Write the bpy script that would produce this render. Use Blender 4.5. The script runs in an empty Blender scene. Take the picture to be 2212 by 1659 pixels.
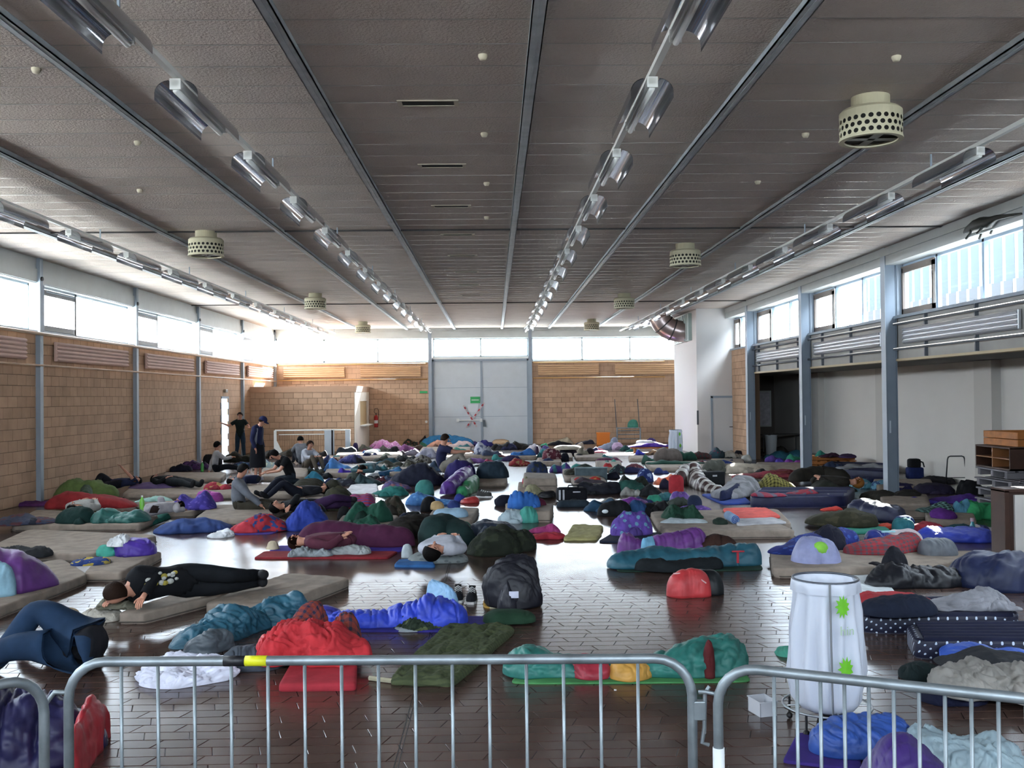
import bpy, bmesh, math, random
import numpy as np
from mathutils import Vector, Matrix

# ------------------------------------------------------------------ camera
C = bpy.context.scene.collection
CZ = 2.25
F = 2100.0
rho = math.radians(0.6)
vx, vy = 1067 - 1106, -(856 - 829.5)
ax_ = vx * math.cos(rho) + vy * math.sin(rho)
ay_ = -vx * math.sin(rho) + vy * math.cos(rho)
psi = math.atan(-ax_ / F); th = math.atan(-ay_ / F)
fw = Vector((math.sin(psi) * math.cos(th), math.cos(psi) * math.cos(th), math.sin(th)))
r0 = Vector((math.cos(psi), -math.sin(psi), 0)); u0 = r0.cross(fw)
rt = r0 * math.cos(rho) - u0 * math.sin(rho)
up = u0 * math.cos(rho) + r0 * math.sin(rho)
cam_d = bpy.data.cameras.new('camera'); cam = bpy.data.objects.new('camera', cam_d); C.objects.link(cam)
cam.matrix_world = Matrix(((rt.x, up.x, -fw.x, 0), (rt.y, up.y, -fw.y, 0), (rt.z, up.z, -fw.z, CZ), (0, 0, 0, 1)))
cam_d.sensor_width = 36.0; cam_d.lens = 36.0 * F / 2212; cam_d.clip_end = 500; cam_d.clip_start = 0.05
bpy.context.scene.camera = cam

# ------------------------------------------------------------------ light
W = bpy.data.worlds.new('sky'); bpy.context.scene.world = W; W.use_nodes = True
nt = W.node_tree; bg = nt.nodes['Background']
bg.inputs[0].default_value = (0.87, 0.93, 1.0, 1); bg.inputs[1].default_value = 12.0
sd = bpy.data.lights.new('sun', 'SUN'); so = bpy.data.objects.new('sun', sd); C.objects.link(so)
sd.energy = 38.0; sd.angle = math.radians(0.6); sd.color = (1.0, 0.93, 0.82)
so.rotation_euler = Vector((-0.28, -1.0, -0.53)).to_track_quat('-Z', 'Y').to_euler()
so.location = (10, 60, 30)
vs = bpy.context.scene.view_settings
vs.view_transform = 'Standard'; vs.look = 'None'; vs.gamma = 1.0; vs.use_curve_mapping = False
vs.exposure = 1.55

def portal(loc, sx, sy, direction):
    d = bpy.data.lights.new('window_portal', 'AREA'); d.shape = 'RECTANGLE'; d.size = sx; d.size_y = sy
    d.cycles.is_portal = True
    o = bpy.data.objects.new('window_portal', d); C.objects.link(o)
    o.location = loc; o.rotation_euler = Vector(direction).to_track_quat('-Z', 'Y').to_euler()
    return o

# ------------------------------------------------------------------ rays
def ray(px, py):
    return (fw * F + rt * (px - 1106) + up * -(py - 829.5)).normalized()
def fl(px, py, z=0.0):
    d = ray(px, py); t = (z - CZ) / d.z
    return (d.x * t, d.y * t)
def atY(px, py, Y):
    d = ray(px, py); t = Y / d.y
    return (d.x * t, Y, CZ + d.z * t)
def atX(px, py, X):
    d = ray(px, py); t = X / d.x
    return (X, d.y * t, CZ + d.z * t)
def proj(x, y, z):
    v = Vector((x, y, z - CZ)); k = F / v.dot(fw)
    return (1106 + v.dot(rt) * k, 829.5 - v.dot(up) * k)

# ------------------------------------------------------------------ materials
MATS = {}
def lin(h):
    h = h.lstrip('#'); c = [int(h[i:i + 2], 16) / 255 for i in (0, 2, 4)]
    return tuple(((x + .055) / 1.055) ** 2.4 if x > .04045 else x / 12.92 for x in c)
def nodes(m):
    m.use_nodes = True; t = m.node_tree; return t, t.nodes['Principled BSDF']
def mat(name, col, rough=.6, metal=0, var=.0, vscale=3.0, bump=0, bscale=60, coat=0, spec=.5):
    if name in MATS: return MATS[name]
    m = bpy.data.materials.new(name); t, b = nodes(m); c = lin(col)
    b.inputs['Base Color'].default_value = (*c, 1); b.inputs['Roughness'].default_value = rough
    b.inputs['Metallic'].default_value = metal; b.inputs['Coat Weight'].default_value = coat
    b.inputs['Specular IOR Level'].default_value = spec
    if var or bump:
        tc = t.nodes.new('ShaderNodeTexCoord')
    if var:
        n = t.nodes.new('ShaderNodeTexNoise'); n.inputs['Scale'].default_value = vscale; n.inputs['Detail'].default_value = 5
        r = t.nodes.new('ShaderNodeValToRGB')
        r.color_ramp.elements[0].position = .3; r.color_ramp.elements[1].position = .7
        r.color_ramp.elements[0].color = (*[x * (1 - var) for x in c], 1)
        r.color_ramp.elements[1].color = (*[min(1, x * (1 + var)) for x in c], 1)
        t.links.new(tc.outputs['Object'], n.inputs['Vector']); t.links.new(n.outputs['Fac'], r.inputs[0])
        t.links.new(r.outputs[0], b.inputs['Base Color'])
    if bump:
        n2 = t.nodes.new('ShaderNodeTexNoise'); n2.inputs['Scale'].default_value = bscale
        bp = t.nodes.new('ShaderNodeBump'); bp.inputs['Strength'].default_value = bump; bp.inputs['Distance'].default_value = .01
        t.links.new(tc.outputs['Object'], n2.inputs['Vector']); t.links.new(n2.outputs['Fac'], bp.inputs['Height'])
        t.links.new(bp.outputs[0], b.inputs['Normal'])
    MATS[name] = m
    return m

def world_var(m, scale, amt, c):
    """base colour varies over world position, so shared block meshes differ from one another"""
    t = m.node_tree; b = t.nodes['Principled BSDF']
    oi = t.nodes.new('ShaderNodeObjectInfo'); g = t.nodes.new('ShaderNodeNewGeometry')
    n = t.nodes.new('ShaderNodeTexNoise'); n.inputs['Scale'].default_value = scale; n.inputs['Detail'].default_value = 4
    t.links.new(g.outputs['Position'], n.inputs['Vector'])
    ad = t.nodes.new('ShaderNodeMath'); ad.operation = 'MULTIPLY_ADD'; ad.inputs[1].default_value = .35
    t.links.new(oi.outputs['Random'], ad.inputs[0]); t.links.new(n.outputs['Fac'], ad.inputs[2])
    r = t.nodes.new('ShaderNodeValToRGB'); r.color_ramp.elements[0].position = .35; r.color_ramp.elements[1].position = .95
    r.color_ramp.elements[0].color = (*[x * (1 - amt) for x in c], 1)
    r.color_ramp.elements[1].color = (*[min(1, x * (1 + amt)) for x in c], 1)
    t.links.new(ad.outputs[0], r.inputs[0]); t.links.new(r.outputs[0], b.inputs['Base Color'])

def fab(col, pat='plain', c2='#ffffff', sheen=False, k=.92):
    """fabric: colour, weave bump and printed pattern from the cloth's own UVs (metres)"""
    key = ('fab', col, pat, c2, sheen)
    if key in MATS: return MATS[key]
    m = bpy.data.materials.new('fabric_' + pat); t, b = nodes(m)
    def tone(h):
        c = lin(h); g = .3 * c[0] + .55 * c[1] + .15 * c[2]
        return [min(.8, (x * .86 + g * .14) * k + .004) for x in c]
    a, d = tone(col), tone(c2)
    b.inputs['Roughness'].default_value = .5 if sheen else .85
    b.inputs['Specular IOR Level'].default_value = .4 if sheen else .2
    uv = t.nodes.new('ShaderNodeUVMap'); tc = t.nodes.new('ShaderNodeTexCoord')
    N = t.nodes.new; L = t.links.new
    def ramp(fac, cols, const=False):
        r = N('ShaderNodeValToRGB'); e = r.color_ramp.elements
        if const: r.color_ramp.interpolation = 'CONSTANT'
        e[0].position, e[0].color = cols[0][0], (*cols[0][1], 1)
        e[1].position, e[1].color = cols[1][0], (*cols[1][1], 1)
        for p, c in cols[2:]:
            x = e.new(p); x.color = (*c, 1)
        L(fac, r.inputs[0]); return r.outputs[0]
    lo = [x * .78 for x in a]; hi = [min(1, x * 1.2) for x in a]
    nz = N('ShaderNodeTexNoise'); nz.inputs['Scale'].default_value = 6; nz.inputs['Detail'].default_value = 4
    L(tc.outputs['Object'], nz.inputs['Vector'])
    base = ramp(nz.outputs['Fac'], [(.3, lo), (.7, hi)])
    out = base
    def mixin(fac):
        mx = N('ShaderNodeMix'); mx.data_type = 'RGBA'; L(fac, mx.inputs[0]); L(base, mx.inputs[6])
        mx.inputs[7].default_value = (*d, 1); return mx.outputs[2]
    if pat in ('camo', 'floral', 'marble'):
        n2 = N('ShaderNodeTexNoise' if pat != 'floral' else 'ShaderNodeTexVoronoi')
        n2.inputs['Scale'].default_value = {'camo': 7, 'floral': 11, 'marble': 4}[pat]
        L(uv.outputs[0], n2.inputs['Vector'])
        o = n2.outputs[0]
        if pat == 'floral':
            out = mixin(ramp(n2.outputs['Distance'], [(0, (1, 1, 1)), (.33, (0, 0, 0))], True))
        else:
            out = mixin(ramp(o, [(0, (0, 0, 0)), (.54, (1, 1, 1))], True))
    elif pat in ('stripes', 'plaid', 'wide'):
        sx = N('ShaderNodeSeparateXYZ'); L(uv.outputs[0], sx.inputs[0])
        def wv(s, per):
            mm = N('ShaderNodeMath'); mm.operation = 'PINGPONG'; mm.inputs[1].default_value = per
            L(s, mm.inputs[0]); gt = N('ShaderNodeMath'); gt.operation = 'GREATER_THAN'; gt.inputs[1].default_value = per * .62
            L(mm.outputs[0], gt.inputs[0]); return gt.outputs[0]
        if pat == 'plaid':
            s = N('ShaderNodeMath'); s.operation = 'MULTIPLY_ADD'; s.inputs[1].default_value = .5
            L(wv(sx.outputs[0], .035), s.inputs[0])
            s2 = N('ShaderNodeMath'); s2.operation = 'MULTIPLY'; s2.inputs[1].default_value = .5
            L(wv(sx.outputs[1], .035), s2.inputs[0]); L(s2.outputs[0], s.inputs[2]); out = mixin(s.outputs[0])
        else:
            out = mixin(wv(sx.outputs[1 if pat == 'stripes' else 0], .03 if pat == 'stripes' else .14))
    elif pat == 'dots':
        mp = N('ShaderNodeMapping'); mp.inputs['Scale'].default_value = (16, 16, 16); mp.inputs['Rotation'].default_value = (0, 0, .785)
        L(uv.outputs[0], mp.inputs[0]); v = N('ShaderNodeTexVoronoi'); v.inputs['Scale'].default_value = 1; v.inputs['Randomness'].default_value = 0
        L(mp.outputs[0], v.inputs['Vector'])
        out = mixin(ramp(v.outputs['Distance'], [(0, (1, 1, 1)), (.16, (0, 0, 0))], True))
    L(out, b.inputs['Base Color'])
    n3 = N('ShaderNodeTexNoise'); n3.noise_type = 'RIDGED_MULTIFRACTAL' if hasattr(n3, 'noise_type') else n3.noise_type
    n3.inputs['Scale'].default_value = 9; n3.inputs['Detail'].default_value = 3; n3.inputs['Distortion'].default_value = .6
    L(tc.outputs['Object'], n3.inputs['Vector'])
    bp = N('ShaderNodeBump'); bp.inputs['Strength'].default_value = .45; bp.inputs['Distance'].default_value = .012
    L(n3.outputs['Fac'], bp.inputs['Height']); L(bp.outputs[0], b.inputs['Normal'])
    MATS[key] = m
    return m

def glass(name='window_glass', tint=(.93, .97, 1)):
    if name in MATS: return MATS[name]
    m = bpy.data.materials.new(name); m.use_nodes = True; t = m.node_tree; t.nodes.clear()
    o = t.nodes.new('ShaderNodeOutputMaterial'); mx = t.nodes.new('ShaderNodeMixShader')
    tr = t.nodes.new('ShaderNodeBsdfTransparent'); tr.inputs[0].default_value = (*tint, 1)
    gl = t.nodes.new('ShaderNodeBsdfGlossy'); gl.inputs['Roughness'].default_value = .03
    lw = t.nodes.new('ShaderNodeLayerWeight'); pw = t.nodes.new('ShaderNodeMath'); pw.operation = 'POWER'; pw.inputs[1].default_value = 6
    sc = t.nodes.new('ShaderNodeMath'); sc.operation = 'MULTIPLY_ADD'; sc.inputs[1].default_value = .5; sc.inputs[2].default_value = .03
    t.links.new(lw.outputs['Facing'], pw.inputs[0]); t.links.new(pw.outputs[0], sc.inputs[0]); fr = sc
    t.links.new(fr.outputs[0], mx.inputs[0]); t.links.new(tr.outputs[0], mx.inputs[1]); t.links.new(gl.outputs[0], mx.inputs[2])
    t.links.new(mx.outputs[0], o.inputs[0]); MATS[name] = m
    return m

GALV = mat('galvanised_steel', '#868f94', .48, .7, var=.25, vscale=8)
PAINTG = mat('grey_paint', '#8d98a2', .5, var=.05)
WHITEP = mat('white_paint', '#d9dad6', .55, var=.03)
FASC = mat('fascia_paint', '#b4b8b6', .55, var=.04)
BLACKP = mat('black_plastic', '#0d0d10', .5)
SKIN = mat('skin', '#c08a72', .55, var=.05)
HAIRD = mat('dark_hair', '#0a0706', .75, spec=.12, bump=.6, bscale=90)
HAIRB = mat('brown_hair', '#22140c', .75, spec=.12, bump=.6, bscale=90)
HAIRO = mat('blond_hair', '#8a5a2a', .75, spec=.12, bump=.6, bscale=90)

# ------------------------------------------------------------------ mesh helpers
class MB:
    def __init__(s): s.v = []; s.f = []; s.mi = []
    def add(s, vs, fs, mi=0):
        n = len(s.v); s.v += [tuple(v) for v in vs]; s.f += [tuple(n + i for i in f) for f in fs]; s.mi += [mi] * len(fs)
        return s
    def box(s, x0, y0, z0, x1, y1, z1, mi=0, M=None):
        vs = [(x, y, z) for x in (x0, x1) for y in (y0, y1) for z in (z0, z1)]
        if M: vs = [M @ Vector(v) for v in vs]
        return s.add(vs, [(0, 1, 3, 2), (4, 6, 7, 5), (0, 4, 5, 1), (2, 3, 7, 6), (0, 2, 6, 4), (1, 5, 7, 3)], mi)
    def bev(s, x0, y0, z0, x1, y1, z1, b, mi=0, M=None):
        """box with chamfered edges"""
        bm = bmesh.new(); bmesh.ops.create_cube(bm, size=1)
        for v in bm.verts:
            v.co = Vector(((x0 + x1) / 2 + v.co.x * (x1 - x0), (y0 + y1) / 2 + v.co.y * (y1 - y0), (z0 + z1) / 2 + v.co.z * (z1 - z0)))
        bmesh.ops.bevel(bm, geom=bm.edges[:] + bm.verts[:], offset=b, segments=2, affect='EDGES', profile=.5)
        bm.verts.index_update()
        vs = [M @ v.co if M else v.co.copy() for v in bm.verts]
        s.add(vs, [[v.index for v in f.verts] for f in bm.faces], mi); bm.free(); return s
    def tube(s, pts, r, n=8, mi=0, closed=False, cap=True):
        P = [Vector(p) for p in pts]; m = len(P); R = r if isinstance(r, (list, tuple)) else [r] * m
        vs = []; prev = None
        for i in range(m):
            a = P[(i - 1) % m] if (closed or i > 0) else P[i]; b = P[(i + 1) % m] if (closed or i < m - 1) else P[i]
            t = (b - a).normalized()
            if prev is None:
                prev = t.orthogonal().normalized()
            prev = (prev - t * prev.dot(t)).normalized(); q = t.cross(prev)
            for k in range(n):
                an = 2 * math.pi * k / n
                vs.append(P[i] + (prev * math.cos(an) + q * math.sin(an)) * R[i])
        fs = []
        for i in range(m if closed else m - 1):
            j = (i + 1) % m
            for k in range(n):
                fs.append((i * n + k, i * n + (k + 1) % n, j * n + (k + 1) % n, j * n + k))
        if cap and not closed:
            fs.append(tuple(range(n))[::-1]); fs.append(tuple((m - 1) * n + k for k in range(n)))
        return s.add(vs, fs, mi)
    def lathe(s, prof, c=(0, 0, 0), n=24, mi=0, M=None):
        vs = []
        for r, z in prof:
            for k in range(n):
                a = 2 * math.pi * k / n; v = Vector((c[0] + r * math.cos(a), c[1] + r * math.sin(a), c[2] + z))
                vs.append(M @ v if M else v)
        fs = []
        for i in range(len(prof) - 1):
            for k in range(n):
                fs.append((i * n + k, i * n + (k + 1) % n, (i + 1) * n + (k + 1) % n, (i + 1) * n + k))
        return s.add(vs, fs, mi)
    def ball(s, c, r, n=12, mi=0, sc=(1, 1, 1), M=None):
        pr = [(max(1e-4, math.sin(math.pi * i / n)), -math.cos(math.pi * i / n)) for i in range(n + 1)]
        vs = []
        for q, z in pr:
            for k in range(n):
                a = 2 * math.pi * k / n
                v = Vector((q * math.cos(a) * r * sc[0], q * math.sin(a) * r * sc[1], z * r * sc[2]))
                if M: v = M @ v
                vs.append(v + Vector(c))
        fs = [(i * n + k, i * n + (k + 1) % n, (i + 1) * n + (k + 1) % n, (i + 1) * n + k) for i in range(n) for k in range(n)]
        return s.add(vs, fs, mi)
    def build(s, name, mats, parent=None, smooth=False, loc=None):
        me = bpy.data.meshes.new(name); vs = s.v
        if loc: vs = [(v[0] - loc[0], v[1] - loc[1], v[2] - loc[2]) for v in vs]
        me.from_pydata(vs, [], s.f); 
        if not isinstance(mats, (list, tuple)): mats = [mats]
        for m in mats: me.materials.append(m)
        if len(mats) > 1: me.polygons.foreach_set('material_index', s.mi)
        if smooth: me.polygons.foreach_set('use_smooth', [True] * len(me.polygons))
        me.update()
        o = bpy.data.objects.new(name, me); C.objects.link(o)
        if loc: o.location = loc
        if parent: o.parent = parent
        return o

def tag(o, label=None, cat=None, group=None, kind=None):
    if label: o['label'] = label
    if cat: o['category'] = cat
    if group: o['group'] = group
    if kind: o['kind'] = kind
    return o
def struct(o): o['kind'] = 'structure'; return o
def thing(name, label, cat, loc=(0, 0, 0), rz=0, group=None):
    o = bpy.data.objects.new(name, None); C.objects.link(o); o.location = loc; o.rotation_euler = (0, 0, rz)
    o.empty_display_size = .1
    return tag(o, label, cat, group)
def copy_tree(o, parent=None):
    c = o.copy(); C.objects.link(c); c.parent = parent
    for ch in list(o.children): copy_tree(ch, c)
    return c

# ------------------------------------------------------------------ numpy noise
_rs = np.random.RandomState(11); _P = _rs.permutation(256); _P = np.concatenate([_P, _P, _P])
_G = _rs.normal(size=(256, 3)); _G /= np.linalg.norm(_G, axis=1)[:, None]
def pn(p):
    p = np.asarray(p, float); i = np.floor(p).astype(int); f = p - i; i &= 255
    w = f * f * f * (f * (f * 6 - 15) + 10); out = 0
    for dx in (0, 1):
        for dy in (0, 1):
            for dz in (0, 1):
                h = _P[_P[_P[(i[..., 0] + dx) & 255] + ((i[..., 1] + dy) & 255)] + ((i[..., 2] + dz) & 255)]
                g = _G[h]; d = f - np.array([dx, dy, dz])
                k = (w[..., 0] if dx else 1 - w[..., 0]) * (w[..., 1] if dy else 1 - w[..., 1]) * (w[..., 2] if dz else 1 - w[..., 2])
                out = out + k * (g * d).sum(-1)
    return out
def mesh_np(name, V, Fq, m, parent=None, uv=None, smooth=True, loc=(0, 0, 0)):
    if parent: loc = tuple(parent.location)
    me = bpy.data.meshes.new(name); V = np.asarray(V, float) - np.asarray(loc)
    me.from_pydata(V.tolist(), [], Fq)
    me.materials.append(m)
    if smooth: me.polygons.foreach_set('use_smooth', [True] * len(me.polygons))
    if uv is not None:
        ul = me.uv_layers.new(name='UVMap'); idx = np.zeros(len(me.loops), int); me.loops.foreach_get('vertex_index', idx)
        ul.data.foreach_set('uv', np.asarray(uv)[idx].ravel())
    me.update(); o = bpy.data.objects.new(name, me); C.objects.link(o)
    if parent: o.parent = parent
    else: o.location = loc
    return o

def mound(name, sp, w, h, m, z0=0.0, seed=0, fold=.3, fs=.22, quilt=0, irr=.15, nu=0, nv=0, parent=None, box=.85, tip=1.0, ploc=None):
    """soft body lying along a polyline: rounded cross-section, gathered ends, folds and quilting seams"""
    sp = np.array(sp, float); d = np.r_[0, np.cumsum(np.linalg.norm(np.diff(sp, axis=0), axis=1))]; L = max(d[-1], .05)
    w = np.atleast_1d(w).astype(float); h = np.atleast_1d(h).astype(float)
    if nu == 0: nu = 40
    if nv == 0: nv = 18
    u = np.linspace(0, 1, nu); s = L * (.6 * u + .4 * (1 - np.cos(np.pi * u)) / 2)
    # smoothed spine
    tt = s / L
    P = np.stack([np.interp(s, d, sp[:, 0]), np.interp(s, d, sp[:, 1])], 1)
    for _ in range(6 if len(sp) > 2 else 0):
        P[1:-1] = (P[:-2] + 2 * P[1:-1] + P[2:]) / 4
    T = np.gradient(P, axis=0); T /= np.linalg.norm(T, axis=1)[:, None] + 1e-9; Nn = np.stack([-T[:, 1], T[:, 0]], 1)
    Wd = np.interp(tt, np.linspace(0, 1, len(w)), w); Hd = np.interp(tt, np.linspace(0, 1, len(h)), h)
    re = min(max(w.mean() * tip, .03), L / 2)
    e = np.clip(np.minimum(s, L - s) / re, 0, 1); cap = np.sqrt(np.clip(1 - (1 - e) ** 2, 0, 1)) * .98 + .02
    sd_ = seed * 7.31
    nw = pn(np.stack([s / .45, 0 * s + sd_, 0 * s + .5], 1)); nh = pn(np.stack([s / .3, 0 * s + sd_ + 9, 0 * s + .5], 1))
    nh2 = pn(np.stack([s / .13, 0 * s + sd_ + 4, 0 * s + .5], 1))
    Wd = Wd * cap * (1 + irr * 1.0 * nw); Hd = Hd * (cap ** .8) * (1 + irr * 1.6 * nh + irr * .8 * nh2)
    a = np.linspace(-.2, math.pi + .2, nv); lx = np.sign(np.cos(a)) * np.abs(np.cos(a)) ** box
    lz = (np.sin(a) + math.sin(.2)) / (1 + math.sin(.2)); lz = np.clip(lz, 0, 1) ** .9
    sl = pn(np.stack([s / .2, 0 * s + sd_ + 2, 0 * s + 1.5], 1)) + .5 * pn(np.stack([s / .08, 0 * s + sd_ + 3, 0 * s + 1.5], 1))
    sr = pn(np.stack([s / .2, 0 * s + sd_ + 6, 0 * s + 2.5], 1)) + .5 * pn(np.stack([s / .08, 0 * s + sd_ + 7, 0 * s + 2.5], 1))
    side = np.where(lx[None, :] > 0, sl[:, None], sr[:, None]) * np.abs(lx)[None, :] ** .5
    X = P[:, None, :] + Nn[:, None, :] * (lx[None, :] * Wd[:, None] * (1 + irr * 1.5 * side))[..., None]
    Z = lz[None, :] * Hd[:, None]
    V = np.concatenate([X, Z[..., None]], 2)
    dirv = np.concatenate([Nn[:, None, :] * lx[None, :, None], np.broadcast_to(lz[None, :, None], (nu, nv, 1))], 2)
    dirv = dirv / (np.linalg.norm(dirv, axis=2, keepdims=True) + 1e-6)
    q = V.copy(); q[..., 2] += sd_
    warp = pn(q / (fs * 1.7))[..., None]
    ra = seed * 2.4; q0 = q.copy(); q0[..., 0] = (q[..., 0] * math.cos(ra) - q[..., 1] * math.sin(ra)) * .32
    q0[..., 1] = q[..., 0] * math.sin(ra) + q[..., 1] * math.cos(ra); q0[..., 2] = q[..., 2] * .8
    q1 = q0 / (fs * .85) + warp * 1.6
    def bl_(x):                                                       # billow: rounded folds, sharp creases
        y_ = np.minimum(np.abs(pn(x)) * 2.3, 1.0); return 1 - (1 - y_) ** 2
    r1 = (bl_(q1) - .65) * .62; r2 = (bl_(q1 * 2.1 + 5) - .65) * .4
    r3 = (bl_(q1 * 4.6 + 9) - .65) * .16 + (bl_(q1 * 9.5 + 2) - .65) * (.07 if nu > 90 else 0)
    big = pn(q / (fs * 2.2) + 3) * 2.0
    sz = np.minimum(Wd, Hd)[:, None] * .7 + .03
    disp = fold * sz * (r1 + r2 + r3 + big) * .9
    if quilt:
        ph = np.abs(((s / quilt + .25 * nw) % 1) - .5) * 2
        disp = disp - (.16 * sz * np.exp(-((1 - ph) / .16) ** 2)[:, None]) + .04 * sz
    disp = disp * np.clip(lz * 2.5, 0, 1)[None, :]
    V = V + dirv * disp[..., None]
    V[..., 2] = np.maximum(V[..., 2], 0.002) + z0
    arc = np.linspace(-1, 1, nv)[None, :] * (Wd.max() + Hd.max() * .5)
    UV = np.stack([np.broadcast_to(s[:, None], (nu, nv)), np.broadcast_to(arc, (nu, nv))], 2)
    Fq = []
    for i in range(nu - 1):
        for j in range(nv - 1):
            k = i * nv + j; Fq.append((k, k + nv, k + nv + 1, k + 1))
        Fq.append((i * nv, i * nv + nv - 1, (i + 1) * nv + nv - 1, (i + 1) * nv))
    Fq.append(tuple(range(nv))); Fq.append(tuple(range((nu - 1) * nv, nu * nv))[::-1])
    c = (float(P[:, 0].mean()), float(P[:, 1].mean()), float(z0)) if ploc is None else ploc
    return mesh_np(name, V.reshape(-1, 3), Fq, m, parent, UV.reshape(-1, 2), True, c)

def slab(name, q, t, m, z0=0.0, seed=0, wr=.0, ws=.3, rnd=9, er=None, n=22, parent=None, ploc=None, edge=0):
    """mat, towel, mattress: quad footprint (fl, fr, br, bl in metres), rounded corners and edges, wrinkled top"""
    q = np.array(q, float)
    g = np.sin(np.linspace(-1, 1, n) * math.pi / 2); U, Vv = np.meshgrid(g, g, indexing='ij')
    r = np.maximum(np.abs(U), np.abs(Vv)); ln = np.sqrt(U ** 2 + Vv ** 2) + 1e-9
    du, dv = U / ln, Vv / ln; rs = np.maximum(np.abs(du), np.abs(dv))
    se = (np.abs(du) ** rnd + np.abs(dv) ** rnd) ** (-1.0 / rnd)
    pu, pv = du * se * r, dv * se * r
    if edge:
        nn = pn(np.stack([du * 2.2 + seed, dv * 2.2, 0 * du + seed], 2)); pu = pu * (1 + edge * nn * r); pv = pv * (1 + edge * nn * r)
    a, b = (pu + 1) / 2, (pv + 1) / 2
    def bl(k): return q[0][k] * (1 - a) * (1 - b) + q[1][k] * a * (1 - b) + q[2][k] * a * b + q[3][k] * (1 - a) * b
    X, Y = bl(0), bl(1)
    er = min(t * .4, .028) if er is None else er
    size = min(np.linalg.norm(q[1] - q[0]), np.linalg.norm(q[2] - q[1])) / 2
    k = min(.5, er / max(size, .01)); x = np.clip((r - (1 - k)) / k, 0, 1)
    Z = t - er * (1 - np.sqrt(np.clip(1 - x ** 2, 0, 1)))
    if wr:
        p = np.stack([X / ws, Y / ws, 0 * X + seed * 3.3], 2); p = p + pn(p * .6 + 4)[..., None] * 1.5
        Z = Z + wr * ((1 - 2.6 * np.abs(pn(p))) * .6 + (1 - 2.6 * np.abs(pn(p * 2.2 + 7))) * .35) * np.clip((1 - r) * 9 + .25, 0, 1)
        Z = np.maximum(Z, t * .25)
    lu, lv = np.linalg.norm(q[1] - q[0]), np.linalg.norm(q[2] - q[1])
    V = np.stack([X, Y, Z + z0], 2).reshape(-1, 3).tolist(); UV = np.stack([a * lu, b * lv], 2).reshape(-1, 2).tolist()
    Fq = [(i * n + j, (i + 1) * n + j, (i + 1) * n + j + 1, i * n + j + 1) for i in range(n - 1) for j in range(n - 1)]
    ring = [(i, 0) for i in range(n)] + [(n - 1, j) for j in range(1, n)] + [(i, n - 1) for i in range(n - 2, -1, -1)] + [(0, j) for j in range(n - 2, 0, -1)]
    ids = [i * n + j for i, j in ring]; cx, cy = X.mean(), Y.mean(); prev = ids
    for lvl, (zz, ins) in enumerate([(.5, 1.0), (.12, 1.0), (0, .985)]):
        base = len(V); cur = []
        for kk, pid in enumerate(ids):
            x_, y_, z_ = V[pid]
            V.append((cx + (x_ - cx) * ins, cy + (y_ - cy) * ins, z0 + (z_ - z0) * zz)); cur.append(base + kk)
            UV.append((UV[pid][0], UV[pid][1] - (1 - zz) * t))
        m_ = len(ids)
        for kk in range(m_):
            Fq.append((prev[(kk + 1) % m_], prev[kk], cur[kk], cur[(kk + 1) % m_]))
        prev = cur
    Fq.append(tuple(prev))
    c = (float(cx), float(cy), float(z0)) if ploc is None else ploc
    o = mesh_np(name, V, Fq, m, parent, UV, True, c)
    return o
# ================================================================== structure
XL, XR, XA = -10.2, 8.92, 11.4          # left wall, right wall line, back of the alcove
YF, YN, ZC = 45.4, -4.0, 5.44
BAY = 5.85
LP = [21.9 + BAY * k for k in range(-4, 5)]      # left posts
RP = [21.25 + BAY * k for k in range(-4, 3)]     # right columns

# ---- floor: base slab, near tiles as pieces, farther tiles by material
def tile_mat():
    m = bpy.data.materials.new('clinker_floor'); t, b = nodes(m); N = t.nodes.new; L = t.links.new
    g = N('ShaderNodeNewGeometry'); n = N('ShaderNodeTexNoise'); n.inputs['Scale'].default_value = 1.1; n.inputs['Detail'].default_value = 8
    n.inputs['Roughness'].default_value = .7
    L(g.outputs['Position'], n.inputs['Vector'])
    oi = N('ShaderNodeObjectInfo'); ad = N('ShaderNodeMath'); ad.operation = 'MULTIPLY_ADD'; ad.inputs[1].default_value = .2
    L(oi.outputs['Random'], ad.inputs[0]); L(n.outputs['Fac'], ad.inputs[2])
    r = N('ShaderNodeValToRGB'); r.color_ramp.elements[0].position = .35; r.color_ramp.elements[1].position = .85
    r.color_ramp.elements[0].color = (.036, .021, .017, 1); r.color_ramp.elements[1].color = (.085, .050, .040, 1)
    L(ad.outputs[0], r.inputs[0])
    L(r.outputs[0], b.inputs['Base Color'])
    n2 = N('ShaderNodeTexNoise'); n2.inputs['Scale'].default_value = 2.2; n2.inputs['Detail'].default_value = 6
    L(g.outputs['Position'], n2.inputs['Vector'])
    mr = N('ShaderNodeMapRange'); mr.inputs[1].default_value = .1; mr.inputs[2].default_value = .9; mr.inputs[3].default_value = .17; mr.inputs[4].default_value = .30
    L(n2.outputs['Fac'], mr.inputs[0]); L(mr.outputs[0], b.inputs['Roughness'])
    b.inputs['Specular IOR Level'].default_value = .55
    n3 = N('ShaderNodeTexNoise'); n3.inputs['Scale'].default_value = 9; L(g.outputs['Position'], n3.inputs['Vector'])
    bp = N('ShaderNodeBump'); bp.inputs['Strength'].default_value = .05; bp.inputs['Distance'].default_value = .01
    L(n3.outputs['Fac'], bp.inputs['Height']); L(bp.outputs[0], b.inputs['Normal'])
    return m, t, b, r, bp
FLOOR_T = tile_mat()[0]
FLOOR_F, t_, b_, r_, bp_ = tile_mat(); FLOOR_F.name = 'clinker_floor_far'
br = t_.nodes.new('ShaderNodeTexBrick'); g_ = t_.nodes.new('ShaderNodeNewGeometry'); t_.links.new(g_.outputs['Position'], br.inputs['Vector'])
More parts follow.
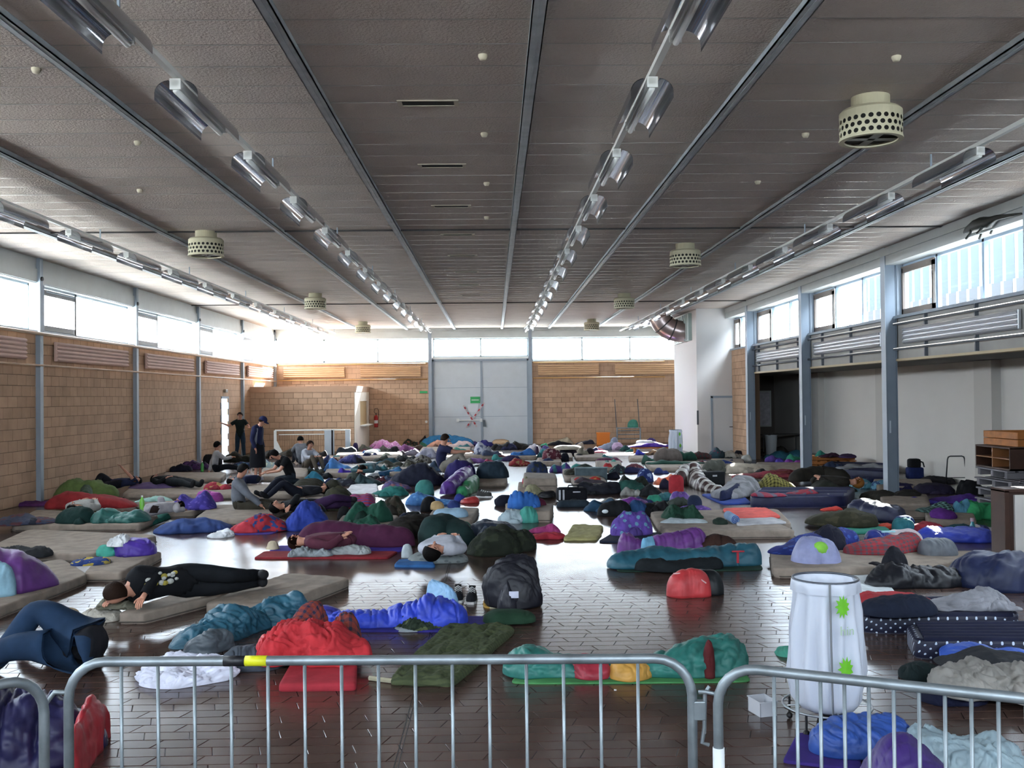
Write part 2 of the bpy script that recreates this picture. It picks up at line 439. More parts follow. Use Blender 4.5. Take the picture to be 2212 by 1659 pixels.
br.inputs['Scale'].default_value = 1; br.inputs['Brick Width'].default_value = .30; br.inputs['Row Height'].default_value = .15
br.inputs['Mortar Size'].default_value = .004; br.inputs['Color1'].default_value = (1, 1, 1, 1); br.inputs['Color2'].default_value = (.7, .7, .7, 1)
br.inputs['Mortar'].default_value = (.12, .12, .12, 1)
mx_ = t_.nodes.new('ShaderNodeMix'); mx_.data_type = 'RGBA'; mx_.blend_type = 'MULTIPLY'; mx_.inputs[0].default_value = 1
t_.links.new(r_.outputs[0], mx_.inputs[6]); t_.links.new(br.outputs[0], mx_.inputs[7]); t_.links.new(mx_.outputs[2], b_.inputs['Base Color'])
b2_ = t_.nodes.new('ShaderNodeBump'); b2_.inputs['Strength'].default_value = .5; b2_.inputs['Distance'].default_value = .004; b2_.invert = True
t_.links.new(br.outputs['Fac'], b2_.inputs['Height']); t_.links.new(bp_.outputs[0], b2_.inputs['Normal']); t_.links.new(b2_.outputs[0], b_.inputs['Normal'])
GROUT = mat('floor_grout', '#140f0e', .5)
YT = YN + 107 * .15
floor = struct(MB().box(XL - .3, YN - .3, -.3, XA + .3, YT, -.006).box(XL - .3, YT, -.3, XA + .3, YF + .3, 0, 1).build('floor', [GROUT, FLOOR_F]))
# interlocking tiles with slanted ends
TW, TH, SK = .30, .15, .045
def tile_poly(x, y, flip):
    k = SK if flip else -SK
    gq = .003
    return [(x + gq, y + gq), (x + TW - gq, y + gq), (x + TW - gq + k, y + TH - gq), (x + gq + k, y + TH - gq)]
def tile_mesh(flip):
    p = tile_poly(-TW / 2, -TH / 2, flip); mb = MB()
    vs = [(a, b, -.012) for a, b in p] + [(a, b, -.0015) for a, b in p]
    cx = sum(a for a, b in p) / 4; cy = sum(b for a, b in p) / 4
    vs += [(cx + (a - cx) * .985, cy + (b - cy) * .97, 0) for a, b in p]
    fs = [(8, 9, 10, 11)]
    for o_ in (0, 4):
        for i in range(4): fs.append((o_ + i, o_ + (i + 1) % 4, o_ + 4 + (i + 1) % 4, o_ + 4 + i))
    mb.add(vs, fs); me = bpy.data.meshes.new('tile'); me.from_pydata(mb.v, [], mb.f); me.materials.append(FLOOR_T); me.update(); return me, vs, fs
TM = [tile_mesh(False), tile_mesh(True)]
cells = []
row = 0; y = YN
while y < YT - TH + .01:
    x = XL + (row % 2) * TW / 2 + ((row // 2) % 2) * .06
    while x < XA - TW:
        cells.append((x + TW / 2, y + TH / 2, row % 2)); x += TW
    y += TH; row += 1
def on_frame(x, y, z=0):
    if y < .8: return False
    a, b = proj(x, y, z); return -20 < a < 2232 and -20 < b < 1680
vis = sorted([c for c in cells if on_frame(c[0], c[1])], key=lambda c: c[1])[:300]
sv = set(vis)
for cx, cy, f in vis:
    o = bpy.data.objects.new('tile', TM[f][0]); C.objects.link(o); o.location = (cx, cy, random.uniform(-.0006, .0006)); o.parent = floor
mb = MB()
for c in cells:
    if c in sv: continue
    _, vs_, fs_ = TM[c[2]]; mb.add([(a + c[0], b + c[1], z) for a, b, z in vs_], fs_)
o = mb.build('tile_paving', FLOOR_T, floor); o['kind'] = 'stuff'
mb = MB().box(-.635, YN, -.005, -.628, YF, .0015).box(-.612, YN, -.005, -.605, YF, .0015)
struct(mb.build('trim_1', mat('expansion_joint', '#0b0a0a', .5)))

# ---- block walls
def block_material(name, c):
    m = bpy.data.materials.new(name); t, b = nodes(m); b.inputs['Roughness'].default_value = .85; b.inputs['Specular IOR Level'].default_value = .2
    world_var(m, 2.5, .16, lin(c)); N = t.nodes.new
    n = N('ShaderNodeTexNoise'); n.inputs['Scale'].default_value = 60; g = N('ShaderNodeNewGeometry'); t.links.new(g.outputs['Position'], n.inputs['Vector'])
    bp = N('ShaderNodeBump'); bp.inputs['Strength'].default_value = .3; bp.inputs['Distance'].default_value = .008
    t.links.new(n.outputs['Fac'], bp.inputs['Height']); t.links.new(bp.outputs[0], b.inputs['Normal']); return m
BLOCK = block_material('sand_lime_block', '#b3947a')
MORT = mat('mortar', '#6a5442', .9)
BM = bpy.data.meshes.new('block'); _m = MB().bev(-.195, -.02, -.115, .195, .0, .115, .006)
BM.from_pydata(_m.v, [], _m.f); BM.materials.append(BLOCK); BM.update()
def blocks(wall, origin, ang, length, z0, z1, skip=None, most=300, rows_off=0, minpx=0):
    """running bond; face towards local -Y"""
    ca, sa = math.cos(ang), math.sin(ang); out = []
    nrow = int(round((z1 - z0) / .24)); hgt = (z1 - z0) / nrow
    for r in range(nrow):
        u = -(.2 if (r + rows_off) % 2 else 0)
        while u < length - .02:
            a = max(u, 0); b = min(u + .4, length)
            if b - a > .05:
                cu = (a + b) / 2; z = z0 + hgt * (r + .5)
                p = (origin[0] + ca * cu, origin[1] + sa * cu, z)
                if not (skip and skip(p)): out.append((p, (b - a) / .4, hgt / .24))
            u += .4
    def key(b):
        x, y, z = b[0]
        if y < 1 or not on_frame(x, y, z): return 1e9
        return y
    out.sort(key=key)
    for p, sx, sz in out[:most]:
        if key((p,)) >= 1e9: break
        o = bpy.data.objects.new('block', BM); C.objects.link(o); o.location = p; o.rotation_euler = (random.uniform(-.004, .004), 0, ang)
        o.scale = (sx, 1, sz); o.parent = wall
    rest = [b for b in out[:most] if key(b) >= 1e9] + out[most:]
    if rest:
        mb = MB()
        for p, sx, sz in rest:
            M = Matrix.Translation(p) @ Matrix.Rotation(ang, 4, 'Z')
            mb.box(-.195 * sx, -.02, -.115 * sz, .195 * sx, 0, .115 * sz, 0, M)
        o = mb.build('blockwork', BLOCK, wall); o['kind'] = 'stuff'

SILL_L, TOP_L = 3.82, 4.88
wl = struct(MB().box(XL - .25, YN, 0, XL - .02, 36.56, SILL_L - .06).box(XL - .25, 37.54, 0, XL - .02, YF + .3, SILL_L - .06).box(XL - .25, 36.56, 2.3, XL - .02, 37.54, SILL_L - .06).build('wall_left', MORT))
DOOR_Y0, DOOR_Y1 = 36.5, 37.6      # lit exit in the left wall
blocks(wl, (XL - .02, YF, 0), -math.pi / 2, YF - YN, 0, SILL_L - .06)
for o in wl.children:
    pass
# blocks face +X: local -Y rotated by -90deg about Z -> -X ; flip by using +90 from the other end
for o in list(wl.children): bpy.data.objects.remove(o)
blocks(wl, (XL - .02, YN, 0), math.pi / 2, YF - YN, 0, SILL_L - .06, skip=lambda p: abs(p[1] - 37.05) < .5 and p[2] < 2.3)
for z in (SILL_L,):
    struct(MB().box(XL - .28, YN, z - .06, XL + .05, YF, z).build('trim_2', mat('sill_metal', '#9a9c9c', .45)))
struct(MB().box(XL - .3, YN, TOP_L, XL + .02, YF, ZC).build('trim_3', FASC))
struct(MB().box(XL + .02, YN, TOP_L + .02, XL + .05, YF, TOP_L + .32).build('trim_3', FASC))
for i, yp in enumerate(LP):
    # steel post: flange proud of the blockwork, web behind, wide outer pier in the window band
    o = struct(MB().box(XL - .02, yp - .06, 0, XL + .10, yp + .06, ZC).box(XL - .30, yp + .06, SILL_L, XL - .02, yp + .42, TOP_L)
               .box(XL + .10, yp - .075, 0, XL + .112, yp + .075, ZC).build('trim_4', PAINTG))
    MB().tube([(XL + .11, yp, 4.98), (XL + .14, yp, 4.98)], .05, 10).build('anchor_plate', BLACKP, o)

# windows of the left wall: frame with a side-hung sash and two fixed lights
GL = glass()
FRAME = mat('window_frame', '#b9c6cc', .5)
def window_left(y0, y1):
    w = MB(); X = XL - .18; f = .05
    w.box(X - .04, y0, TOP_L - f, X + .04, y1, TOP_L).box(X - .04, y0, SILL_L, X + .04, y1, SILL_L + f)
    w.box(X - .04, y0, SILL_L, X + .04, y0 + f, TOP_L).box(X - .04, y1 - f, SILL_L, X + .04, y1, TOP_L)
    ym = y0 + (y1 - y0) * .36; w.box(X - .04, ym - .05, SILL_L, X + .04, ym + .05, TOP_L)
    o = struct(w.build('window_1', FRAME))
    s = MB(); a, b, g = y0 + f + .02, ym - .07, .07
    s.box(X + .04, a, TOP_L - f - g - .08, X + .08, b, TOP_L - f - .02).box(X + .04, a, SILL_L + f, X + .08, b, SILL_L + f + g + .05)
    s.box(X + .04, a, SILL_L + f, X + .08, a + g, TOP_L - f - .02).box(X + .04, b - g, SILL_L + f, X + .08, b, TOP_L - f - .02)
    s.build('sash', mat('sash_grey', '#6d6a68', .5), o)
    MB().box(X - .005, y0 + f, SILL_L + f, X + .005, ym - .05, TOP_L - f).build('pane', GL, o)
    MB().box(X - .005, ym + .05, SILL_L + f, X + .005, y1 - f, TOP_L - f).build('pane', GL, o)
    MB().tube([(X + .12, y0 + .2, TOP_L - .12), (X + .12, ym + .9, TOP_L - .1)], .012, 6).build('opening_rod', PAINTG, o)
for i in range(len(LP) - 1):
    window_left(LP[i] + .42, LP[i + 1] - .06)
window_left(YN + .1, LP[0] - .06)

# pipes and ribbed panels of the left wall
PIPE = mat('beige_pipe', '#8f7358', .5)
for z, r in ((3.74, .035), (3.04, .022)):
    o = MB().tube([(XL + .17, YN + .1, z), (XL + .17, 45.0, z)], r, 8).build('pipe', PIPE, smooth=True)
    struct(o)
    for yp in np.arange(2, 45, 2.9):
        MB().box(XL, yp - .015, z - .02, XL + .16, yp + .015, z + .02).build('bracket', PIPE, o)
def radiator(name, label, L, ribs, h, m, loc, rz, group=None, d=.1):
    t = thing(name, label, 'radiator', loc, rz, group)
    MB().bev(0, -d * .6, 0, L, 0, h, .01).build('panel_back', m, t)
    rh = h / ribs
    for k in range(ribs):
        mb = MB(); z = rh * (k + .5); n = 6
        pr = [(-d * .6 - .035 * math.sin(math.pi * i / n), z - rh * .46 + rh * .92 * i / n) for i in range(n + 1)]
        vs = [(x, p[0], p[1]) for x in (.01, L - .01) for p in pr]
        fs = [(i, i + 1, n + 2 + i, n + 1 + i) for i in range(n)] + [tuple(range(n + 1)), tuple(range(2 * n + 1, n, -1))]
        mb.add(vs, fs).build('rib', m, t, smooth=False)
    return t
PANEL = mat('pinkish_panel', '#c2a498', .6, var=.04)
names_l = ['nearest of the ribbed pinkish wall panels, cut by the left frame edge', 'long pinkish ribbed panel between first and second wall posts at left',
           'pinkish ribbed panel between second and third wall posts at left', 'pinkish ribbed panel above the open exit in the left wall',
           'farthest pinkish ribbed panel on left wall by the sunlit corner']
for i, k in enumerate((3, 4, 5, 6, 7)):
    y0 = LP[k] + .75
    radiator('wall_radiator', names_l[i], 4.4, 5, .45, PANEL, (XL + .04, y0, 3.16), math.pi / 2, 'ribbed panels of the left wall')
# radiator faces -Y locally; rotated +90deg faces +X

# narrow exit in the left wall
mb = MB().box(XL - .22, 36.52, 0, XL + .01, 36.6, 2.35).box(XL - .22, 37.5, 0, XL + .01, 37.58, 2.35).box(XL - .22, 36.52, 2.27, XL + .01, 37.58, 2.35)
d = struct(mb.build('door_1', PAINTG))
MB().box(XL - 1.1, 36.54, .02, XL - .23, 36.6, 2.27).build('door_leaf', mat('pale_door', '#dfe9f2', .4), d)
MB().box(XL - 1.0, 36.6, 1.0, XL - .96, 36.65, 1.14).build('door_handle', PAINTG, d)
MB().box(XL - .25, 36.6, -.02, XL + .0, 37.5, .02).build('threshold', PAINTG, d)
o = MB().bev(XL, 36.85, 2.5, XL + .1, 37.15, 2.62, .02).build('wall_lamp', mat('lamp_beige', '#8b8374', .5)); tag(o, 'small grey lamp box above the pale exit in left wall', 'lamp')

# ---- far wall
SF, TF = 3.90, 4.98
DX0, DX1, DZ = -2.9, 1.65, 4.0
wf = struct(MB().box(XL - .3, YF + .02, 0, DX0, YF + .3, SF - .04).box(DX1, YF + .02, 0, XR + .1, YF + .3, SF - .04).build('wall_far', MORT))
blocks(wf, (XL, YF + .02, 0), 0, DX0 - XL - .1, 0, SF - .04, skip=lambda p: p[0] < -6 and p[2] < 2.6, most=130)
blocks(wf, (DX1 + .1, YF + .02, 0), 0, XR - DX1 - .1, 0, SF - .04, most=170, rows_off=1)
struct(MB().box(XL - .3, YF - .1, TF, XR + .3, YF + .3, ZC).box(XL - .3, YF - .16, ZC - .12, XR + .3, YF - .1, ZC).build('trim_5', FASC))
struct(MB().box(XL, YF - .03, SF - .04, DX0, YF + .3, SF).box(DX1, YF - .03, SF - .04, XR, YF + .3, SF).box(DX0, YF, DZ, DX1, YF + .3, DZ + .1).build('trim_6', WHITEP))
def window_far(name, xs, z0=SF, frame=FRAME):
    w = MB(); f = .06; Y = YF + .12
    w.box(xs[0], Y - .04, TF - f, xs[-1], Y + .04, TF).box(xs[0], Y - .04, z0, xs[-1], Y + .04, z0 + f)
    for k, x in enumerate(xs): w.box(x - .035, Y - .04, z0, x + .035, Y + .04, TF)
    o = struct(w.build(name, frame))
    for a, b in zip(xs[:-1], xs[1:]): MB().box(a + .035, Y - .004, z0 + f, b - .035, Y + .004, TF - f).build('pane', GL, o)
window_far('window_2', [-10.15, -7.9, -5.4, -3.0]); window_far('window_3', [-2.8, -.6, 1.6], DZ + .1); window_far('window_4', [1.8, 4.15, 6.4, 8.9])
for x, nm in ((DX0 - .06, 'trim_7'), (DX1 + .06, 'trim_8')):
    struct(MB().box(x - .08, YF - .12, 0, x + .08, YF + .2, ZC).build(nm, PAINTG))
# double steel door
DOORP = mat('door_grey', '#bcc2c6', .5, var=.03, bump=.1)
d = struct(MB().box(DX0, YF - .02, 0, DX0 + .1, YF + .2, DZ).box(DX1 - .1, YF - .02, 0, DX1, YF + .2, DZ).box(DX0, YF - .02, DZ - .1, DX1, YF + .2, DZ).build('door_2', PAINTG))
xm = (DX0 + DX1) / 2 + .05
l1 = MB().box(DX0 + .1, YF + .06, -.01, xm - .01, YF + .14, DZ - .1).build('door_leaf', DOORP, d)
l2 = MB().box(xm + .01, YF + .06, -.01, DX1 - .1, YF + .14, DZ - .1).build('door_leaf', DOORP, d)
for z in (1.3, 2.65):
    MB().box(DX0 + .1, YF + .055, z, xm - .01, YF + .06, z + .02).build('panel_joint', PAINTG, l1)
    MB().box(xm + .01, YF + .055, z, DX1 - .1, YF + .06, z + .02).build('panel_joint', PAINTG, l2)
MB().box(xm - .05, YF + .03, .02, xm + .05, YF + .06, DZ - .1).build('cover_strip', PAINTG, d)
hx0 = atY(989, 907, YF)[0]; hx1 = atY(1039, 907, YF)[0]; hz = atY(1010, 908, YF)[2]
mb = MB().tube([(hx0, YF - .03, hz), (hx1, YF - .03, hz)], .022, 8)
for x in (hx0, hx1): mb.box(x - .06, YF - .05, hz - .08, x + .06, YF + .06, hz + .08)
mb.build('push_bar', WHITEP, d)
MB().box(hx1 + .1, YF - .03, hz - .3, hx1 + .2, YF + .06, hz + .0).build('lock_case', mat('dark_lock', '#50585c', .5, .3), d)
a = atY(1016, 857, YF); b = atY(1037, 871, YF)
gs = MB().box(a[0], YF + .02, b[2], b[0], YF + .055, a[2]).build('exit_sign', mat('exit_green', '#2f9a55', .5))
tag(gs, 'green rectangular exit sign stuck on the grey double door', 'sign')
MB().box(a[0] + .05, YF - .003 + .02, (a[2] + b[2]) / 2 - .02, b[0] - .05, YF + .019, (a[2] + b[2]) / 2 + .015).build('lettering_strip', WHITEP, gs)
for k in range(-10, 0): pass
a = atY(1011, 874, YF); b = atY(1033, 890, YF)
o = MB().box(a[0], YF + .03, b[2], b[0], YF + .05, a[2]).build('paper_notice', mat('paper', '#c9ccd0', .8)); tag(o, 'white paper notice under the green sign on grey door', 'notice')
TAPE = fab('#c8b4b4', 'wide', '#b03038')
def tape(p, q_, yy, nm, lab):
    A = Vector(atY(*p, YF)); B = Vector(atY(*q_, YF)); dd = (B - A).normalized(); nn = Vector((-dd.z, 0, dd.x)) * .035
    V = [A + nn, A - nn, B - nn, B + nn]; V = [(v.x, yy, v.z) for v in V] + [(v.x, yy - .006, v.z) for v in V]
    L_ = (B - A).length; uv = [(0, 0), (0, .07), (L_, .07), (L_, 0)] * 2
    o = mesh_np(nm, V, [(0, 1, 2, 3), (7, 6, 5, 4), (0, 4, 5, 1), (1, 5, 6, 2), (2, 6, 7, 3), (3, 7, 4, 0)], TAPE, None, uv, False)
    tag(o, lab, 'tape')
tape((1001, 876), (1030, 922), YF + .0, 'barrier_tape', 'red and white tape from upper left to lower right over door bar')
tape((1046, 870), (1007, 924), YF - .02, 'barrier_tape', 'red and white tape from upper right to lower left over door bar')
# panels and pipes of the far wall
PANY = mat('tan_panel', '#bf9c78', .6, var=.04)
for px0, px1, lab in ((613, 745, 'tan ribbed panel above the block annex, left one of two'), (779, 909, 'tan ribbed panel left of the grey double door, above extinguisher'),
                      (1162, 1293, 'tan ribbed panel directly right of the grey double door'), (1328, 1458, 'tan ribbed panel beside white shaft on far wall')):
    x0 = atY(px0, 800, YF)[0]; x1 = atY(px1, 800, YF)[0]
    radiator('wall_radiator', lab, x1 - x0, 5, .48, PANY, (x0, YF - .04, 3.2), 0, 'ribbed panels of the far wall')
for z in (3.8, 3.08):
    for (a, b, nm) in ((XL + .2, DX0 - .2, 'left'), (DX1 + .2, 8.0, 'right')):
        o = MB().tube([(a, YF - .09, z), (b, YF - .09, z)], .028, 6).build('pipe', mat('tan_pipe', '#b98c52', .5), smooth=True)
        struct(o)
# small fittings
a = atY(915, 847, YF)
o = MB().box(a[0] - .18, YF - .03, a[2] - .05, a[0] + .18, YF, a[2] + .05).build('direction_sign', mat('exit_green', '#2f9a55')); tag(o, 'small green escape sign on blocks left of the door', 'sign')
a = atY(921, 911, YF); o = MB().tube([(a[0], YF - .03, a[2]), (a[0], YF, a[2])], .06, 12).build('wall_button', WHITEP); tag(o, 'round white button on blocks beside the grey door', 'switch')
a = atY(1146, 888, YF); o = MB().box(a[0] - .03, YF - .04, a[2] - .15, a[0] + .04, YF, a[2] + .15).build('wall_switch', WHITEP); tag(o, 'slim white switch plate right of the grey double door', 'switch')

# ---- annex: block cabin in the far left corner
AX, AY, AZ = -5.85, 40.9, 2.75
an = struct(MB().box(XL, AY + .02, 0, AX - .02, YF, AZ - .25).build('wall_annex', MORT))
blocks(an, (XL, AY + .02, 0), 0, AX - XL - .02, 0, AZ - .25)
CB = mat('annex_coping', '#b08c70', .7, var=.05)
struct(MB().box(XL, AY - .03, AZ - .25, AX + .05, YF, AZ).build('trim_9', CB))
se = struct(MB().box(AX - .02, AY + .02, 0, AX + .03, 42.4, AZ - .25).box(AX - .02, 42.4, 0, AX + .03, 44.7, 1.0).box(AX - .02, 44.7, 0, AX + .03, YF, AZ - .25)
            .box(AX - .02, 42.4, 2.1, AX + .03, 44.7, AZ - .25).build('wall_annex_side', mat('annex_side_sun_tone', '#e2d6c6', .8, var=.05)))  # side wall colour lightened to carry the sunlight on it
MB().box(AX - .1, 42.3, 1.0, AX + .28, 44.8, 1.05).build('counter_shelf', WHITEP, se)
MB().box(AX - .02, 42.4, 1.05, AX - .0, 44.7, 2.1).build('hatch_shutter', mat('hatch', '#b59a70', .6), se)

# ---- white shaft with door on the right
SX, SY0, SY1 = 7.57, 36.1, 40.6
sh = struct(MB().box(SX, SY0, 0, XR + .2, SY1, ZC).build('wall_shaft', mat('white_render', '#cfcac6', .8, bump=.1)))
x0, x1 = atY(1537, 900, SY0)[0], atY(1587, 900, SY0)[0]
d = struct(MB().box(x0 - .02, SY0 - .05, 0, x0 + .05, SY0, 2.16).box(x1 - .05, SY0 - .05, 0, x1 + .02, SY0, 2.16).box(x0 - .02, SY0 - .05, 2.1, x1 + .02, SY0, 2.18).build('door_3', PAINTG))
MB().box(x0 + .05, SY0 - .03, .02, x1 - .05, SY0, 2.1).build('door_leaf', mat('door_white', '#c3c4c4', .5), d)
MB().tube([(x1 - .22, SY0 - .08, 1.02), (x1 - .1, SY0 - .08, 1.02), (x1 - .1, SY0 - .03, 1.02)], .014, 6).build('door_handle', BLACKP, d)
a = atY(1505, 903, SY0); o = MB().box(SX - .02, SY0 - .012, a[2] - .25, SX + .05, SY0, a[2] + .28).build('cable_cover', mat('dark_strip', '#4e5458', .5)); tag(o, 'narrow dark vertical strip on the white shaft corner', 'cover')
struct(MB().box(XR, SY1, 0, XR + .2, YF + .1, ZC).build('wall_right_corner', mat('white_render', '#cfcac6', .8, bump=.1)))
# ventilation duct
t = thing('ventilation_duct', 'shiny round ventilation elbow on square grille box under the ceiling', 'duct', (SX, 38.6, 4.72))
DUCT = mat('duct_metal', '#c9b8b4', .28, .9)
mb = MB().box(-.12, -1.7, -.42, 0, 1.3, .62)
mb.build('grille_box', mat('grille', '#98a6a0', .45, .6), t)
for k in range(9):
    MB().box(-.16, -1.65 + k * .33, -.4, -.12, -1.56 + k * .33, .6).build('grille_slat', mat('grille_edge', '#cfd6d2', .4, .5), t)
pts, R = [], .42
for k in range(11):
    a = math.radians(k * 9); pts.append((-.1 - .95 * math.sin(a), -.7, .62 * (1 - math.cos(a)) - .02))
el = MB().tube([(0.0, -.7, -.02)] + pts, R, 28).build('elbow', DUCT, t, smooth=True)
for k in (3, 6):
    p, q = Vector(pts[k]), Vector(pts[k + 1]); dd = (q - p).normalized()
    MB().tube([p, p + dd * .05], R + .03, 28).build('clamp_ring', mat('dark_band', '#4a4846', .5, .4), el)

# ---- right wall: columns, windows, band of radiators, alcove
SR, TR = 3.90, 5.05
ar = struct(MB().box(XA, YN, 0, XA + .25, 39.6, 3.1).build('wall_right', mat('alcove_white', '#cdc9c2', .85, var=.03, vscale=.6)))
for yp in RP[:-1]:
    MB().box(XA - .22, yp + 12.1 - 5.85, 0, XA, yp + 12.9 - 5.85, 2.95).build('pilaster', mat('pilaster_white', '#bdb9b2', .85), ar)
struct(MB().box(XR - .02, SY0 - 2.9, 0, XR + .2, SY0, SR).build('wall_right_far', MORT))
wrf = bpy.data.objects['wall_right_far']
blocks(wrf, (XR - .02, SY0, 0), -math.pi / 2, 2.9, 0, SR)
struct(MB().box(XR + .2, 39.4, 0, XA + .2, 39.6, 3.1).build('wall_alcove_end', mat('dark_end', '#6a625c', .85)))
wo = MB().box(10.62, 39.3, .95, 10.68, 39.4, 2.3).box(11.2, 39.3, .95, 11.26, 39.4, 2.3).box(10.62, 39.3, .9, 11.26, 39.4, .96).box(10.62, 39.3, 2.3, 11.26, 39.4, 2.36)
w5 = struct(wo.build('window_5', WHITEP)); MB().box(10.68, 39.33, .96, 11.2, 39.35, 2.3).build('curtain', fab('#e8e2ea', 'stripes', '#cfc6d2'), w5)
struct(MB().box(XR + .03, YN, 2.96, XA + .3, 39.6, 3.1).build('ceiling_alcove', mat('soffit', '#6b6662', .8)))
BAND = mat('band_grey', '#9c9a94', .7, var=.05)
struct(MB().box(XR, YN, 2.95, XR + .2, SY0 - 2.9, SR - .02).build('wall_right_band', BAND))
struct(MB().box(XR - .05, YN, 2.93, XR + .2, SY0 - 2.9, 2.98).build('trim_10', mat('soffit_edge', '#b7a684', .6)))
struct(MB().box(XR - .10, YN, SR - .04, XR + .3, SY0, SR + .02).build('trim_11', PAINTG))
struct(MB().box(XR - .26, YN, TR, XR + .3, YF, ZC).box(XR - .29, YN, TR + .2, XR - .26, SY0, ZC - .02).build('trim_12', FASC))
COLM = mat('column_steel', '#75808c', .45, .2, var=.06)
COLM_LIT = mat('column_lit_tone', '#a9b2bb', .5)  # paler column tone, window light put into the hall-facing flange colour
for i, yp in enumerate(RP):
    z1 = ZC
    o = struct(MB().box(8.64, yp - .01, 0, 8.655, yp + .22, z1).box(8.655, yp + .095, 0, 8.87, yp + .115, z1).box(8.87, yp - .01, 0, 8.89, yp + .22, z1).build('trim_13', COLM))
    MB().box(8.632, yp - .015, 0, 8.64, yp + .225, z1).build('column_flange', COLM_LIT, o)
    MB().box(8.66, yp + .0, 0, 8.865, yp + .09, z1).build('web_plate', COLM, o)
    MB().box(8.70, yp - .012, 1.35, 8.73, yp - .0, 1.62).build('hook_slot', COLM_LIT, o)
    MB().box(8.89, yp - .04, SR, 9.16, yp + .3, TR).build('reveal', PAINTG, o)
BFR = mat('blue_frame', '#9fb4c6', .5)
def window_right(y0, y1, nm='window_6'):
    X = XR + .14; f = .05; w = MB()
    w.box(X - .04, y0, TR - f, X + .04, y1, TR).box(X - .04, y0, SR, X + .04, y1, SR + f)
    ys = [y0, y0 + (y1 - y0) * .36, y0 + (y1 - y0) * .70, y1]
    for yy in ys: w.box(X - .04, yy - .04, SR, X + .04, yy + .04, TR)
    o = struct(w.build(nm, BFR))
    for k, (a, b) in enumerate(zip(ys[:-1], ys[1:])):
        MB().box(X - .004, a + .04, SR + f, X + .004, b - .04, TR - f).build('pane', GL, o)
        if k == 2:
            MB().box(X - .09, a + .06, TR - .2, X - .04, b - .05, TR - .06).box(X - .09, a + .06, SR + f, X - .04, b - .05, SR + .16).box(X - .09, a + .06, SR + f, X - .04, a + .13, TR - .1).box(X - .09, b - .12, SR + f, X - .04, b - .05, TR - .1).build('sash', mat('sash_brown', '#6e6259', .5), o)
ys_ = [YN] + RP + [SY0]
for a, b in zip(ys_[:-1], ys_[1:]): window_right(a + .3, b - .04)
DKP = mat('dark_pipe', '#5a5f66', .45, .4)
for z, r in ((3.74, .03), (3.19, .03)):
    o = MB().tube([(8.83, YN + .1, z), (8.83, 33.0, z)], r, 8).build('pipe', DKP, smooth=True)
    struct(o)
    for yp in np.arange(3, 33, 2.1): MB().box(8.85, yp - .02, z - .2, 8.92, yp + .02, z + .2).build('bracket', DKP, o)
SIL = mat('silver_radiator', '#c9cbd0', .3, .75)
labs = ['silver ribbed radiator in the farthest bay before the white shaft', 'silver ribbed radiator between second and third steel columns at right',
        'silver ribbed radiator left of the nearest right column', 'long silver ribbed radiator reaching the right frame edge']
for k, lab in zip((5, 4, 3, 2), labs):
    radiator('wall_radiator', lab, 4.6, 4, .34, SIL, (8.90, RP[k] + 5.4, 3.29), -math.pi / 2, 'silver radiators of the right side')

# ---- back wall (behind the viewer) and ceiling
wb = MB().box(XL - .3, YN - .3, 0, XA + .3, YN, 3.6).box(XL - .3, YN - .3, 4.9, XA + .3, YN, ZC)
for k in range(8): wb.box(XL - .3 + 3.1 * k, YN - .3, 3.6, XL + 3.1 * k, YN, 4.9)
struct(wb.build('wall_back', mat('back_wall', '#a08468', .85)))
for k in range(7):  # unseen window band, added to bring daylight to the near end
    x0 = XL + 3.1 * k; o = struct(MB().box(x0, YN - .2, 3.6, x0 + 2.8, YN - .1, 3.68).box(x0, YN - .2, 4.82, x0 + 2.8, YN - .1, 4.9).box(x0 + 1.36, YN - .2, 3.6, x0 + 1.44, YN - .1, 4.9).build('added_window_7', FRAME))
    MB().box(x0, YN - .155, 3.68, x0 + 2.8, YN - .145, 4.82).build('pane', GL, o)
CEILP = bpy.data.materials.new('wood_wool_ceiling'); t_, b_ = nodes(CEILP); world_var(CEILP, 1.3, .10, lin('#b9aea5')); b_.inputs['Roughness'].default_value = .9; b_.inputs['Specular IOR Level'].default_value = .1
n_ = t_.nodes.new('ShaderNodeTexNoise'); n_.inputs['Scale'].default_value = 38; n_.inputs['Detail'].default_value = 6; g_ = t_.nodes.new('ShaderNodeNewGeometry'); t_.links.new(g_.outputs['Position'], n_.inputs['Vector'])
bp_ = t_.nodes.new('ShaderNodeBump'); bp_.inputs['Strength'].default_value = .9; bp_.inputs['Distance'].default_value = .02; t_.links.new(n_.outputs['Fac'], bp_.inputs['Height']); t_.links.new(bp_.outputs[0], b_.inputs['Normal'])
ce = struct(MB().box(XL - .3, YN - .3, ZC + .03, XR + .3, YF + .3, ZC + .35).build('ceiling', mat('ceiling_backing', '#3c3833', .5)))  # even dark slab colour behind the panel joints
RX = [-8.4, -6.2, -4.0, -1.8, .4, 2.6, 4.8, 7.0]
edges = [XL] + RX + [XR - .2]
PJ = .58; panels = []
yy = YN
while yy < YF - .1:
    for a, b in zip(edges[:-1], edges[1:]): panels.append((a, b, yy, min(yy + PJ, YF)))
    yy += PJ
def pkey(p):
    pts = [proj(x, max(y, .9), ZC) for x in (p[0], p[1]) for y in (p[2], p[3])]
    xs = [q[0] for q in pts]; yv = [q[1] for q in pts]
    if p[3] < 5 or max(xs) < 0 or min(xs) > 2212 or max(yv) < 0: return 1e9
    return p[2]
panels.sort(key=pkey); cache = {}
nind = min(300, sum(1 for p in panels if pkey(p) < 1e9))
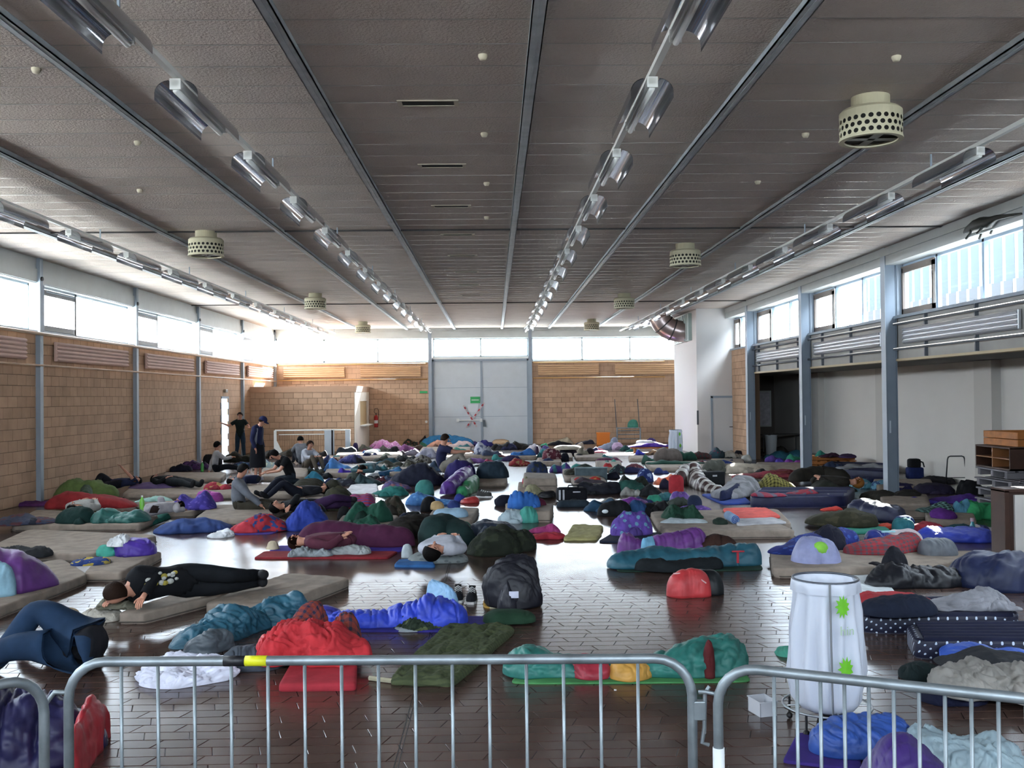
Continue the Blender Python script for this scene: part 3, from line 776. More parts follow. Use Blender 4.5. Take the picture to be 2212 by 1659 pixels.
for a, b, c, e_ in panels[:nind]:
    w_ = round(b - a, 3)
    if w_ not in cache:
        mb = MB().bev(-w_ / 2, -PJ / 2 + .006, 0, w_ / 2, PJ / 2 - .006, .03, .006); me = bpy.data.meshes.new('ceiling_panel'); me.from_pydata(mb.v, [], mb.f); me.materials.append(CEILP); me.update(); cache[w_] = me
    o = bpy.data.objects.new('ceiling_panel', cache[w_]); C.objects.link(o); o.location = ((a + b) / 2, (c + e_) / 2, ZC - random.uniform(0, .004)); o.parent = ce
mb = MB()
for a, b, c, e_ in panels[nind:]: mb.box(a, c + .006, ZC, b, e_ - .006, ZC + .03)
o = mb.build('ceiling_panelling', CEILP, ce); o['kind'] = 'stuff'
# thin metal joint profiles between the panels of the right half
JP = mat('joint_profile', '#a7a29c', .3, .8)
mb = MB(); yy = YN + PJ
while yy < YF - .2: mb.box(XL, yy - .006, ZC - .004, XR - .2, yy + .006, ZC + .002); yy += PJ
struct(mb.build('trim_14', JP))
for yj in (18.5, 33.0): struct(MB().box(XL, yj - .025, ZC - .03, XR - .2, yj + .025, ZC).build('trim_15', mat('dark_joint', '#2c2826', .6)))
for i, x in enumerate(RX):
    o = struct(MB().box(x - .06, YN, ZC - .07, x + .06, YF - .15, ZC - .055).box(x - .06, YN, ZC - .07, x - .05, YF - .15, ZC).box(x + .05, YN, ZC - .07, x + .06, YF - .15, ZC)
               .box(x - .008, YN, ZC - .075, x + .008, YF - .15, ZC - .07).build('trim_16', mat('rail_zinc', '#a4abaf', .5, .35, var=.15, vscale=5)))

# ---- light fittings
REFL = mat('lamp_reflector', '#b9bcc4', .16, .95)
LAMPW = mat('lamp_white', '#cfcfca', .45)
def make_lamp(label):
    t = thing('ceiling_lamp', label, 'lamp')
    MB().bev(-.045, 0, -.03, .045, 1.5, .05, .01).build('lamp_body', LAMPW, t)
    MB().tube([(0, .02, -.055), (0, 1.48, -.055)], .028, 12).build('tube', LAMPW, t, smooth=True)
    for s in (-1, 1):
        n = 8; pr = []
        for k in range(n + 1):
            a = math.radians(8 + k * 13); pr.append((s * (.045 + .155 * math.sin(a) ** .9 if a < math.pi / 2 else .2), .04 - .13 * (1 - math.cos(a))))
        vs = [(p[0], y, p[1]) for y in (0.03, 1.47) for p in pr] + [(p[0], y, p[1] + .006) for y in (0.03, 1.47) for p in pr]
        m_ = n + 1; fs = [(i, i + 1, m_ + i + 1, m_ + i) for i in range(n)] + [(2 * m_ + i + 1, 2 * m_ + i, 3 * m_ + i, 3 * m_ + i + 1) for i in range(n)]
        fs += [(n, 3 * n + 2, 4 * n + 3, m_ + n)]
        MB().add(vs, fs).build('reflector', REFL, t, smooth=True)
    for y in (.0, 1.48): MB().box(-.05, y, -.05, .05, y + .02, .05).build('end_cap', LAMPW, t)
    return t
rows = [(-7.3, 'leftmost lamp row by the window wall'), (-2.9, 'lamp row left of centre'), (1.5, 'lamp row right of centre'), (5.9, 'rightmost lamp row')]
ordn = ['nearest', 'second', 'third', 'fourth', 'fifth', 'sixth', 'seventh', 'eighth', 'ninth', 'tenth', 'eleventh', 'twelfth', 'thirteenth', 'fourteenth']
proto = None; LZ = ZC - .29
for ri, (x, lab) in enumerate(rows):
    k0 = 0
    o = tag(MB().box(-.03, YN, -.0, .03, YF - .3, .05).build('lamp_track', LAMPW), 'white lighting track carrying the ' + lab, 'track'); o.location = (x, 0, LZ + .06)
    for yy in np.arange(7.6, 45, 5.3): MB().box(-.01, yy, .05, .01, yy + .02, ZC - LZ - .06).build('hanger', PAINTG, o)
    idx = 0
    for k in range(-1, 13):
        y = 8.95 + 2.63 * k; a = proj(x, y + 1.5, LZ)
        if a[1] < 0 or a[0] < 0 or a[0] > 2212: continue
        l = 'twin-reflector tube lamp, %s of the %s' % (ordn[idx], lab); idx += 1
        if proto is None: proto = make_lamp(l); o = proto
        else: o = copy_tree(proto); o['label'] = l
        o.location = (x, y, LZ); o['group'] = 'twin-reflector ceiling lamps'

# ---- perforated fan housings
CREAM = mat('cream_housing', '#b9b295', .6, var=.05)
def make_fan(label):
    t = thing('fan_housing', label, 'fan')
    MB().lathe([(.001, .0), (.2, .0), (.2, -.16), (.19, -.16)], n=32).build('neck', CREAM, t, smooth=False)
    n, rws, R = 26, 3, .325; body = MB().lathe([(.18, -.14), (R - .03, -.14), (R, -.17), (R, -.24)], n=52)
    # perforated belt: ring of cells, each with a round hole
    z0, z1 = -.24, -.45; ch = (z1 - z0) / rws
    for r in range(rws):
        for k in range(n):
            a0 = 2 * math.pi * (k + .5 * (r % 2)) / n; da = 2 * math.pi / n; zc = z0 + ch * (r + .5)
            out, inn = [], []
            for j in range(12):
                th_ = 2 * math.pi * j / 12 + math.pi / 12; cx, sz_ = math.cos(th_), math.sin(th_)
                mm = max(abs(cx), abs(sz_)); ox, oz = cx / mm * .5, sz_ / mm * .5
                def P(u, v): a = a0 + u * da; return (R * math.cos(a), R * math.sin(a), zc + v * abs(ch))
                out.append(P(ox, oz)); inn.append(P(cx * .34, sz_ * .36))
            body.add(out + inn, [(j, (j + 1) % 12, 12 + (j + 1) % 12, 12 + j) for j in range(12)])
    body.build('perforated_drum', CREAM, t)
    MB().lathe([(R, -.45), (R + .006, -.455), (R + .006, -.475), (R - .05, -.475), (R - .05, -.46)], n=40).build('lower_rim', CREAM, t)
    MB().lathe([(.001, -.2), (R - .03, -.2), (R - .03, -.44), (.001, -.44)], n=24).build('inner_drum', mat('dark_inside', '#1d1b17', .8), t)
    for k in range(4):
        M = Matrix.Rotation(math.pi / 2 * k, 4, 'Z') @ Matrix.Rotation(.4, 4, 'X'); MB().box(.04, -.05, -.462, .26, .05, -.458, 0, Matrix.Rotation(math.pi / 2 * k, 4, 'Z')).build('blade', mat('blade_grey', '#77746a', .4, .4), t)
    return t
fans = [((1880, 210), 4.05, 'large cream perforated fan housing, nearest at upper right'), ((1480, 527), 4.05, 'second cream perforated fan housing from the front, right side'),
        ((1348, 634), 4.09, 'third cream fan housing on the right, before metal duct'), ((1278, 689), 4.09, 'farthest cream fan housing on the right near far windows'),
        ((445, 500), -5.48, 'nearest cream perforated fan housing on the left'), ((681, 634), -5.45, 'middle cream fan housing on the left side'), ((784, 695), -5.45, 'farthest cream fan housing on the left near far windows')]
fp = None
for (px, py), X, lab in fans:
    x, y = fl(px, py, ZC)
    if fp is None: fp = make_fan(lab); o = fp
    else: o = copy_tree(fp); o['label'] = lab
    o.location = (x, y, ZC); o['group'] = 'perforated ceiling fans'
# ---- slot vents in the middle strip
vp = None
for k in range(8):
    lab = 'dark slot vent in the ceiling, %s from the viewer' % ordn[k] if k else 'dark slot vent in the ceiling, nearest and largest'
    if vp is None:
        vp = thing('slot_vent', lab, 'vent'); fr = MB().box(-.33, -.09, -.012, -.28, .09, .0).box(.28, -.09, -.012, .33, .09, 0).box(-.33, -.1, -.012, .33, -.08, 0).box(-.33, .08, -.012, .33, .1, 0)
        fr.build('vent_frame', mat('vent_edge', '#b5ab97', .6), vp); MB().box(-.28, -.08, -.006, .28, .08, -.002).build('slot', mat('slot_dark', '#0d0c06', .8), vp); o = vp
    else: o = copy_tree(vp); o['label'] = lab
    o.location = (-.68, 10.5 + 2.86 * k, ZC - .004); o['group'] = 'slot vents of the ceiling'
det = [(1043, 118, 'between the two middle rails, nearest'), (1046, 287, 'right of the nearest slot vent'), (1051, 394, 'right of the third slot vent'), (1051, 468, 'before the dark ceiling joint'),
       (78, 147, 'in the upper left corner'), (297, 305, 'left of the lamp row'), (302, 409, 'near the left fan housing'), (1936, 121, 'above the large fan housing'), (1740, 288, 'left of the large fan housing'), (1637, 391, 'right of the second lamp row')]
for px, py, w_ in det:
    x, y = fl(px, py, ZC)
    o = MB().lathe([(.001, -.05), (.03, -.05), (.045, -.02), (.045, 0)], n=16).build('smoke_detector', mat('detector', '#cfc6ac', .5), smooth=True); o.location = (x, y, ZC)
    tag(o, 'small pale round ceiling sensor ' + w_, 'sensor', 'ceiling sensors')
# banner hook / toy hanging at upper right of the window band
x, y, z = atX(2135, 482, 8.6)
t = thing('hanging_lizard', 'dark toy lizard figure clinging to the fascia above right windows', 'figure', (x, y, z))
mb = MB().tube([(0, .85, -.02), (0, .7, 0), (0, .45, .03), (0, .2, .03), (0, -.05, 0), (0, -.3, .04), (0, -.7, .0), (0, -1.05, -.03)], [.03, .08, .11, .12, .1, .05, .03, .015], 10)
mb.build('body', mat('dark_green_toy', '#12160f', .5), t, smooth=True)
for yy, dz in ((.5, -.18), (.1, -.15)):
    for s in (-1, 1): MB().tube([(s * .05, yy, 0), (s * .1, yy - .05, dz * .6), (s * .12, yy + .06, dz)], .022, 6).build('leg', mat('dark_green_toy', '#12160f', .5), t, smooth=True)

# ---- outside
GR = bpy.data.materials.new('outside_ground'); t_, b_ = nodes(GR); b_.inputs['Base Color'].default_value = (.6, .59, .56, 1); b_.inputs['Roughness'].default_value = .9
mb = MB()
mb.box(-90, -60, -.4, XL - .31, 130, -.2).box(XA + .31, -60, -.4, 90, 130, -.2).box(XL - .31, YF + .31, -.4, XA + .31, 130, -.2).box(XL - .31, -60, -.4, XA + .31, YN - .31, -.2)
tag(mb.build('outside_ground', GR), kind='structure')
PINK = mat('red_panel', '#612e40', .7)
def facade(name, lab, x0, x1, y, h, wins, m='#e9e6e2', extra=None):
    t = thing(name, lab, 'building', ((x0 + x1) / 2, y, -.2)); cx = (x0 + x1) / 2
    MB().box(x0 - cx, 0, 0, x1 - cx, 5, h).build('wall', mat('facade_' + m, m, .8), t)
    for (a, b, c, d_) in wins:
        p = atY(a, c, y); q = atY(b, d_, y)
        w = MB().box(p[0] - cx, -.05, q[2] + .2, q[0] - cx, 0, p[2] + .2).build('shutter_panel', PINK, t)
    return t
fb = facade('office_building', 'pale building with red panels seen through the far windows', -30, 24, 72, 8.2, [(821, 886, 733, 774), (969, 1029, 732, 773), (1113, 1137, 730, 772)])
MB().box(-6.0 + 3, -.08, 5.6, -5.2 + 3, -.05, 6.4).build('window', mat('tan_win', '#c98f60'), fb)
t = thing('apartment_house', 'pale house with red panels outside the left windows', 'building', (-40, 60, -.2))
MB().box(-3, -34, 0, 3, 30, 10.5).build('wall', mat('facade_l', '#e4e2e4', .8), t)
for yy, w_ in ((2, 3), (-9, 2.5), (14, 3)): MB().box(3, yy, 4.5, 3.06, yy + w_, 8.2).build('shutter_panel', PINK, t)
MB().box(3, -22, 4.0, 3.05, -17, 9).build('brick_part', mat('mauve_brick', '#8a6a78', .8), t)
# corrugated hall right
t = thing('corrugated_shed', 'corrugated blue-grey metal facade outside the right windows', 'building', (17.5, 20, -.2))
n = 260; vs, fs = [], []
for k in range(n + 1):
    y = -26 + 52 * k / n; x = .2 if k % 4 < 2 else 0
    vs += [(x, y, 5.6), (x, y, 12.0)]
fs = [(2 * k, 2 * k + 1, 2 * k + 3, 2 * k + 2) for k in range(n)]
MB().add(vs, fs).build('corrugated_cladding', mat('cladding_blue', '#182734', .4, .2), t)
MB().box(.25, -26, 0, 6, 26, 11.9).build('wall', mat('shed_wall', '#3c4246', .7), t)
vs2 = [(v[0] - .05, v[1], v[2] - 0) for v in vs]
MB().add([(v[0] - .08, v[1], 4.2 if v[2] < 6 else 6.2) for v in vs], fs).build('lower_cladding', mat('cladding_grey', '#24272a', .4, .3), t)
# tree outside the left windows
t = thing('leafy_tree', 'green leafy tree outside the nearest left window', 'tree', (-20, 27.0, -.2))
MB().tube([(0, 0, 0), (.1, 0, 2), (0, .2, 3.4)], [.2, .16, .1], 10).build('trunk', mat('bark', '#3a2c1e', .9), t, smooth=True)
mb = MB()
for k in range(1400):
    v = Vector((random.gauss(0, 1), random.gauss(0, 1), random.gauss(0, 1))).normalized() * (random.random() ** .4) * 2.3
    c = v + Vector((0, 0, 5.0)); a = Vector((random.gauss(0, 1), random.gauss(0, 1), random.gauss(0, 1))).normalized(); b = a.orthogonal().normalized()
    mb.add([c + a * .16, c + b * .07, c - a * .16, c - b * .07], [(0, 1, 2, 3)])
o = mb.build('foliage', mat('leaf_green', '#5d7a3c', .6, var=.3), t); o['kind'] = 'stuff'

# window portals guide the sampling of daylight
portal((XL - .45, (YN + YF) / 2, (SILL_L + TOP_L) / 2), YF - YN, TOP_L - SILL_L, (1, 0, 0))
portal((XR + .55, (YN + SY0) / 2, (SR + TR) / 2), SY0 - YN, TR - SR, (-1, 0, 0))
portal(((XL + XA) / 2, YN - .4, 4.25), XA - XL, 1.3, (0, 1, 0))
portal(((XL + XR) / 2, YF + .45, (SF + TF) / 2), XR - XL, TF - SF, (0, -1, 0))
# ================================================================== soft things on the floor
SEED = [1]
SB_ = 'sleeping bag'
def nxt(): SEED[0] += 1; return SEED[0]
def detail(Y): return (140, 56) if Y < 10.5 else (72, 30) if Y < 17 else (40, 20) if Y < 26 else (26, 12)
def B(x0, y0, x1, y1, col, name, label, cat, z=0.0, D=None, h=None, pat='plain', c2='#ffffff', fold=.3, fs=.2, quilt=0, sheen=False,
      irr=.15, group=None, tip=1.0, w=None, hs=None, tilt=0, box=.85):
    """rounded soft thing given by its extent seen in the photo; its depth and height come out in metres on the floor"""
    cx = (x0 + x1) / 2; Yf = fl(cx, y1, z)[1]; Wm = (x1 - x0) * Yf / F
    if h is not None and D is None: D = min(max(fl(cx, y0, z + h)[1] - Yf, .12), 2.3)
    if D is None: D = min(max(.5 * Wm, .28), .75)
    Yf = min(Yf, 45.1 - D)
    Yc = Yf + D / 2
    if h is None: h = min(max(atY(cx, y0, Yc)[2] - z, .06), .8)
    X0, X1 = atY(x0, y1, Yc)[0], atY(x1, y1, Yc)[0]
    nu, nv = detail(Yf); s = nxt(); rr = random.Random(s * 17)
    soft = cat in (SB_, 'clothing', 'blanket', 'duvet', 'sheet', 'cloth') and hs is None
    lobes = soft and h > .13 and X1 - X0 > .45
    if soft and X1 - X0 > 1.25 * D:
        hs = rr.choice([[.35, .9, .6, 1.0, .4], [.5, 1.0, .7, .5, .25], [.25, .6, 1.0, .8, .5], [.6, .8, 1.0, .55, .7, .3], [.3, .5, .75, 1.0, .45]])
        w = w or rr.choice([[.8, 1, .85, 1.05, .7], [1.05, .8, 1, .9, .6], [.6, .95, 1.1, .8, .9]]); irr = max(irr, .24); tip = .7
    if X1 - X0 >= D: sp = [(X0, Yc - tilt), ((X0 + X1) / 2, Yc), (X1, Yc + tilt)]; hw = D / 2
    else: sp = [((X0 + X1) / 2, Yf), ((X0 + X1) / 2, Yf + D)]; hw = (X1 - X0) / 2
    ww = [hw * k for k in (w or [1])]; hh = [h * k for k in (hs or [1])]
    o = mound(name, sp, ww, hh, fab(col, pat, c2, sheen), z, s, fold, fs, quilt, irr, nu, nv, None, box, tip)
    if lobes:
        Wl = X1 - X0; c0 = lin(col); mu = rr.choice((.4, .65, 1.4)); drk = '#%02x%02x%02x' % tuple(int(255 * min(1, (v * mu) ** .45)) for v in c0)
        for k in range(2 if Yf < 32 else 1):
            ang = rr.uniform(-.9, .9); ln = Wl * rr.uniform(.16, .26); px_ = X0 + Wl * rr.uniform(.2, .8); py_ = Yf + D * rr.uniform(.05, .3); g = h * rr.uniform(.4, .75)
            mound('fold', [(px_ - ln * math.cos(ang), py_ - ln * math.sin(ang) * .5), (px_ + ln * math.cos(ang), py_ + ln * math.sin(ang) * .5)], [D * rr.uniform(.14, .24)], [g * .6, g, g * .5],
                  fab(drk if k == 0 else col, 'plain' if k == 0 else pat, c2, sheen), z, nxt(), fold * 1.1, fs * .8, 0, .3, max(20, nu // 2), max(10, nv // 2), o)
    return tag(o, label, cat, group)
def E(pts, w, h, col, name, label, cat, z=0.0, pat='plain', c2='#ffffff', fold=.25, fs=.2, quilt=0, sheen=False, irr=.12, group=None, tip=1.0):
    sp = [fl(px, py, z) for px, py in pts]; nu, nv = detail(sp[0][1])
    o = mound(name, sp, w, h, fab(col, pat, c2, sheen), z, nxt(), fold, fs, quilt, irr, int(nu * 1.2), nv, None, .85, tip)
    return tag(o, label, cat, group)
def part(parent, name, pts, w, h, col, z=0.0, label=None, pat='plain', c2='#ffffff', fold=.25, fs=.15, sheen=False, quilt=0):
    sp = [fl(px, py, z) for px, py in pts]; nu, nv = detail(sp[0][1])
    o = mound(name, sp, w, h, fab(col, pat, c2, sheen), z, nxt(), fold, fs, quilt, .15, max(20, nu // 2), nv, parent)
    if label: o['label'] = label
    return o
def Q(px4, t, col, name, label, cat, z=0.0, pat='plain', c2='#ffffff', wr=.0, ws=.25, rnd=9, edge=0, group=None, sheen=False, n=0):
    q = [fl(px, py, z + t) for px, py in px4]; Y = min(p[1] for p in q)
    n = n or (44 if Y < 12 and wr else 26 if Y < 18 else 16)
    o = slab(name, q, t, fab(col, pat, c2, sheen), z, nxt(), wr, ws, rnd, None, n, None, None, edge)
    return tag(o, label, cat, group)
MATC = '#8f8072'
def M(px4, label, t=.12, z=0.0, col=MATC, wr=.003, piping=True):
    """foam mattress; px4 = top corners front-left, front-right, back-right, back-left"""
    o = Q(px4, t, col, 'mattress', label, 'mattress', z, wr=wr, ws=.35, rnd=14, group='taupe foam mattresses')
    if piping:
        q = [Vector(fl(px, py, z + t)) for px, py in px4]; c = sum(q, Vector((0, 0))) / 4; pts = []
        for i in range(4):
            a, b = q[i], q[(i + 1) % 4]
            for k in (.06, .5, .94): p = a.lerp(b, k); pts.append((p.x - o.location.x, p.y - o.location.y, t * .16))
        MB().tube(pts, .009, 5, closed=True).build('piping', fab('#5f564d'), o, smooth=True)
    return o

# ---------------------------------------------------------------- front zone
# mattresses first
M([(-90, 1345), (192, 1240), (135, 1205), (-160, 1262)], 'mattress under the purple sleeping bag at the left frame edge')
M([(180, 1236), (262, 1236), (353, 1190), (228, 1190)], 'empty-edged mattress holding a blue and yellow cloth at left')
M([(-60, 1196), (205, 1196), (346, 1155), (60, 1142)], 'wide bare mattress at left behind the purple and teal pile')
M([(253, 1322), (315, 1322), (548, 1263), (470, 1250)], 'mattress under the sleeper in the black hooded top')
m_ = M([(437, 1303), (598, 1308), (760, 1247), (620, 1238)], 'bare creased mattress in the left foreground, nothing on it', wr=.02)
for k in range(3):
    a = fl(540 + 30 * k, 1285 - 4 * k, .12); b = fl(680 + 15 * k, 1262 - 8 * k, .12)
    pts = [(a[0] + (b[0] - a[0]) * t - m_.location.x, a[1] + (b[1] - a[1]) * t + .03 * math.sin(5 * t + k) - m_.location.y, .118) for t in np.linspace(0, 1, 9)]
    MB().tube(pts, [.003, .009, .012, .013, .013, .012, .010, .008, .003], 8).build('crease', fab(MATC), m_, smooth=True)
M([(1425, 1138), (1712, 1130), (1680, 1098), (1403, 1104)], 'rear of two mattresses at centre right, under green jacket and orange towel')
M([(1446, 1149), (1719, 1146), (1690, 1132), (1424, 1136)], 'front of two mattresses at centre right, bare with long creases', wr=.02)
M([(1668, 1228), (2010, 1222), (2165, 1190), (1662, 1186)], 'mattress under the red tartan blanket at right')
# left foreground
E([(-200, 1690), (-40, 1640), (120, 1625), (232, 1600)], [.34, .36, .34, .2], [.42, .45, .40, .2], '#191747', 'sleeping_bag', 'dark violet sleeping bag with red lining behind the left barrier', 'sleeping bag', quilt=.2, sheen=True, fold=.22)
o = bpy.context.scene.collection.objects[-1]
part(o, 'lining', [(150, 1700), (180, 1650), (212, 1600), (236, 1588)], [.05, .06, .07, .04], [.30, .34, .36, .2], '#a60a20', label='red lining folded out', sheen=True)
E([(368, 1402), (470, 1378), (560, 1350), (668, 1336)], [.16, .26, .2, .2], [.1, .24, .2, .28], '#11556b', 'sleeping_bag', 'teal blue crumpled sleeping bag with grey opening in front of the bare mattress', 'sleeping bag', sheen=True, fold=.38, fs=.17)
o = C.objects[-1]
part(o, 'opening', [(395, 1412), (450, 1410), (505, 1396)], [.08, .1, .08], [.12, .2, .2], '#4a545c', label='grey inner lining', sheen=True, fold=.4)
B(318, 1392, 497, 1489, '#d6d9ec', 'shirt', 'crumpled white shirt on the floor behind the barrier', 'clothing', h=.12, fold=.55, fs=.11, irr=.4)
B(478, 1392, 625, 1452, '#3a424e', 'pillow', 'dark grey patterned pillow between white shirt and red jacket', 'pillow', D=.45, fold=.15, pat='marble', c2='#54505c', quilt=0)
Q([(600, 1478), (770, 1476), (772, 1405), (640, 1408)], .06, '#a8182c', 'sleeping_mat', 'red foam mat sticking out under the red jacket', 'mat', rnd=20)
B(548, 1345, 800, 1440, '#c01222', 'jacket', 'bright red jacket with tartan lining in the foreground', 'clothing', z=.06, D=.55, fold=.4, fs=.18, irr=.3, hs=[.55, 1, .9, .5])
o = C.objects[-1]
part(o, 'lining', [(588, 1428), (640, 1400), (688, 1372)], [.10, .13, .12], [.2, .3, .36], '#9c3a26', .06, 'red, blue and cream tartan lining', 'plaid', '#2b3350', fold=.3)
part(o, 'lining', [(715, 1395), (782, 1392)], [.16, .14], [.34, .30], '#8a3324', .06, None, 'plaid', '#20283c', fold=.3)
part(o, 'sleeve', [(550, 1425), (600, 1420)], [.12, .12], [.2, .2], '#c01222', .06, None, sheen=True)
part(o, 'sleeve', [(730, 1432), (800, 1420)], [.12, .14], [.16, .18], '#c01222', .06)
# blue bag on violet mat
Q([(690, 1362), (1085, 1362), (1050, 1330), (690, 1333)], .02, '#2a2580', 'sleeping_mat', 'blue violet foam mat under the bright blue sleeping bag', 'mat', rnd=14, wr=.004)
E([(668, 1345), (760, 1350), (860, 1345), (960, 1345), (1010, 1340)], [.17, .18, .2, .24, .16], [.1, .14, .15, .30, .18], '#1f40c8', 'sleeping_bag', 'bright blue shiny sleeping bag beside the black shoes', 'sleeping bag', z=.02, quilt=.16, sheen=True, fold=.3)
o = C.objects[-1]
part(o, 'lining', [(925, 1310), (985, 1322)], [.08, .08], [.3, .22], '#7fb0d8', .02, 'pale blue lining', sheen=True)
part(o, 'rear_half', [(668, 1340), (740, 1345)], [.19, .16], [.15, .13], '#2a2c8c', .02, 'darker violet blue end', sheen=True)
B(1043, 1318, 1158, 1350, '#133722', 'pillow', 'dark green flat cushion at the end of the violet mat', 'pillow', z=.02, D=.35, fold=.08, fs=.3)
B(846, 1333, 968, 1366, '#2c3a2a', 'hat', 'camouflage net hat with pale brim in front of the blue bag', 'hat', D=.3, fold=.5, fs=.08, pat='camo', c2='#56623c', hs=[.6, 1.3, 1, .5])
o = C.objects[-1]; part(o, 'brim', [(850, 1362), (963, 1356)], [.12, .12], [.03, .03], '#8f9aa0')
def shoe(px, py, col, label, z=0.0, rz=0.0, sc=1.0, sole='#c8c8c8', lace='#d0d0d0', group=None):
    x, y = fl(px, py, z); t = thing('shoe', label, 'shoe', (x, y, z), rz, group)
    mound_pts = [(0, -.14), (0, 0), (0, .14)]
    me = mound('upper', mound_pts, [.045, .05, .04], [.075, .085, .12], fab(col), .015, nxt(), .06, .1, 0, .05, 26, 16, None)
    me.parent = t; me.location = (0, 0, .015)
    MB().add([(sx * .052 * k, yy, zz) for yy, k in ((-.15, .6), (-.09, 1), (.03, .85), (.13, .9), (.155, .5)) for zz in (0, .022) for sx in (-1, 1)],
             [(4 * i, 4 * i + 4, 4 * i + 6, 4 * i + 2) for i in range(4)] + [(4 * i + 1, 4 * i + 3, 4 * i + 7, 4 * i + 5) for i in range(4)] +
             [(4 * i + 2, 4 * i + 6, 4 * i + 7, 4 * i + 3) for i in range(4)] + [(4 * i, 4 * i + 1, 4 * i + 5, 4 * i + 4) for i in range(4)] + [(0, 2, 3, 1), (16, 17, 19, 18)]).build('sole', fab(sole), t)
    mb = MB()
    for k in range(4): yy = -.06 + .035 * k; mb.tube([(-.034, yy, .075 + .01 * k), (0, yy, .098 + .01 * k), (.034, yy, .075 + .01 * k)], .005, 5)
    mb.build('laces', fab(lace), t)
    MB().lathe([(.026, 0), (.034, .0), (.034, .012), (.026, .012)], (0, .09, .118), 14).build('collar', fab('#1a1a1c'), t)
    t.scale = (sc,) * 3
    return t
shoe(990, 1296, '#1b1c22', 'left one of two black laced shoes near the blue bag', rz=.05, sc=1.15, group='pair of black shoes')
shoe(1019, 1299, '#1b1c22', 'right one of two black laced shoes near the blue bag', rz=-.05, sc=1.15, group='pair of black shoes')
# olive garment with pale hem
Q([(830, 1472), (985, 1474), (1125, 1348), (965, 1350)], .035, '#47502f', 'blanket', 'olive green ribbed blanket spread beyond the barrier, pale hem', 'blanket', wr=.05, ws=.12, rnd=10, edge=.2, pat='stripes', c2='#3a4428')
o = C.objects[-1]
a = [fl(px, py) for px, py in ((798, 1470), (860, 1478), (910, 1476), (985, 1472))]; MB().tube([(x - o.location.x, y - o.location.y, .02) for x, y in a], .02, 6).build('hem', fab('#a39c80'), o)
# dark dome bag with sherpa lining on yellow mat
Q([(1040, 1312), (1172, 1306), (1160, 1236), (1062, 1238)], .02, '#c89a2c', 'towel', 'yellow striped towel under the black domed sleeping bag', 'towel', pat='wide', c2='#d8d2b0', wr=.006)
B(1050, 1202, 1172, 1317, '#0d0d1b', 'sleeping_bag', 'black sleeping bag bunched into a dome with fleece spilling out', 'sleeping bag', z=.02, D=.62, fold=.24, fs=.2, sheen=True, quilt=.17, tip=1.1)
o = C.objects[-1]
part(o, 'fleece_lining', [(1160, 1285), (1195, 1282), (1250, 1272)], [.2, .16, .1], [.3, .2, .08], '#918c69', 0, 'sage fleece lining', fold=.3)
part(o, 'fleece_lining', [(1150, 1262), (1178, 1262)], [.1, .1], [.42, .38], '#918c69', 0)
part(o, 'hood', [(1215, 1288), (1255, 1292), (1293, 1286)], [.09, .14, .1], [.1, .13, .14], '#0b0b14', 0, None, sheen=True)
MB().bev(-.06, -.36, .13, .04, -.355, .20, .002).build('care_label', fab('#c9cce0'), o)
# sacks
B(1491, 1226, 1563, 1288, '#0b1216', 'stuff_sack', 'black round stuff sack half hidden behind the red one', 'stuff sack', D=.33, fold=.1, tip=.8, sheen=True)
B(1440, 1230, 1536, 1293, '#c01f26', 'stuff_sack', 'bright red stuffed sack alone on the brown floor', 'stuff sack', D=.32, fold=.12, fs=.2, tip=.9, sheen=True)
o = C.objects[-1]
MB().tube([(-.18, -.05, .255), (-.05, -.07, .262), (.06, -.1, .235), (.17, -.13, .16)], .008, 6).build('drawcord', fab('#d8a8a8'), o)
# teal and purple bags
Q([(1330, 1234), (1652, 1230), (1628, 1205), (1340, 1208)], .015, '#16362a', 'sleeping_mat', 'dark green foam mat under the long teal sleeping bag', 'mat')
E([(1332, 1200), (1400, 1200), (1475, 1196), (1525, 1192)], [.22, .2, .2, .22], [.34, .26, .3, .4], '#6c2f86', 'sleeping_bag', 'purple puffy sleeping bag behind the long teal one', 'sleeping bag', quilt=.13, sheen=True, fold=.3)
E([(1502, 1196), (1560, 1196), (1597, 1200)], [.16, .2, .16], [.2, .27, .2], '#3c2118', 'pillow', 'dark brown pillow at the right end of the purple bag', 'pillow', fold=.1)
E([(1312, 1226), (1400, 1222), (1500, 1220), (1590, 1216), (1646, 1220)], [.2, .26, .24, .26, .2], [.17, .26, .22, .24, .34], '#14586a', 'sleeping_bag', 'long teal sleeping bag with red tab, behind the red sack', 'sleeping bag', z=.015, sheen=True, fold=.22)
o = C.objects[-1]
part(o, 'open_side', [(1370, 1230), (1450, 1234), (1560, 1226)], [.1, .14, .1], [.14, .16, .12], '#12181c', .015, 'black lining along the open zip')
part(o, 'lining', [(1385, 1206), (1415, 1203)], [.05, .05], [.28, .3], '#6fb4d8', .015, 'sky blue lining')
MB().bev(.62, -.26, .06, .65, -.24, .2, .004).bev(.56, -.26, .2, .72, -.24, .22, .004).build('red_tab', fab('#b02030'), o)
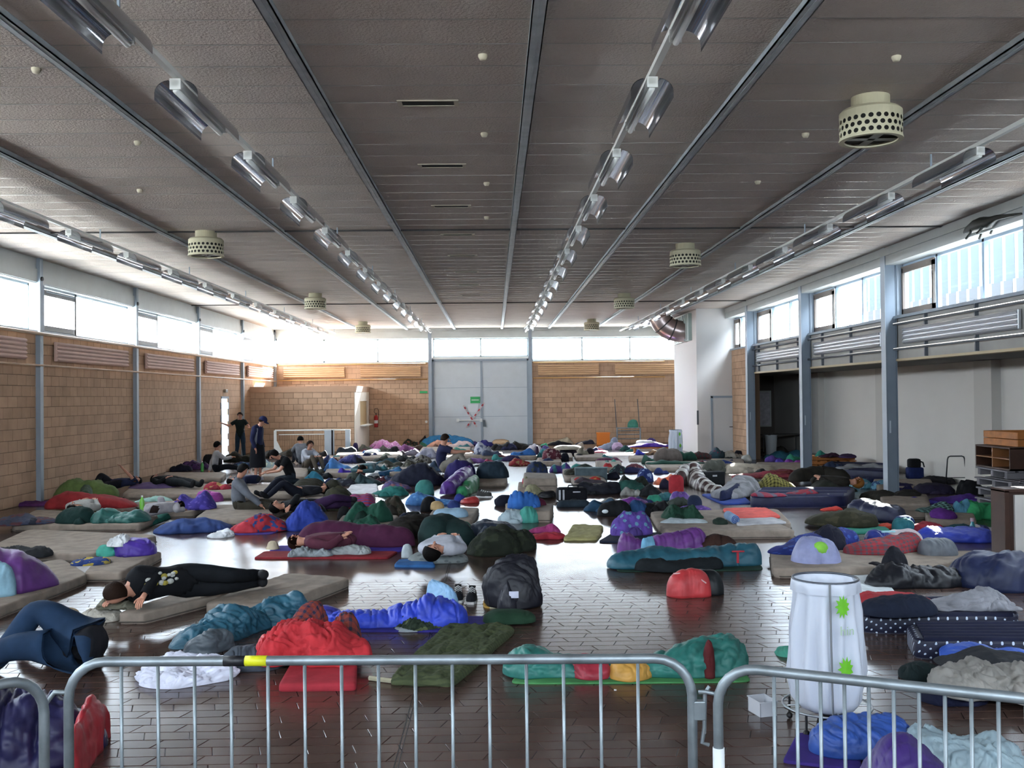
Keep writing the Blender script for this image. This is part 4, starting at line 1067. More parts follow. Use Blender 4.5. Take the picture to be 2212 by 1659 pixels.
# green multicoloured bag behind the barrier
Q([(1100, 1476), (1625, 1472), (1600, 1440), (1130, 1440)], .012, '#3f8a4a', 'sleeping_mat', 'thin green foam mat behind the barrier', 'mat')
E([(1085, 1450), (1180, 1450), (1300, 1450), (1420, 1450), (1520, 1446), (1610, 1440)], [.25, .22, .2, .2, .26, .26], [.26, .16, .12, .13, .26, .38], '#137066', 'sleeping_bag', 'green sleeping bag with red and yellow panels behind the barrier', 'sleeping bag', z=.012, sheen=True, fold=.3)
o = C.objects[-1]
part(o, 'red_panel', [(1222, 1452), (1275, 1452), (1310, 1446)], [.23, .23, .21], [.155, .15, .14], '#a01530', .012, 'crimson panel', sheen=True, fold=.2)
part(o, 'yellow_panel', [(1308, 1456), (1360, 1456), (1412, 1456)], [.22, .22, .2], [.145, .145, .14], '#c8901c', .012, 'mustard panel', sheen=True, fold=.25)
part(o, 'hood_opening', [(1518, 1462), (1545, 1462)], [.07, .07], [.3, .3], '#5a1418', .012, 'dark red hood opening')
# left mid zone
E([(-120, 1282), (-20, 1275), (60, 1268), (128, 1262)], [.36, .4, .38, .2], [.5, .48, .44, .16], '#5f2a78', 'sleeping_bag', 'big purple sleeping bag with pale blue patch at the left edge', 'sleeping bag', z=.12, sheen=True, fold=.14, fs=.3)
o = C.objects[-1]
part(o, 'patch', [(-30, 1288), (35, 1285)], [.16, .12], [.44, .40], '#86b4c8', .12, 'pale blue patch')
B(-40, 1176, 112, 1208, '#15171c', 'jacket', 'black jacket at the left edge behind the big purple bag', 'clothing', z=.1, fold=.4, D=.5)
B(155, 1200, 238, 1223, '#1d3a7a', 'cloth', 'small blue and yellow printed cloth on a mattress', 'cloth', z=.12, h=.07, pat='camo', c2='#b8a02c', fold=.4)
B(208, 1182, 262, 1203, '#2a9a86', 'cloth', 'mint green cloth beside the violet bag on mattress', 'clothing', z=.12, D=.35, h=.12)
B(248, 1160, 337, 1203, '#4a2aa0', 'sleeping_bag', 'violet crumpled sleeping bag piled on the mattress at left', 'sleeping bag', z=.12, D=.5, fold=.3, sheen=True)
B(232, 1158, 282, 1182, '#cfd2d4', 'shirt', 'white crumpled shirt on top of the violet bag', 'clothing', z=.26, D=.3, h=.14, fold=.5, fs=.1)
B(458, 1145, 500, 1163, '#dcdfe4', 'paper_towel', 'small white crumpled cloth on the floor near the blue denim', 'cloth', h=.07, fold=.6, fs=.07, irr=.4)
B(340, 1108, 498, 1153, '#2c4680', 'sleeping_bag', 'denim blue sleeping bag lying loose on the floor at left', 'sleeping bag', D=.8, h=.2, fold=.35, fs=.25, tilt=.22, hs=[.7, .9, 1, .5])
# row near y 1100 at left
M([(20, 1134), (305, 1132), (345, 1112), (75, 1100)], 'long mattress at left under the patterned and dark green bags')
B(-10, 1092, 122, 1135, '#3a4058', 'sleeping_bag', 'grey blue patterned sleeping bag on mattress by the left edge', 'sleeping bag', z=.12, D=.7, h=.14, pat='marble', c2='#5a3038', fold=.35)
B(122, 1095, 205, 1132, '#10332f', 'sleeping_bag', 'dark green sleeping bag around the dark-haired sleeper in white', 'sleeping bag', z=.12, D=.6, fold=.2)
B(198, 1094, 326, 1130, '#1a5f58', 'sleeping_bag', 'teal green sleeping bag at the right end of the long mattress', 'sleeping bag', z=.12, D=.6, fold=.35, sheen=True)
B(100, 1066, 296, 1100, '#8d1018', 'sleeping_bag', 'red sleeping bag with green stripe close to the left wall', 'sleeping bag', z=.1, D=.7, fold=.2, hs=[.8, 1.1, 1, .8, .3])
o = C.objects[-1]; part(o, 'stripe', [(184, 1092), (186, 1074)], [.14, .14], [.32, .3], '#2c4630', .1, 'dark green stripe')
B(40, 1078, 116, 1094, '#5a2468', 'blanket', 'purple blanket corner with white edge by the left wall', 'blanket', z=0, D=.5, h=.12)
B(118, 1036, 255, 1078, '#5c7434', 'sleeping_bag', 'light green sleeping bag lying against the left wall', 'sleeping bag', z=.05, D=.9, fold=.16, hs=[.6, 1.1, 1, .7])
B(318, 1108, 342, 1142, '#156a5c', 'cloth', 'small teal cloth on floor at the end of the mattress', 'clothing', h=.1)
o = MB().lathe([(.001, .0), (.10, .0), (.12, .02), (.115, .022), (.10, .006), (.001, .006)], n=24).build('plate', fab('#d8dcd8'), smooth=True); x, y = fl(107, 1147); o.location = (x, y, 0)
tag(o, 'small white plate on the floor before the left mattress', 'plate')
M([(262, 1066), (640, 1068), (600, 1046), (290, 1044)], 'long mattress by the left wall under the black tracksuit sleeper')
B(288, 1036, 398, 1056, '#574070', 'jacket', 'thin purple grey jacket spread on mattress near the wall', 'clothing', z=.12, h=.08, fold=.4)
B(440, 1040, 502, 1058, '#a01c34', 'cloth', 'crimson and pink bundle on mattress behind the seated boy', 'clothing', z=.12, D=.4, pat='marble', c2='#b08a48')
M([(345, 1106), (420, 1104), (470, 1080), (290, 1082)], 'mattress under the sleeper with brown arms')
B(292, 1062, 372, 1086, '#8cb8ac', 'sheet', 'pale mint sheet rumpled on mattress at left', 'sheet', z=.1, D=.6, h=.1, fold=.4)
B(372, 1064, 468, 1102, '#3d318e', 'sleeping_bag', 'blue violet printed sleeping bag over the left sleeper', 'sleeping bag', z=.12, D=.6, fold=.22, pat='floral', c2='#5a4aa8')
B(424, 1056, 482, 1086, '#a03a98', 'sleeping_bag', 'pink magenta sleeping bag behind the seated boy in grey', 'sleeping bag', z=.1, D=.5, fold=.25, pat='marble', c2='#c458b0')
M([(420, 1118), (560, 1122), (640, 1088), (460, 1090)], 'mattress under the seated boy in the grey hooded top')
# centre left
Q([(505, 1154), (590, 1152), (618, 1138), (515, 1140)], .015, '#4a3a90', 'sleeping_mat', 'purple foam mat under the red and blue bundle', 'mat')
B(497, 1106, 622, 1150, '#a8182c', 'sleeping_bag', 'red and blue printed sleeping bag bundle left of the blue one', 'sleeping bag', z=.015, D=.6, pat='camo', c2='#28407c', fold=.22)
B(614, 1092, 712, 1148, '#1f3a98', 'sleeping_bag', 'royal blue rumpled sleeping bag behind the maroon sleeper', 'sleeping bag', D=.7, fold=.3, hs=[.7, 1, 1.1, .8])
B(648, 1082, 705, 1108, '#16161c', 'jacket', 'black jacket with red trim on top of the royal blue bag', 'clothing', z=.24, D=.3, h=.12)
o = C.objects[-1]; part(o, 'red_trim', [(660, 1108), (695, 1108)], [.04, .04], [.13, .13], '#a81424', .24)
B(680, 1128, 728, 1147, '#27409c', 'pillow', 'flat blue corner cushion beside the royal blue bag', 'pillow', D=.4, h=.1)
M([(718, 1140), (838, 1142), (862, 1112), (740, 1112)], 'mattress under the dark green bag at centre left')
B(742, 1082, 850, 1130, '#0f4a38', 'sleeping_bag', 'dark green bulky sleeping bag behind the maroon one', 'sleeping bag', z=.12, D=.6, fold=.25)
B(735, 1112, 822, 1140, '#0e4634', 'cloth', 'dark green bunched jacket at the front of the mattress', 'clothing', z=.12, D=.4, fold=.4)
B(744, 1066, 812, 1098, '#a02444', 'sleeping_bag', 'red, pink and blue striped bag with black hood', 'sleeping bag', z=.1, D=.5, pat='stripes', c2='#5a4a90', fold=.2)
B(728, 1092, 760, 1122, '#101014', 'hat', 'black woollen lump beside the dark green bag', 'clothing', D=.35)
B(806, 1072, 878, 1112, '#3a3226', 'sleeping_bag', 'brown camouflage sleeping bag right of the dark green one', 'sleeping bag', D=.5, pat='camo', c2='#25281c')
B(860, 1108, 890, 1128, '#1a2238', 'cap', 'dark blue cap on floor by the brown camouflage bag', 'cap', D=.25)
B(875, 1104, 908, 1114, '#16181a', 'cloth', 'flat black strap bundle on the floor at centre', 'clothing', h=.06)
Q([(548, 1204), (838, 1204), (860, 1190), (570, 1190)], .025, '#8c1422', 'sleeping_mat', 'dark red foam mat in front of the maroon sleeping bag', 'mat', rnd=20)
Q([(580, 1192), (870, 1190), (880, 1176), (590, 1178)], .02, '#3a2490', 'sleeping_mat', 'violet foam mat under the maroon sleeping bag', 'mat')
E([(640, 1178), (700, 1176), (780, 1176), (850, 1178), (897, 1178)], [.2, .28, .27, .24, .16], [.26, .38, .32, .3, .26], '#4a1238', 'sleeping_bag', 'long maroon sleeping bag with a sleeper, centre left', 'sleeping bag', z=.02, fold=.12, fs=.35, irr=.08)
B(622, 1180, 720, 1204, '#8c9498', 'shirt', 'grey crumpled shirt on the dark red mat, left bundle', 'clothing', z=.025, D=.3, h=.12, fold=.5, fs=.1)
B(706, 1177, 802, 1199, '#9aa0a0', 'shirt', 'pale grey crumpled trousers on the dark red mat, right bundle', 'clothing', z=.025, D=.28, h=.12, fold=.5, fs=.1)
B(576, 1164, 604, 1188, '#c8b898', 'cloth', 'small cream bundle at head of the maroon sleeper', 'clothing', z=.02, D=.2)
E([(850, 1166), (900, 1152), (950, 1150)], [.24, .28, .2], [.28, .3, .26], '#221d18', 'sleeping_bag', 'dark brown sleeping bag behind the maroon feet', 'sleeping bag')
B(867, 1173, 892, 1206, '#b8c4c8', 'stuffed_toy', 'small white stuffed toy standing beside the pillow', 'toy', D=.14, fold=.3)
Q([(850, 1221), (942, 1222), (930, 1206), (862, 1208)], .03, '#1c5f9c', 'towel', 'blue towel poking out under the patterned pillow', 'towel', wr=.02)
B(880, 1182, 1012, 1219, '#7c8484', 'pillow', 'grey patterned pillow under the dark-haired sleeper in white', 'pillow', D=.5, h=.13, pat='floral', c2='#626a6c', fold=.08)
E([(925, 1180), (960, 1165), (1005, 1178)], [.26, .3, .26], [.34, .42, .3], '#15302e', 'sleeping_bag', 'dark green black sleeping bag over the sleeper with patterned pillow', 'sleeping bag', fold=.12)
E([(1008, 1196), (1060, 1196), (1110, 1186), (1150, 1176)], [.24, .32, .3, .14], [.26, .34, .32, .2], '#20261a', 'sleeping_bag', 'dark olive bivouac bag beyond the black dome', 'sleeping bag', pat='camo', c2='#2c3422', fold=.3)
B(1008, 1122, 1118, 1162, '#1b2a3e', 'sleeping_bag', 'dark slate blue sleeping bag behind the olive one', 'sleeping bag', D=.7, fold=.18, sheen=True)
B(976, 1126, 1020, 1154, '#2f6450', 'cap', 'green peaked cap lying on the dark slate bag', 'cap', z=.04, D=.3, fold=.08)
M([(918, 1122), (1018, 1124), (1036, 1096), (940, 1094)], 'mattress with the pale blue pillow near the centre')
B(935, 1097, 1012, 1119, '#8fb4cc', 'pillow', 'pale blue pillow on a mattress near the centre', 'pillow', z=.12, D=.45, fold=.1)
B(918, 1115, 992, 1140, '#23307c', 'sleeping_bag', 'navy patterned bedding in front of the pale blue pillow', 'blanket', z=.02, D=.4, pat='floral', c2='#3c2c6c', fold=.3)
B(968, 1082, 994, 1102, '#1e3470', 'cap', 'navy cap standing by the pale blue pillow', 'cap', z=.12, D=.25)
B(930, 1084, 958, 1102, '#b89864', 'cap', 'tan cap next to the black head near the centre', 'cap', z=.12, D=.25)
# centre
B(897, 1033, 938, 1070, '#2f8078', 'sleeping_bag', 'sea green hooded sleeping bag sticking up near the centre', 'sleeping bag', z=0, D=.5, fold=.15)
B(875, 1062, 990, 1092, '#3c78b8', 'sleeping_bag', 'light blue patterned sleeping bag beside a dark head', 'sleeping bag', D=.6, pat='floral', c2='#5c98d0', fold=.25)
B(908, 1070, 944, 1106, '#0c0c12', 'backpack', 'small black round bag in front of light blue bedding', 'bag', D=.3, fold=.15)
E([(962, 1068), (992, 1056), (1014, 1036)], [.18, .22, .16], [.3, .42, .4], '#5a2a8c', 'sleeping_bag', 'purple sleeping bag leaning up against a green one', 'sleeping bag', z=.05, sheen=True, fold=.2, quilt=.14)
E([(996, 1072), (1016, 1062), (1026, 1050)], [.14, .16, .12], [.22, .3, .3], '#12804c', 'sleeping_bag', 'bright green sleeping bag beside the leaning purple one', 'sleeping bag', sheen=True, fold=.2)
B(994, 1072, 1036, 1088, '#b01c1c', 'stuff_sack', 'small bright red sack on the floor near the centre', 'stuff sack', D=.3, sheen=True)
B(980, 1066, 1006, 1084, '#24348c', 'cloth', 'blue cloth between the red sack and the purple bag', 'clothing', D=.3)
shoe(1046, 1074, '#3c3a38', 'grey shoe lying beside the small red sack', rz=1.2, sc=1.3)
B(840, 1008, 962, 1050, '#191c30', 'sleeping_bag', 'dark navy sleeping bag in front of the man in navy', 'sleeping bag', D=.9, fold=.25, hs=[.6, 1, 1.2, .7])
B(800, 1046, 884, 1072, '#177068', 'sleeping_bag', 'teal crumpled sleeping bag beside a bright white sheet', 'sleeping bag', D=.6, h=.22, fold=.4)
B(824, 1037, 890, 1058, '#5c5080', 'sleeping_bag', 'mauve orange patterned bag behind the teal crumpled one', 'sleeping bag', z=.05, D=.5, pat='camo', c2='#8a5a60')
Q([(742, 1070), (820, 1070), (815, 1044), (760, 1044)], .03, '#e4e4e8', 'sheet', 'bright white sheet on the floor at centre left', 'sheet', wr=.015)
B(1100, 1074, 1152, 1102, MATC, 'rolled_mattress', 'taupe folded mattress end under the azure bag', 'mattress', D=.5, h=.2, fold=.05)
B(1096, 1058, 1168, 1100, '#1c66b8', 'sleeping_bag', 'azure blue sleeping bag heaped on a folded mattress', 'sleeping bag', z=.18, D=.5, fold=.28, quilt=.1)
B(1144, 1078, 1182, 1104, '#5c1030', 'sleeping_bag', 'maroon pouch beside the azure bag', 'bag', z=.1, D=.3, fold=.15)
M([(1140, 1104), (1190, 1104), (1196, 1088), (1150, 1086)], 'folded mattress end right of the maroon pouch', t=.2)
B(1070, 1070, 1106, 1094, '#14162a', 'backpack', 'navy bag lying left of the azure sleeping bag', 'bag', D=.35)
B(1074, 1104, 1138, 1131, '#a4b8c0', 'shirt', 'white crumpled shirt on the floor beside mint cloth', 'clothing', D=.5, fold=.5, fs=.12)
B(1118, 1092, 1168, 1130, '#3aa090', 'shirt', 'mint green crumpled jacket on the floor', 'clothing', D=.4, fold=.4)
B(1143, 1150, 1224, 1166, '#a8142e', 'cloth', 'red cloth on the floor near the yellow towel', 'clothing', D=.4, h=.12, fold=.3)
B(1140, 1136, 1212, 1152, '#a0286c', 'cloth', 'magenta cloth behind the red one', 'clothing', D=.3, h=.12, fold=.3)
Q([(1218, 1164), (1292, 1164), (1306, 1136), (1238, 1132)], .03, '#a8a062', 'towel', 'yellow crumpled towel spread on the floor', 'towel', wr=.03, ws=.15, edge=.15)
Q([(1290, 1170), (1445, 1170), (1440, 1150), (1325, 1150)], .02, '#1a2236', 'sleeping_mat', 'dark navy mat under the purple flowered bag', 'mat', wr=.01)
B(1318, 1110, 1410, 1158, '#5c3f9c', 'sleeping_bag', 'purple flowered sleeping bag standing up on a navy mat', 'sleeping bag', z=.02, D=.55, pat='floral', c2='#5c94b0', fold=.35)
# rolled mattresses
M([(1118, 1054), (1206, 1054), (1200, 1042), (1120, 1040)], 'lower of the stacked folded mattresses in mid aisle', t=.18)
M([(1130, 1034), (1204, 1034), (1200, 1022), (1132, 1020)], 'upper folded mattress on the stack in mid aisle', t=.2, z=.18)
B(1128, 1026, 1140, 1046, '#b03848', 'towel', 'red towel tucked at the left side of the folded mattresses', 'towel', z=.2, D=.3, h=.14)
M([(1030, 1042), (1094, 1042), (1096, 1030), (1034, 1028)], 'mattress under the slate bag right of the man in navy')
B(1028, 994, 1100, 1034, '#1f3240', 'sleeping_bag', 'slate blue bulky sleeping bag right of the man in navy', 'sleeping bag', z=.12, D=.8, fold=.2)
o = C.objects[-1]; part(o, 'lining', [(1030, 1032), (1060, 1035), (1092, 1034)], [.1, .1, .14], [.1, .08, .18], '#157058', .12, 'green lining')
B(958, 994, 1030, 1046, '#251a5c', 'sleeping_bag', 'dark violet sleeping bag over the knees of the seated man', 'sleeping bag', D=.7, fold=.12, fs=.3)
B(1136, 996, 1184, 1026, '#26365a', 'sleeping_bag', 'blue and olive sleeping bag alone in the bright aisle', 'sleeping bag', D=.6, pat='camo', c2='#3c4038')
# right of centre, y 1000-1100
o = thing('backpack', 'black sports bag with white stripes in the aisle', 'bag', (*fl(1235, 1083), 0), .1)
MB().bev(-.32, -.15, 0, .32, .17, .3, .07).build('body', fab('#101018'), o, smooth=True)
for q_ in ((-.3, -.16, .05, -.26, -.14, .26), (-.22, -.16, .05, -.18, -.14, .26), (.0, -.165, .2, .16, -.15, .225)): MB().bev(*q_, .004).build('stripe', fab('#c0c0c8'), o)
MB().tube([(-.12, -.14, .26), (-.1, -.2, .36), (.1, -.2, .36), (.12, -.14, .26)], .014, 8).build('handle', fab('#101018'), o)
M([(1248, 1050), (1318, 1050), (1305, 1030), (1232, 1030)], 'mattress with red clothes in the bright aisle', piping=False)
B(1240, 1028, 1308, 1044, '#4a4048', 'blanket', 'grey blanket under the red clothes in aisle', 'blanket', z=.12, D=.4, h=.12)
B(1240, 1026, 1268, 1038, '#b81418', 'shirt', 'red shirt left of the yellow-red one on grey blanket', 'clothing', z=.16, D=.25, h=.09)
B(1272, 1026, 1298, 1038, '#b01c14', 'shirt', 'red shirt with yellow on grey blanket', 'clothing', z=.16, D=.25, h=.09, pat='camo', c2='#b89838')
t = thing('crate', 'grey plastic crate behind the red shirts', 'crate', (*fl(1276, 1036), 0))
for (a, b, c, d_) in ((-.42, -.2, .42, -.17), (-.42, .17, .42, .2), (-.42, -.17, -.39, .17), (.39, -.17, .42, .17)): MB().box(a, b, 0, c, d_, .32).build('side', fab('#54646a'), t)
MB().box(-.44, -.22, .32, .44, -.17, .35).build('rim', fab('#90a4a8'), t)
E([(1246, 1064), (1290, 1066), (1345, 1064)], [.3, .3, .28], [.26, .24, .24], '#1e1f2a', 'sleeping_bag', 'charcoal sleeping bag with thin red piping in mid right', 'sleeping bag', fold=.3)
E([(1330, 1062), (1360, 1064), (1385, 1070)], [.25, .28, .2], [.28, .26, .2], '#1b5248', 'sleeping_bag', 'green sleeping bag right of the charcoal one', 'sleeping bag', fold=.3)
B(1202, 1080, 1275, 1096, '#22303c', 'sleeping_mat', 'rolled dark slate mat in front of black sports bag', 'mat', D=.25, fold=.05)
B(1260, 1080, 1345, 1106, '#17405c', 'sleeping_bag', 'petrol blue sleeping bag in the front of the dark heap', 'sleeping bag', D=.5, fold=.35)
B(1290, 1084, 1365, 1116, '#121418', 'backpack', 'black bag with a white oval mark at heap front', 'bag', D=.4, fold=.15)
o = C.objects[-1]; MB().ball((-.2, -.22, .1), .06, 10, sc=(1, .3, .6)).build('oval_mark', fab('#d4dce0'), o, smooth=True)
B(1356, 1080, 1400, 1108, '#1c4878', 'cloth', 'blue jacket lying on the black heap', 'clothing', z=.05, D=.35)
B(1380, 1082, 1452, 1114, '#0f0f14', 'sleeping_bag', 'black sleeping bag behind the double mattress', 'sleeping bag', D=.5)
B(1326, 1072, 1400, 1090, '#70208c', 'cloth', 'magenta purple jacket on the dark heap', 'clothing', z=.12, D=.35, sheen=True)
B(1396, 1066, 1430, 1088, '#14866a', 'cloth', 'emerald cloth right of the magenta jacket', 'clothing', z=0, D=.3)
B(1332, 1026, 1405, 1056, '#22261e', 'sleeping_bag', 'dark olive sleeping bag above the green one, mid right', 'sleeping bag', D=.6, pat='camo', c2='#161a14')
B(1376, 1046, 1432, 1072, '#1a1c20', 'cloth', 'black clothes heap left of the red barrel bag', 'clothing', D=.4, fold=.4)
B(1376, 1012, 1412, 1042, '#1c2f6c', 'jacket', 'blue and white jacket behind the orange bag', 'clothing', D=.4, pat='camo', c2='#8094b8')
B(1410, 1020, 1462, 1048, '#e8642c', 'sleeping_bag', 'bright orange sleeping bag beside the red barrel bag', 'sleeping bag', z=.06, D=.4, fold=.25, sheen=True)
B(1424, 1032, 1460, 1056, '#1c1530', 'jacket', 'dark indigo jacket under the orange bag', 'clothing', D=.3)
x, y = fl(1461, 1072); t = thing('barrel_bag', 'upright red barrel-shaped bag in mid right', 'bag', (x, y, 0))
MB().lathe([(.001, 0), (.15, 0), (.165, .02), (.165, .34), (.15, .42), (.09, .47), (.001, .475)], n=24).build('body', fab('#a81424'), t, smooth=True)
MB().tube([(-.03, 0, .47), (0, 0, .53), (.03, 0, .47)], .008, 6).build('cord_loop', fab('#400810'), t)
E([(1470, 1048), (1495, 1040), (1520, 1058), (1560, 1066)], [.2, .24, .2, .16], [.42, .5, .3, .16], '#3a2220', 'sleeping_bag', 'brown shiny sleeping bag with white stripes sloping right', 'sleeping bag', pat='wide', c2='#a8a49c', sheen=True)
B(1446, 1062, 1492, 1088, '#5f3a90', 'sleeping_bag', 'light purple silky bag in front of the red barrel bag', 'sleeping bag', z=0, D=.4, sheen=True)
B(1484, 1068, 1516, 1094, '#172340', 'cap', 'navy peaked cap on the purple printed shirt', 'cap', z=.05, D=.3, fold=.06)
B(1462, 1084, 1536, 1104, '#4c2f80', 'shirt', 'purple printed shirt spread by the green jacket', 'clothing', z=.02, D=.5, h=.08, pat='floral', c2='#7c4cb0')
B(1428, 1087, 1516, 1122, '#14402e', 'jacket', 'dark green fleece jacket on the rear mattress', 'clothing', z=.12, D=.55, fold=.4, fs=.13)
o = C.objects[-1]; part(o, 'collar', [(1432, 1103), (1480, 1101)], [.05, .05], [.26, .26], '#a02030', .12, 'red collar band')
B(1426, 1116, 1528, 1131, '#b0bcc0', 'shirt', 'white shirt below the green fleece on mattress', 'clothing', z=.12, D=.3, h=.08, fold=.3)
Q([(1590, 1120), (1690, 1116), (1655, 1096), (1557, 1098)], .03, '#d8483c', 'towel', 'orange red towel spread on the rear mattress', 'towel', z=.13, wr=.02, ws=.12, edge=.06)
Q([(1592, 1134), (1702, 1128), (1672, 1117), (1588, 1119)], .03, '#a4a4a8', 'towel', 'grey white towel in front of the orange red one', 'towel', z=.12, wr=.012)
a = fl(1573, 1122, .12); b = fl(1588, 1132, .12); t = thing('rolled_mat', 'blue and white rolled mat lying on the double mattress', 'mat', (a[0], a[1], .19), 0)
dv = (b[0] - a[0], b[1] - a[1]); MB().tube([(0, 0, 0), (dv[0], dv[1], 0)], .075, 20).build('roll', fab('#7c98b8'), t, smooth=True)
sp_ = []
for k in range(30): an = k * .5; rr = .072 - .0021 * k; sp_.append((dv[0] * 1.01 + rr * math.cos(an) * .9, dv[1] * 1.01 - .004, rr * math.sin(an)))
MB().tube(sp_, .006, 5).build('spiral_end', fab('#2a50a0'), t)
B(1540, 1116, 1572, 1134, '#1a2c22', 'cloth', 'dark green and red cloth left of the rolled mat', 'clothing', z=.12, D=.25, h=.1)
# blue mat & grey blanket
Q([(1562, 1088), (1625, 1086), (1600, 1066), (1512, 1066)], .03, '#1c3c90', 'sleeping_mat', 'blue mat under the grey striped blanket', 'mat')
E([(1560, 1078), (1590, 1070), (1622, 1060)], [.3, .34, .3], [.16, .32, .3], '#7c7c80', 'blanket', 'grey blanket with navy stripe, left of navy airbed', 'blanket', z=.03, pat='wide', c2='#8c8c90', fold=.3)
o = C.objects[-1]; part(o, 'navy_stripe', [(1556, 1082), (1590, 1074), (1615, 1062)], [.06, .06, .06], [.2, .28, .3], '#141c40', .03)
def airbed(px4, t, label, col='#0e1440', pat='plain', c2='#ffffff', z=0.0, ridges=6):
    o = Q(px4, t, col, 'airbed', label, 'airbed', z, pat=pat, c2=c2, rnd=8, wr=.0, sheen=True, n=40)
    q = [Vector(fl(px, py, z + t)) for px, py in px4]; L3 = lambda v: (v.x - o.location.x, v.y - o.location.y)
    for k in range(ridges):
        f = (k + .5) / ridges; a = q[0].lerp(q[3], f); b = q[1].lerp(q[2], f); pts = [(*L3(a.lerp(b, s)), t - .012) for s in (.05, .3, .5, .7, .95)]
        r = (q[3] - q[0]).length / ridges * .46
        vs = []; n = 7
        for p in pts:
            dn = (q[3] - q[0]).normalized()
            for j in range(n): an = math.pi * j / (n - 1); vs.append((p[0] + dn.x * r * math.cos(an), p[1] + dn.y * r * math.cos(an), p[2] + .035 * math.sin(an)))
        fs = [(i * n + j, i * n + j + 1, (i + 1) * n + j + 1, (i + 1) * n + j) for i in range(len(pts) - 1) for j in range(n - 1)] + [tuple(range(n)), tuple(range(4 * n, 5 * n))[::-1]]
        MB().add(vs, fs).build('air_chamber', fab(col), o, smooth=True)
    return o
o = airbed([(1616, 1074), (1830, 1072), (1850, 1052), (1640, 1052)], .22, 'long navy airbed with red and grey clothes on it', ridges=3)
MB().ball((-.75, -.62, .12), .03, 8).build('valve', fab('#c0c8d0'), o)
B(1622, 1056, 1700, 1074, '#90203c', 'blanket', 'crimson blanket on the left end of the navy airbed', 'blanket', z=.22, D=.5, h=.07, pat='wide', c2='#5c5468')
B(1696, 1056, 1768, 1070, '#8c2034', 'shirt', 'red and grey shirts in the middle of the navy airbed', 'clothing', z=.22, D=.4, h=.12, pat='camo', c2='#55505e')
B(1770, 1062, 1806, 1076, '#b8b0a8', 'socks', 'white socks bundle on the navy airbed', 'clothing', z=.17, D=.2, h=.07)
B(1634, 1026, 1720, 1062, '#8c8438', 'blanket', 'yellow and black checked blanket behind the navy airbed', 'blanket', z=.05, D=.7, pat='plaid', c2='#2c2810', fold=.3, hs=[.7, 1.2, .7, .4])
B(1750, 1036, 1850, 1064, '#22241c', 'sleeping_bag', 'black olive sleeping bag behind the airbed at right', 'sleeping bag', z=.1, D=.8, fold=.15)
B(1580, 1030, 1680, 1052, '#34332c', 'sleeping_bag', 'brown sleeping bag with pale lining behind blue mat', 'sleeping bag', D=.7, pat='wide', c2='#5c6058', fold=.3)
B(1578, 1012, 1740, 1032, '#7c2434', 'blanket', 'red ornate blanket in the sunlit heap at right', 'blanket', z=0, D=.8, pat='camo', c2='#8a3c34', fold=.2, tilt=.3)
B(1556, 996, 1680, 1022, '#b4a896', 'sleeping_bag', 'cream sleeping bag in the sunlit heap before column', 'sleeping bag', D=1.0, fold=.15, tilt=.35)
t = thing('sports_bag', 'black square sports bag in the bright patch, mid right', 'bag', (*fl(1540, 1048), 0), .2)
MB().bev(-.28, -.12, 0, .28, .14, .34, .03).build('body', fab('#16181c'), t, smooth=False)
MB().tube([(-.2, -.12, .3), (-.32, -.2, .15), (-.36, -.24, .03)], .02, 8).build('strap', fab('#16181c'), t)
MB().bev(-.06, -.125, .22, .06, -.12, .26, .002).build('badge', fab('#b0b4b8'), t)
E([(1708, 1040), (1775, 1036), (1835, 1040)], [.22, .3, .26], [.26, .36, .28], '#26211a', 'sleeping_bag', 'dark brown sleeping bag of the curly-haired sleeper', 'sleeping bag', z=.08, fold=.12)
# right middle
o = B(1752, 1098, 1882, 1140, '#2c2a18', 'sleeping_bag', 'brown olive sleeping bag on the green mat at right', 'sleeping bag', z=.05, D=.9, fold=.16, pat='marble', c2='#3a3622', hs=[.5, .8, 1, 1.1], tilt=-.3)
Q([(1825, 1150), (1925, 1144), (1860, 1106), (1748, 1116)], .045, '#1c7c68', 'sleeping_mat', 'green double foam mat under the brown olive bag', 'mat', rnd=20)
B(1772, 1090, 1820, 1104, '#c02c1c', 'cloth', 'orange red cloth behind the brown olive bag', 'clothing', z=0, D=.25, h=.09)
E([(1840, 1110), (1890, 1118), (1950, 1128)], [.3, .32, .28], [.26, .3, .28], '#1e2342', 'sleeping_bag', 'dark navy shiny sleeping bag right of the brown olive one', 'sleeping bag', sheen=True)
B(1930, 1114, 1976, 1138, '#143468', 'cap', 'royal blue knitted cap with white tag at right', 'cap', z=.06, D=.28, fold=.05)
o = C.objects[-1]; MB().bev(.02, -.15, .08, .05, -.14, .15, .003).build('tag', fab('#d0d4d8'), o)
B(1890, 1128, 1932, 1144, '#b83416', 'cloth', 'orange cloth left of the royal blue cap', 'clothing', D=.3, h=.1)
B(1966, 1126, 2036, 1152, '#98182c', 'sleeping_bag', 'red sleeping bag behind the white pillow at right', 'sleeping bag', D=.5, fold=.25)
B(1928, 1130, 1975, 1150, '#1a6c74', 'cloth', 'teal cloth next to the white pillow', 'clothing', D=.3, h=.2)
E([(1662, 1196), (1720, 1192), (1800, 1176), (1850, 1172)], [.2, .26, .26, .2], [.06, .16, .22, .2], '#1c2c78', 'sleeping_bag', 'blue printed sleeping bag spread on mattress at right', 'sleeping bag', z=.12, pat='floral', c2='#2c50a0', fold=.2)
B(1868, 1142, 1932, 1182, '#1b2e82', 'jacket', 'blue hooded jacket with pale stripe beside the white pillow', 'clothing', z=.12, D=.4, fold=.3, sheen=True)
o = C.objects[-1]; MB().bev(-.05, -.21, .2, .14, -.19, .225, .004).build('stripe', fab('#8cc4d0'), o)
